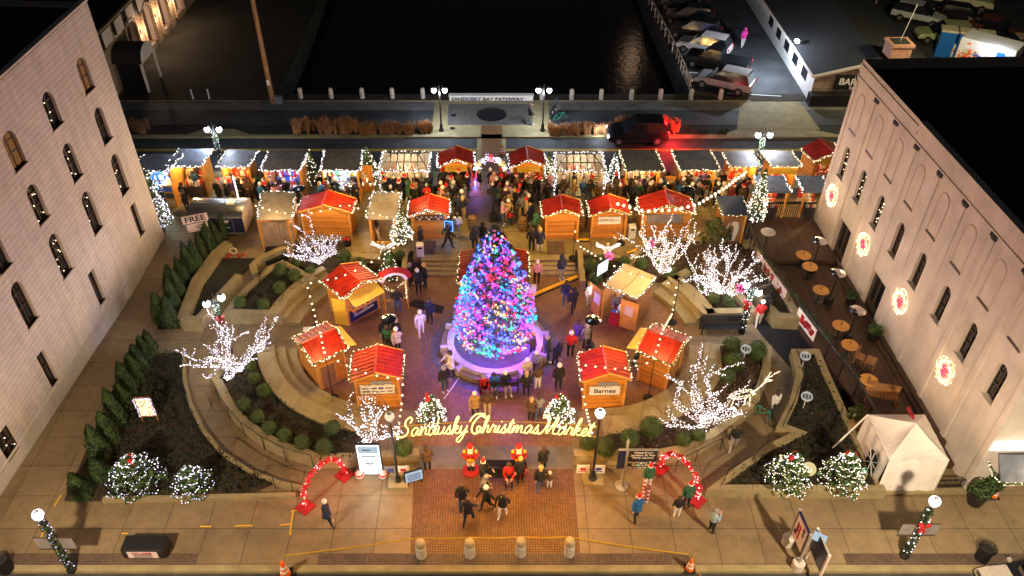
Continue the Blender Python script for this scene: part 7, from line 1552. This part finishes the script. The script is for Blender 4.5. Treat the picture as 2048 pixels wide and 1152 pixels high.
p1 = Vector(P(1945, 150, NP)); t = T('painted_trailer', 'white trailer with orange and violet painted side in the car park', 'trailer', p1, -.75); m = MB(); m.bx(-1.8, 2.4, 0, 2.3, .3, 2.7); m.build('body', 'white_paint', t, bevel=.05); m = MB()
for i in range(34): x = rnd.gauss(-1.0, .3); z = rnd.gauss(1.4, .4); m.leaf((x, -.03, z), .22, 0)
for i in range(50): x = rnd.gauss(-.1, .35); z = rnd.gauss(1.0, .3); m.leaf((x, -.035, z), .2, rnd.choice((1, 1, 2)))
m.build('mural', ['orange_plastic', 'ink_blue', 'paper_pink'], t); m = MB(); m.bx(1.1, 1.7, -.03, 0, 1.6, 2.3); m.build('window', 'blue_plastic', t); m = MB(); m.box((.9, -.1, 2.5), (.25, .15, .15)); m.build('wall_light', 'globe_cold', t); lamp(p1.x+.2, p1.y-1.3, NP+3.0, (.7, .78, 1), 120, .1)
for x in (-1, 1.4): m = MB(); m.cone((x, -.02, .35), (x, .2, .35), .35, .35, 14); m.build('wheel', 'rubber', t)
t, p = boardstand('sign_panel', 'low blue and white printed panel in front of the painted trailer', 'sign', P(1912, 152, NP), 0, 1.6, .8, .1, 'navy'); m = MB(); m.ball((.25, -.1, .5), .22, 0, 10, 6); m.bx(-.6, -.2, -.08, -.06, .3, .6); m.build('print', 'paper', p)
# =====================================================================  PEOPLE
def skel(pose):
    J = {}; E = []; 
    def v(n, p, r): J[n] = (Vector(p), r)
    def e(a, b, t): E.append((a, b, t))
    dz = 0; lean = 0
    legs = {'stand': ((0, 0), (0, .0)), 'walk': ((-.19, .05), (.18, .08)), 'stride': ((-.27, .05), (.25, .14)), 'phone': ((0, 0), (-.06, 0)), 'pockets': ((-.03, 0), (.03, 0)), 'reach': ((-.1, 0), (.1, 0)), 'lean': ((-.05, 0), (.12, 0)), 'hug': ((0, 0), (0, 0)), 'wave': ((0, 0), (0, 0)), 'sit': None, 'crouch': None}[pose]
    if pose == 'sit': dz = -.43
    if pose == 'crouch': dz = -.5; lean = .18
    if pose == 'lean': lean = .28
    def L(z): return -lean*max(0, (z-.9)/.6)
    v('pelvis', (0, 0, .95+dz), (.165, .125)); v('belly', (0, L(1.1), 1.12+dz), (.175, .14)); v('chest', (0, L(1.33), 1.33+dz), (.19, .14)); v('nb', (0, L(1.46), 1.46+dz), (.085, .08)); v('neck', (0, L(1.52)-.01, 1.53+dz), (.06, .06)); v('head', (0, L(1.6)-.03, 1.61+dz), (.085, .10)); v('top', (0, L(1.68)-.02, 1.69+dz), (.07, .085))
    e('pelvis', 'belly', 0); e('belly', 'chest', 0); e('chest', 'nb', 0); e('nb', 'neck', 0); e('neck', 'head', 2); e('head', 'top', 2)
    for s, k in ((-1, 'l'), (1, 'r')):
        v(k+'hip', (s*.10, 0, .90+dz), (.115, .11)); e('pelvis', k+'hip', 1 if pose != 'x' else 0)
        if legs:
            f, b = legs[0 if s < 0 else 1]
            kn = (s*.11, f*.55-.02, .50+abs(f)*.03); an = (s*.11, f+b, .09+b*.25)
        elif pose == 'sit': kn = (s*.13, -.42, .50); an = (s*.13, -.44, .09)
        else: kn = (s*.2, -.34, .42); an = (s*.14, -.1, .09)
        v(k+'knee', kn, (.075, .075)); v(k+'ank', an, (.05, .05)); v(k+'toe', (an[0]+s*.02, an[1]-.17, max(.035, an[2]-.06)), (.042, .035))
        e(k+'hip', k+'knee', 1); e(k+'knee', k+'ank', 1); e(k+'ank', k+'toe', 3)
        sh = (s*.2, L(1.4), 1.40+dz); v(k+'sh', sh, (.075, .075)); e('chest', k+'sh', 0)
        if pose in ('stand', 'lean', 'wave') and not (pose == 'wave' and s > 0): el = (s*.27, L(1.2)+.02, 1.13+dz); wr = (s*.27, L(1.1)-.08, .88+dz)
        elif pose in ('walk', 'stride'): q = .2*s*(1 if pose == 'walk' else 1.5); el = (s*.27, q*.6, 1.13+dz); wr = (s*.25, q*1.1-.08, .90+dz)
        elif pose == 'phone': el = (s*.25, -.08, 1.15+dz); wr = (s*.07, -.30, 1.30+dz)
        elif pose == 'pockets': el = (s*.31, .06, 1.14+dz); wr = (s*.22, -.08, .97+dz)
        elif pose == 'reach': el = (s*.24, -.18, 1.2+dz); wr = (s*.18, -.42, 1.12+dz)
        elif pose == 'hug': el = (s*.25, -.12, 1.15+dz); wr = (s*.03, -.24, 1.12+dz)
        elif pose == 'wave': el = (s*.33, -.05, 1.5+dz); wr = (s*.3, -.12, 1.75+dz)
        else: el = (s*.26, L(1.1)-.12, 1.14+dz); wr = (s*.12, L(1.1)-.32, 1.0+dz)
        el = Vector(el); wr = Vector(wr); d = (wr-el).normalized(); v(k+'el', el, (.06, .06)); v(k+'wr', wr, (.04, .04)); e(k+'sh', k+'el', 0); e(k+'el', k+'wr', 0)
        pm = wr+d*.075; v(k+'palm', pm, (.036, .022)); e(k+'wr', k+'palm', 2)
        side = Vector((s, 0, 0)).cross(d).normalized() if abs(d.x) < .9 else Vector((0, 0, 1)); bend = d.cross(side).normalized()*(-s)
        for i, ln in enumerate((.068, .078, .072, .058)):
            o = side*(-.027+.018*i); a = pm+o+d*.035; b = a+(d*.8+bend*.35).normalized()*ln; v(k+'f%d' % i, a, (.011, .011)); v(k+'g%d' % i, b, (.008, .008)); e(k+'palm', k+'f%d' % i, 2); e(k+'f%d' % i, k+'g%d' % i, 2)
        a = pm-side*.036-d*.02; v(k+'t0', a, (.012, .012)); v(k+'t1', a-side*.02+d*.045+bend*.02, (.009, .009)); e(k+'palm', k+'t0', 2); e(k+'t0', k+'t1', 2)
    return J, E
_pm = {}
def person_mesh(pose):
    if pose in _pm: return _pm[pose]
    J, E = skel(pose); names = list(J); ix = {n: i for i, n in enumerate(names)}
    me = bpy.data.meshes.new('body'); me.from_pydata([tuple(J[n][0]) for n in names], [(ix[a], ix[b]) for a, b, _ in E], []); me.update()
    o = bpy.data.objects.new('body', me); COL.objects.link(o); md = o.modifiers.new('skin', 'SKIN'); md.use_smooth_shade = True
    sk = me.skin_vertices[0].data if me.skin_vertices else None
    if sk is None:
        bpy.context.view_layer.objects.active = o; sk = me.skin_vertices[0].data
    for i, n in enumerate(names): sk[i].radius = J[n][1]; sk[i].use_root = (n == 'pelvis')
    s2 = o.modifiers.new('sub', 'SUBSURF'); s2.levels = 1; s2.render_levels = 1
    dg = bpy.context.evaluated_depsgraph_get(); out = bpy.data.meshes.new_from_object(o.evaluated_get(dg)); bpy.data.objects.remove(o)
    out.name = 'body'; out.materials.clear()
    for q in ('coat', 'trouser_black', 'skin', 'shoe'): out.materials.append(MATS[q])
    segs = [(J[a][0], J[b][0], t) for a, b, t in E]
    for p in out.polygons:
        c = p.center; best = (9, 0)
        for a, b, t in segs:
            ab = b-a; f = max(0, min(1, (c-a).dot(ab)/max(1e-9, ab.length_squared))); dd = (c-a-ab*f).length
            if dd < best[0]: best = (dd, t)
        p.material_index = best[1]; p.use_smooth = True
    _pm[pose] = (out, J); return _pm[pose]
_gear = {}
def gear_mesh(kind):
    if kind in _gear: return _gear[kind]
    m = MB(); base, col = kind.split(':') if ':' in kind else (kind, None)
    if base == 'hair': m.lathe([(.105, -.06), (.12, 0), (.115, .06), (.08, .11), (.01, .125)], (0, .022, .0), 12); m.lathe([(.07, -.2), (.09, -.12), (.1, -.04)], (0, .05, 0), 10); nm, mt = 'hair', [col]
    elif base == 'hat': m.lathe([(.118, -.01), (.124, .04), (.118, .08), (.09, .13), (.03, .16), (.01, .165)], (0, .0, .0), 12); m.ball((0, 0, .18), .035, 0, 7, 5); nm, mt = 'knit_hat', [col]
    elif base == 'santa': m.lathe([(.125, 0), (.135, .03), (.125, .06)], (0, 0, 0), 12, 1); m.lathe([(.115, .05), (.09, .14), (.05, .22)], (0, 0, 0), 10, 0); m.tube([(0, 0, .2), (.08, .04, .24), (.15, .06, .15)], .04, 6, 0, .02); m.ball((.16, .06, .12), .04, 1, 7, 5); nm, mt = 'santa_hat', ['hat_red', 'hat_white']
    else: m.lathe([(.10, -.13), (.145, -.06), (.15, .02), (.13, .09), (.08, .14), (.01, .155)], (0, .03, 0), 12); nm, mt = 'hood', ['coat']
    me = m.build(nm, mt); d = me.data; bpy.data.objects.remove(me); _gear[kind] = (nm, d); return _gear[kind]
m = MB(); m.ball((-.035, -.098, .015), .012, 0, 6, 4); m.ball((.035, -.098, .015), .012, 0, 6, 4); m.cone((0, -.09, .02), (0, -.125, -.015), .008, .016, 6, 1); m.box((0, -.1, -.055), (.045, .012, .012), 0, 2)
for s in (-1, 1): m.ball((s*.095, 0, 0), .022, 1, 6, 4)
o = m.build('face', ['ink', 'skin', 'ink_red']); FACE = o.data; bpy.data.objects.remove(o)
_sk = {}
def skirt_mesh(L):
    if L in _sk: return _sk[L]
    m = MB(); k = 14; rows = [(.185, .14, .2), (.2, .16, 0), (.225, .185, -L)]; vs = []
    for rx, ry, z in rows: vs += [(rx*math.cos(2*pi*i/k), ry*math.sin(2*pi*i/k), z) for i in range(k)]
    m.add(vs, [(r*k+i, r*k+(i+1) % k, (r+1)*k+(i+1) % k, (r+1)*k+i) for r in range(2) for i in range(k)]); o = m.build('coat_skirt', 'coat'); _sk[L] = o.data; bpy.data.objects.remove(o); return _sk[L]
CC = {'black': (.012, .012, .014), 'navy': (.02, .03, .08), 'blue': (.02, .12, .32), 'red': (.55, .02, .02), 'white': (.75, .73, .72), 'grey': (.22, .22, .24), 'tan': (.42, .28, .12), 'brown': (.10, .055, .03), 'pink': (.75, .35, .42), 'green': (.03, .12, .06), 'maroon': (.18, .015, .03), 'cream': (.6, .52, .4), 'purple': (.10, .05, .22), 'magenta': (.6, .03, .28), 'lightblue': (.35, .48, .65)}
TR = {'black': 'trouser_black', 'denim': 'denim', 'grey': 'trouser_grey', 'tan': 'trouser_tan', 'white': 'trouser_white'}
def person(label, x, y, z, pose='stand', rz=0, coat='black', tr='black', gear='hair:hair_brown', sc=1.0, skirt=0, shoe='shoe', group=None, skin='skin'):
    me, J = person_mesh(pose)
    t = T('person', label, 'person', (x, y, z), math.radians(rz), group); t.scale = (sc,)*3
    o = bpy.data.objects.new('body', me); COL.objects.link(o); o.parent = t; o.color = (*CC[coat], 1)
    for i, mt in ((1, TR[tr]), (2, skin), (3, shoe)): o.material_slots[i].link = 'OBJECT'; o.material_slots[i].material = MATS[mt]
    h = J['head'][0]+Vector((0, 0, .03))
    nm, gm_ = gear_mesh(gear); g = bpy.data.objects.new(nm, gm_); COL.objects.link(g); g.parent = t; g.location = h; g.color = (*CC[coat], 1)
    f = bpy.data.objects.new('face', FACE); COL.objects.link(f); f.parent = t; f.location = h+Vector((0, -.005, -.01))
    if skirt: s = bpy.data.objects.new('coat_skirt', skirt_mesh(skirt)); COL.objects.link(s); s.parent = t; s.location = J['pelvis'][0]; s.color = (*CC[coat], 1)
    return t
PL = [
(856, 941, 'stand', 200, 'brown', 'black', 'hair:hair_brown', 'person in dark brown coat standing alone by the left edge of the entrance', 1, .15),
(926, 1016, 'walk', 170, 'black', 'denim', 'hair:hair_brown', 'person in black coat and jeans walking, left of the group of four at the entrance', 1, .1),
(938, 1045, 'stride', 160, 'black', 'black', 'hair:hair_brown', 'person in black coat and dark trousers nearest the street in the entrance group', 1.02, .1),
(974, 1020, 'stride', -60, 'black', 'black', 'hat:hat_white', 'person in black coat with white scarf striding wide at the entrance', 1, .1),
(1005, 1033, 'walk', -20, 'black', 'white', 'hair:hair_brown', 'person in black hooded coat and pale trousers at the entrance', 1, .08),
(963, 985, 'crouch', 90, 'grey', 'black', 'hat:hat_grey', 'person in patterned dark clothes crouching beside the santa-hatted person', 1, 0),
(966, 968, 'reach', 60, 'black', 'black', 'santa:x', 'person in dark jacket and santa hat by the bronze bench', 1, 0),
(1018, 962, 'sit', 0, 'red', 'black', 'hair:hair_brown', 'person in red seated at the end of the bronze bench', 1, 0),
(1040, 962, 'stand', 20, 'black', 'black', 'hair:hair_blond', 'dark-clothed person with fair hair behind the bench end near the nutcracker', 1, .2),
(1080, 980, 'walk', 180, 'black', 'denim', 'hair:hair_blond', 'blond person in black coat holding a child by the hand', 1, .1),
(1098, 977, 'stand', 180, 'brown', 'white', 'hat:hat_white', 'small child with pale hat beside the blond person', .68, 0),
(1086, 942, 'walk', 190, 'black', 'black', 'hair:hair_brown', 'dark-coated person just behind the blond person and child', 1, .1),
(658, 1048, 'stride', 70, 'navy', 'black', 'hat:hat_white', 'person in long navy coat and white hat striding right of the left arch', 1, .3),
(1271, 1040, 'walk', 190, 'blue', 'black', 'santa:x', 'person in blue coat and santa hat in front of the striped stilt walker', 1.02, .15),
(1352, 1035, 'stand', 180, 'black', 'white', 'hair:hair_brown', 'kneeling-looking person in black top and pale trousers by the green elf', .88, 0),
(1371, 1012, 'stand', 10, 'green', 'black', 'santa:x', 'person in green elf costume with red santa hat beside the right arch', 1, .1),
(1420, 1065, 'phone', 120, 'lightblue', 'black', 'hat:hat_grey', 'person in pale blue jacket taking a photo on the pavement', .95, 0),
(1464, 900, 'stride', 160, 'black', 'grey', 'hair:hair_brown', 'person in black top and grey trousers walking down the right ramp', .95, 0),
(1542, 832, 'walk', 200, 'white', 'black', 'hair:hair_brown', 'person in white jacket pushing the bicycle on the right ramp', 1, 0),
(1514, 652, 'walk', 170, 'red', 'white', 'hat:hat_white', 'person in red sweater and white trousers beside the lamp near the bench', 1, 0),
(1524, 640, 'walk', 150, 'black', 'black', 'hood', 'person in long black coat just behind the person in red by the ramp', 1.05, .3),
(951, 832, 'walk', 0, 'tan', 'black', 'hat:hat_white', 'person in tan coat beneath the script sign', .95, .25),
(975, 832, 'stand', 180, 'brown', 'tan', 'hair:hair_brown', 'person in dark top and tan trousers standing under the script sign', 1, 0),
(1062, 842, 'stand', 170, 'brown', 'black', 'hair:hair_blond', 'blurred brown-coated person left of the right entrance fir', .92, .1),
(1076, 838, 'walk', 180, 'grey', 'denim', 'hair:hair_brown', 'grey-coated person tight behind the right entrance fir', .95, 0),
(890, 783, 'stand', 30, 'black', 'denim', 'hat:hat_grey', 'person in black jacket and blue jeans at the lower left of the stone ring', 1, 0),
(903, 752, 'reach', -60, 'white', 'black', 'hair:hair_brown', 'person wrapped in black and white checked shawl leaning on the stone ring', 1, .3),
(968, 786, 'sit', 10, 'red', 'black', 'hat:hat_grey', 'person in red seated in the wheelchair', .95, 0),
(988, 782, 'sit', 0, 'blue', 'denim', 'hair:hair_brown', 'person in blue seated between wheelchair and hunched figure', .95, 0),
(1010, 780, 'sit', 20, 'black', 'grey', 'hat:hat_white', 'hunched person in dark coat with pale blue hat on the bench', 1, 0),
(1052, 792, 'stand', 170, 'black', 'black', 'hair:hair_blond', 'slim person in black with fair hair at the lower right of the ring', .95, .2),
(1075, 778, 'stand', 200, 'brown', 'white', 'hair:hair_brown', 'person in dark top and white boots at the lower right of the ring', .92, 0),
(1053, 765, 'hug', 0, 'cream', 'black', 'hat:hat_white', 'person with white hood close to the ring behind the slim person', .95, 0),
(1072, 750, 'stand', -30, 'grey', 'black', 'hat:hat_white', 'person in grey and white knit near the ring edge', .95, 0),
(1116, 778, 'stand', 10, 'black', 'black', 'hat:hat_white', 'person in black with white hat and orange scarf right of the ring', 1, .1),
(1110, 733, 'lean', 100, 'black', 'black', 'hair:hair_brown', 'person in round black coat bending over right of the ring', 1, .1),
(1092, 722, 'walk', 80, 'navy', 'denim', 'hat:hat_grey', 'person in navy jacket and jeans at the right of the ring', 1, 0),
(1066, 712, 'reach', -80, 'brown', 'black', 'hair:hair_blond', 'person in brown fur coat leaning in over the ring', 1, .15),
(1140, 714, 'stand', 180, 'red', 'black', 'hat:hat_white', 'person in bright red coat and white hat on the brick', 1, 0),
(1155, 690, 'walk', 160, 'purple', 'denim', 'hair:hair_brown', 'person in violet-blue coat by the mushroom heater on the right', .98, .1),
(1171, 698, 'stand', 190, 'grey', 'black', 'hat:hat_grey', 'person in grey coat tight beside the right mushroom heater', .98, .1),
(843, 670, 'walk', 10, 'white', 'white', 'hat:hat_white', 'person dressed all in white left of the tree', .98, 0),
(861, 645, 'stand', -20, 'navy', 'black', 'hair:hair_brown', 'person in dark coat with white arm beside the person in white', .98, .2),
(797, 625, 'stand', 180, 'black', 'denim', 'hair:hair_brown', 'person in black jacket standing before the santa hat frame', 1, 0),
(771, 686, 'stand', 40, 'black', 'black', 'hair:hair_blond', 'fair-haired person left of the heater group', .98, .1),
(796, 688, 'stand', -30, 'black', 'denim', 'hair:hair_blond', 'bald-looking person in black right of the heater group', 1.02, 0),
(778, 700, 'pockets', 150, 'green', 'black', 'hair:hair_brown', 'person in dark green jacket nearest the camera in the heater group', .96, 0),
(797, 706, 'walk', 200, 'cream', 'black', 'hat:hat_white', 'person in pale coat carrying a yellow bag behind the sponsor-board hut', .98, .1),
(822, 575, 'hug', 60, 'black', 'black', 'hat:hat_grey', 'left one of four black-clad people by the steps', .98, .1), (838, 586, 'stand', 0, 'black', 'black', 'hat:hat_white', 'front one of four black-clad people by the steps', .98, .1), (838, 565, 'hug', -20, 'black', 'black', 'hair:hair_brown', 'rear one of four black-clad people by the steps', 1.02, .1), (851, 575, 'hug', -60, 'black', 'black', 'hair:hair_blond', 'right one of four black-clad people by the steps', 1, .15),
(1073, 569, 'stand', 0, 'pink', 'maroon' if False else 'black', 'hat:hat_white', 'person in pale pink jacket beside the hut behind the tree', .98, 0),
(1122, 558, 'stand', 30, 'navy', 'grey', 'hood', 'hooded person in dark blue jacket at the foot of the steps', .98, .1),
(1131, 610, 'walk', 170, 'navy', 'denim', 'hair:hair_brown', 'person in dark vest with white sleeves on the brick', .98, 0), (1146, 625, 'walk', 190, 'black', 'black', 'hood', 'person in black carrying a white bag on the brick', .98, 0), (1176, 612, 'stand', 40, 'white', 'tan', 'hair:hair_blond', 'person in white and tan at the corner of the beige booth', .95, 0), (1231, 632, 'walk', 185, 'grey', 'denim', 'hair:hair_blond', 'person in light grey jumper shopping at the beige booth', .98, 0),
(843, 500, 'walk', 60, 'black', 'black', 'hair:hair_brown', 'person in black pushing a cart in front of the deer-head hut', .98, .1), (897, 497, 'stride', 120, 'black', 'black', 'hair:hair_brown', 'person in black with white backpack striding past the blue neon board', 1, 0),
(916, 472, 'stand', 180, 'white', 'grey', 'hair:hair_brown', 'person in white jacket with long dark hair near the blue board', .95, 0), (950, 502, 'stand', 20, 'navy', 'maroon' if False else 'black', 'hood', 'big person in dark navy coat just above the top of the tree', 1.02, .1), (966, 492, 'stand', 170, 'black', 'denim', 'hood', 'person in black with turquoise bag above the top of the tree', .95, .1), (978, 500, 'stand', 180, 'blue', 'black', 'hair:hair_brown', 'person in blue partly behind the tip of the tree', .85, 0),
(1063, 503, 'stand', 180, 'black', 'black', 'hair:hair_brown', 'person in black on the left of the pair at the top of the steps', .98, 0), (1079, 503, 'stand', 170, 'navy', 'cream' if False else 'white', 'hair:hair_blond', 'person in dark cape with fair hair in the pair at the top of the steps', .98, .3),
(1068, 470, 'lean', 120, 'green', 'black', 'hair:hair_brown', 'person in dark green leaning forward above the pair by the steps', 1, .1),
(757, 478, 'stand', 90, 'black', 'white', 'hair:hair_blond', 'person in black behind the open-backed stall', .98, 0), (378, 428, 'stand', -40, 'black', 'black', 'hair:hair_brown', 'person in black beside the trailer, nearer one of two', 1, .1), (374, 412, 'stand', 160, 'black', 'black', 'hair:hair_brown', 'person in black beside the trailer, farther one of two', .98, .1),
(1060, 250, 'walk', 90, 'black', 'grey', 'hair:hair_brown', 'person in black walking on the bay path by the right twin lamp', 1, .1), (1103, 240, 'lean', 60, 'black', 'black', 'hood', 'person in black holding the bicycle on the bay path', 1, 0), (1484, 95, 'walk', 180, 'magenta', 'white', 'hood', 'person in bright magenta coat in the dark car park', 1, .1)]
for (u, v, pose, rz, coat, tr, gear, lb, sc, skt) in PL:
    z = NP if v < 519 else 0
    if v > 900: sc *= .94
    person(lb, *P(u, v, z), pose, rz, coat, tr, gear, sc, skt, 'shoe_white' if tr in ('denim', 'grey', 'white') else 'shoe')
# details carried by single people: stilts of the elf
t = person('striped stilt walker in green elf jacket towering beside the right arch', *P(1288, 1004)[:2], 1.05, 'stand', 10, 'green', 'white', 'santa:x', .85, .1)
m = MB()
for s in (-1, 1): 
    for k in range(14): m.cone((s*.13, 0, -1.22+k*.145), (s*.13, 0, -1.22+(k+1)*.145), .085, .085, 10, k % 2)
m.build('striped_stilt', ['hat_white', 'hat_red'], t)
# crowd
zones = [(430, 520, 388, 414, 13, 'near the blue tub'), (520, 600, 388, 414, 15, 'behind the big plank-backed hut'), (640, 720, 388, 414, 20, 'before the cold-lit stall'), (770, 870, 388, 414, 24, 'before the first greenhouse'), (885, 945, 362, 392, 23, 'west of the candy arch'), (880, 935, 395, 440, 20, 'west of the dark paving circle'), (975, 1065, 378, 415, 26, 'north of the dark paving circle'), (1000, 1062, 415, 455, 17, 'east of the dark paving circle'), (1075, 1180, 388, 414, 13, 'before the second greenhouse'), (1225, 1320, 388, 414, 21, 'by the narrow lit fir'), (1320, 1420, 388, 414, 29, 'before the ring-emblem stall'), (1420, 1500, 388, 414, 17, 'under the diagonal bulb string'), (948, 966, 372, 392, 2, 'under the candy arch'), (335, 430, 372, 392, 5, 'at the shelf-rack stall')]
used = {}; cr = random.Random(5)
cw = ['black']*14+['navy']*5+['brown']*2+['grey', 'brown', 'maroon', 'tan', 'green', 'red', 'white', 'cream', 'purple', 'blue', 'pink']
gw = ['hair:hair_brown', 'hair:hair_brown', 'hair:hair_blond', 'hat:hat_white', 'hat:hat_black', 'hat:hat_red', 'hat:hat_grey', 'hood', 'santa:x', 'hat:hat_white']
gn = {'hair:hair_brown': 'brown hair', 'hair:hair_blond': 'fair hair', 'hat:hat_white': 'a white knit hat', 'hat:hat_black': 'a black knit hat', 'hat:hat_red': 'a red knit hat', 'hat:hat_grey': 'a grey knit hat', 'hood': 'hood up', 'santa:x': 'a santa hat'}
for (u0, u1, v0, v1, n, wh) in zones:
    pts = []
    for i in range(n):
        for _ in range(30):
            u, v = cr.uniform(u0, u1), cr.uniform(v0, v1)
            if all(abs(u-a)/11+abs(v-b)/7 > 1 for a, b in pts): break
        pts.append((u, v)); best = None
        for _ in range(12):
            c_, g_, t_ = cr.choice(cw), cr.choice(gw), cr.choice(['black', 'black', 'denim', 'grey', 'tan']); k = (c_, g_, t_, wh)
            if k not in used: break
        used[k] = 1
        person(f"{c_} coat, {gn[g_]}, {'blue jeans' if t_ == 'denim' else t_+' trousers'}, {wh}", *P(u, v, NP), cr.choice(['stand', 'stand', 'walk', 'phone', 'pockets', 'hug', 'reach']), cr.uniform(0, 360), c_, t_, g_, cr.choice([.85, .95, 1, 1, 1.03, .65 if cr.random() < .3 else 1]), cr.choice([0, .1, .2, .3]), cr.choice(['shoe', 'shoe', 'shoe_white']), 'people in the market crowd', cr.choice(['skin', 'skin', 'skin', 'skin_dark']))
# =====================================================================  VEHICLES
def car(label, pf, pr, col, kind='suv', z=NP, cat='car', lights=False, L=4.6, group='cars in the car park', rz=None, ctr=None):
    if ctr is None: a, b = Vector(P(*pf, z)), Vector(P(*pr, z)); c = (a+b)/2; rz = math.atan2((a-b).y, (a-b).x)
    else: c = Vector(ctr)
    t = T('parked_car' if not lights else 'passing_car', label, cat, c, rz, group if not lights else None); h = L/2; w = .92
    H = {'suv': 1.68, 'sedan': 1.42, 'pickup': 1.8}[kind]; zb = H*.56
    if kind == 'suv': low = [(-h, .45), (-h+.02, .95), (-h+.15, zb+.05), (h*.42, zb+.02), (h-.35, zb-.1), (h-.03, zb-.28), (h, .45)]; gt = [(-h+.12, zb), (-h+.45, H-.04), (-h+1.0, H), (h*.08, H-.02), (h*.5, zb-.01)]
    elif kind == 'sedan': low = [(-h, .42), (-h+.03, .8), (-h+.3, zb+.08), (h*.45, zb+.02), (h-.3, zb-.12), (h-.03, zb-.25), (h, .42)]; gt = [(-h+.55, zb), (-h+1.15, H-.03), (-.3, H), (.35, H-.05), (h*.5, zb)]
    else: low = [(-h, .5), (-h, 1.1), (-h+.1, zb+.1), (h*.45, zb+.08), (h-.3, zb), (h-.02, zb-.2), (h, .5)]; gt = [(-.55, zb), (-.45, H-.04), (.0, H), (.6, H-.03), (h*.52, zb)]
    m = MB()
    def ext(pr_, w0, w1f, mi):
        k = len(pr_); zs = [q[1] for q in pr_]; z0, z1 = min(zs), max(zs); vs = []
        for s in (-1, 1): vs += [(x, s*(w0-(w0-w1f)*((zz-z0)/(z1-z0+1e-6))**1.5), zz) for x, zz in pr_]
        m.add(vs, [tuple(range(k)), tuple(reversed(range(k, 2*k)))]+[((i+1) % k, i, k+i, k+(i+1) % k) for i in range(k)], mi)
    ext(low, w, w*.94, 0); m.bx(-h+.1, h-.1, -w*.95, w*.95, .28, .5, 1); b_ = m.build('body', ['car_paint', 'rubber'], t, bevel=.05); b_.color = (*col, 1)
    m = MB(); ext(gt, w*.93, w*.74, 0); m.build('window', 'glass_dark', t)
    m = MB(); rf = [q for q in gt if q[1] > H-.08]; x0, x1 = rf[0][0], rf[-1][0]; m.prism([(x0, -w*.72), (x1, -w*.72), (x1, w*.72), (x0, w*.72)], H-.03, H+.025); r = m.build('roof', 'car_paint', t, bevel=.02); r.color = (*col, 1)
    for x in (-h*.62, h*.64):
        for s in (-1, 1):
            m = MB(); m.cone((x, s*(w-.2), .34), (x, s*(w+.02), .34), .34, .34, 18); wh_ = m.build('wheel', 'rubber', t); m = MB(); m.cone((x, s*(w+.0), .34), (x, s*(w+.03), .34), .2, .17, 10); m.build('rim', 'grey_metal', wh_)
    for s in (-1, 1):
        m = MB(); m.box((h-.06, s*w*.72, zb-.38), (.1, .32, .13)); m.build('headlight', 'headlight' if lights else 'steel', t); m = MB(); m.box((-h+.04, s*w*.76, zb-.2), (.1, .22, .24)); m.build('taillight', 'taillight' if lights else 'ink_red', t)
        m = MB(); m.box((h*.42, s*(w+.07), zb+.02), (.12, .16, .12)); mr = m.build('mirror', 'car_paint', t); mr.color = (*col, 1)
    if lights:
        l = lamp(h+.5, 0, .75, (.8, .9, 1), 40, .1); l.parent = t
        for q in ((-h-.3, .5), (-h-.1, 1.3)): l = lamp(q[0], q[1], .9, (1, .02, .02), 170, .12); l.parent = t
    return t
van = car('dark car driving along the road with white headlights and red tail lights', None, None, (.01, .01, .012), 'suv', lights=True, L=4.3, rz=pi, ctr=((P(1228, 290, .33)[0]+P(1322, 290, .33)[0])/2, P(0, 288, .33)[1]+.6, .33))
BK, WH, GY = (.01, .01, .012), (.62, .60, .60), (.16, .15, .14)
car('silver-grey car parked nearest the bollards by the water', (1410, 168), (1482, 184), (.30, .28, .27)); car('large black pickup with long bed between silver and white cars', (1390, 128), (1472, 145), BK, 'pickup', L=5.4); car('white car parked behind the black pickup by the dock', (1372, 98), (1440, 112), (.66, .62, .64))
car('black car with chrome-lined windows beyond the white car by the dock', (1358, 70), (1415, 78), BK); car('barely visible dark car second from the top by the dock railing', (1345, 42), (1402, 48), BK); car('barely visible dark car at the top edge by the dock railing', (1335, 14), (1392, 20), (.02, .02, .03), 'sedan')
car('white car parked alone in front of the dark lot cars', (1868, 50), (1800, 36), (.58, .62, .66)); car('pale green car beside the blue portable toilets', (1848, 80), (1916, 84), (.40, .45, .22)); car('white pickup at the top edge of the car park', (1962, 20), (1885, 8), (.75, .7, .5), 'pickup', L=5.2); car('black car in front of the white pickup', (1958, 52), (1890, 42), BK)
car('dark red car in the far car park', (2015, 76), (1955, 60), (.14, .03, .02), 'sedan'); car('black car behind the portable toilets', (2020, 96), (1958, 86), BK, 'sedan'); car('beige car behind the painted trailer', (1992, 108), (2056, 112), (.55, .38, .26)); car('dark car at the right edge next to the painted trailer', (2010, 150), (2080, 158), BK)
car('black car at the upper left of the far lot', (1800, 14), (1740, 4), BK)
car('silver car roof just entering at the street corner by the litter bin', (2012, 1195), (2130, 1190), (.42, .38, .33), z=-.16, group=None, cat='car', L=4.4)
# lot light pole seen beyond the low building
t = T('lot_light_pole', 'thin dark lamp pole standing in the far car park', 'lamp post', P(1740, 45, NP)); m = MB(); m.cone((0, 0, 0), (0, 0, 4.5), .07, .05, 8); m.tube([(0, 0, 4.5), (.3, 0, 4.7), (1.2, 0, 4.6)], .04, 6); m.build('pole', 'pole_grey', t)
lamp(17, 102, 13, (1, .6, .35), 70, .5)
lamp(*P(1960, 10, 9), (1, .85, .45), 1900, .3);
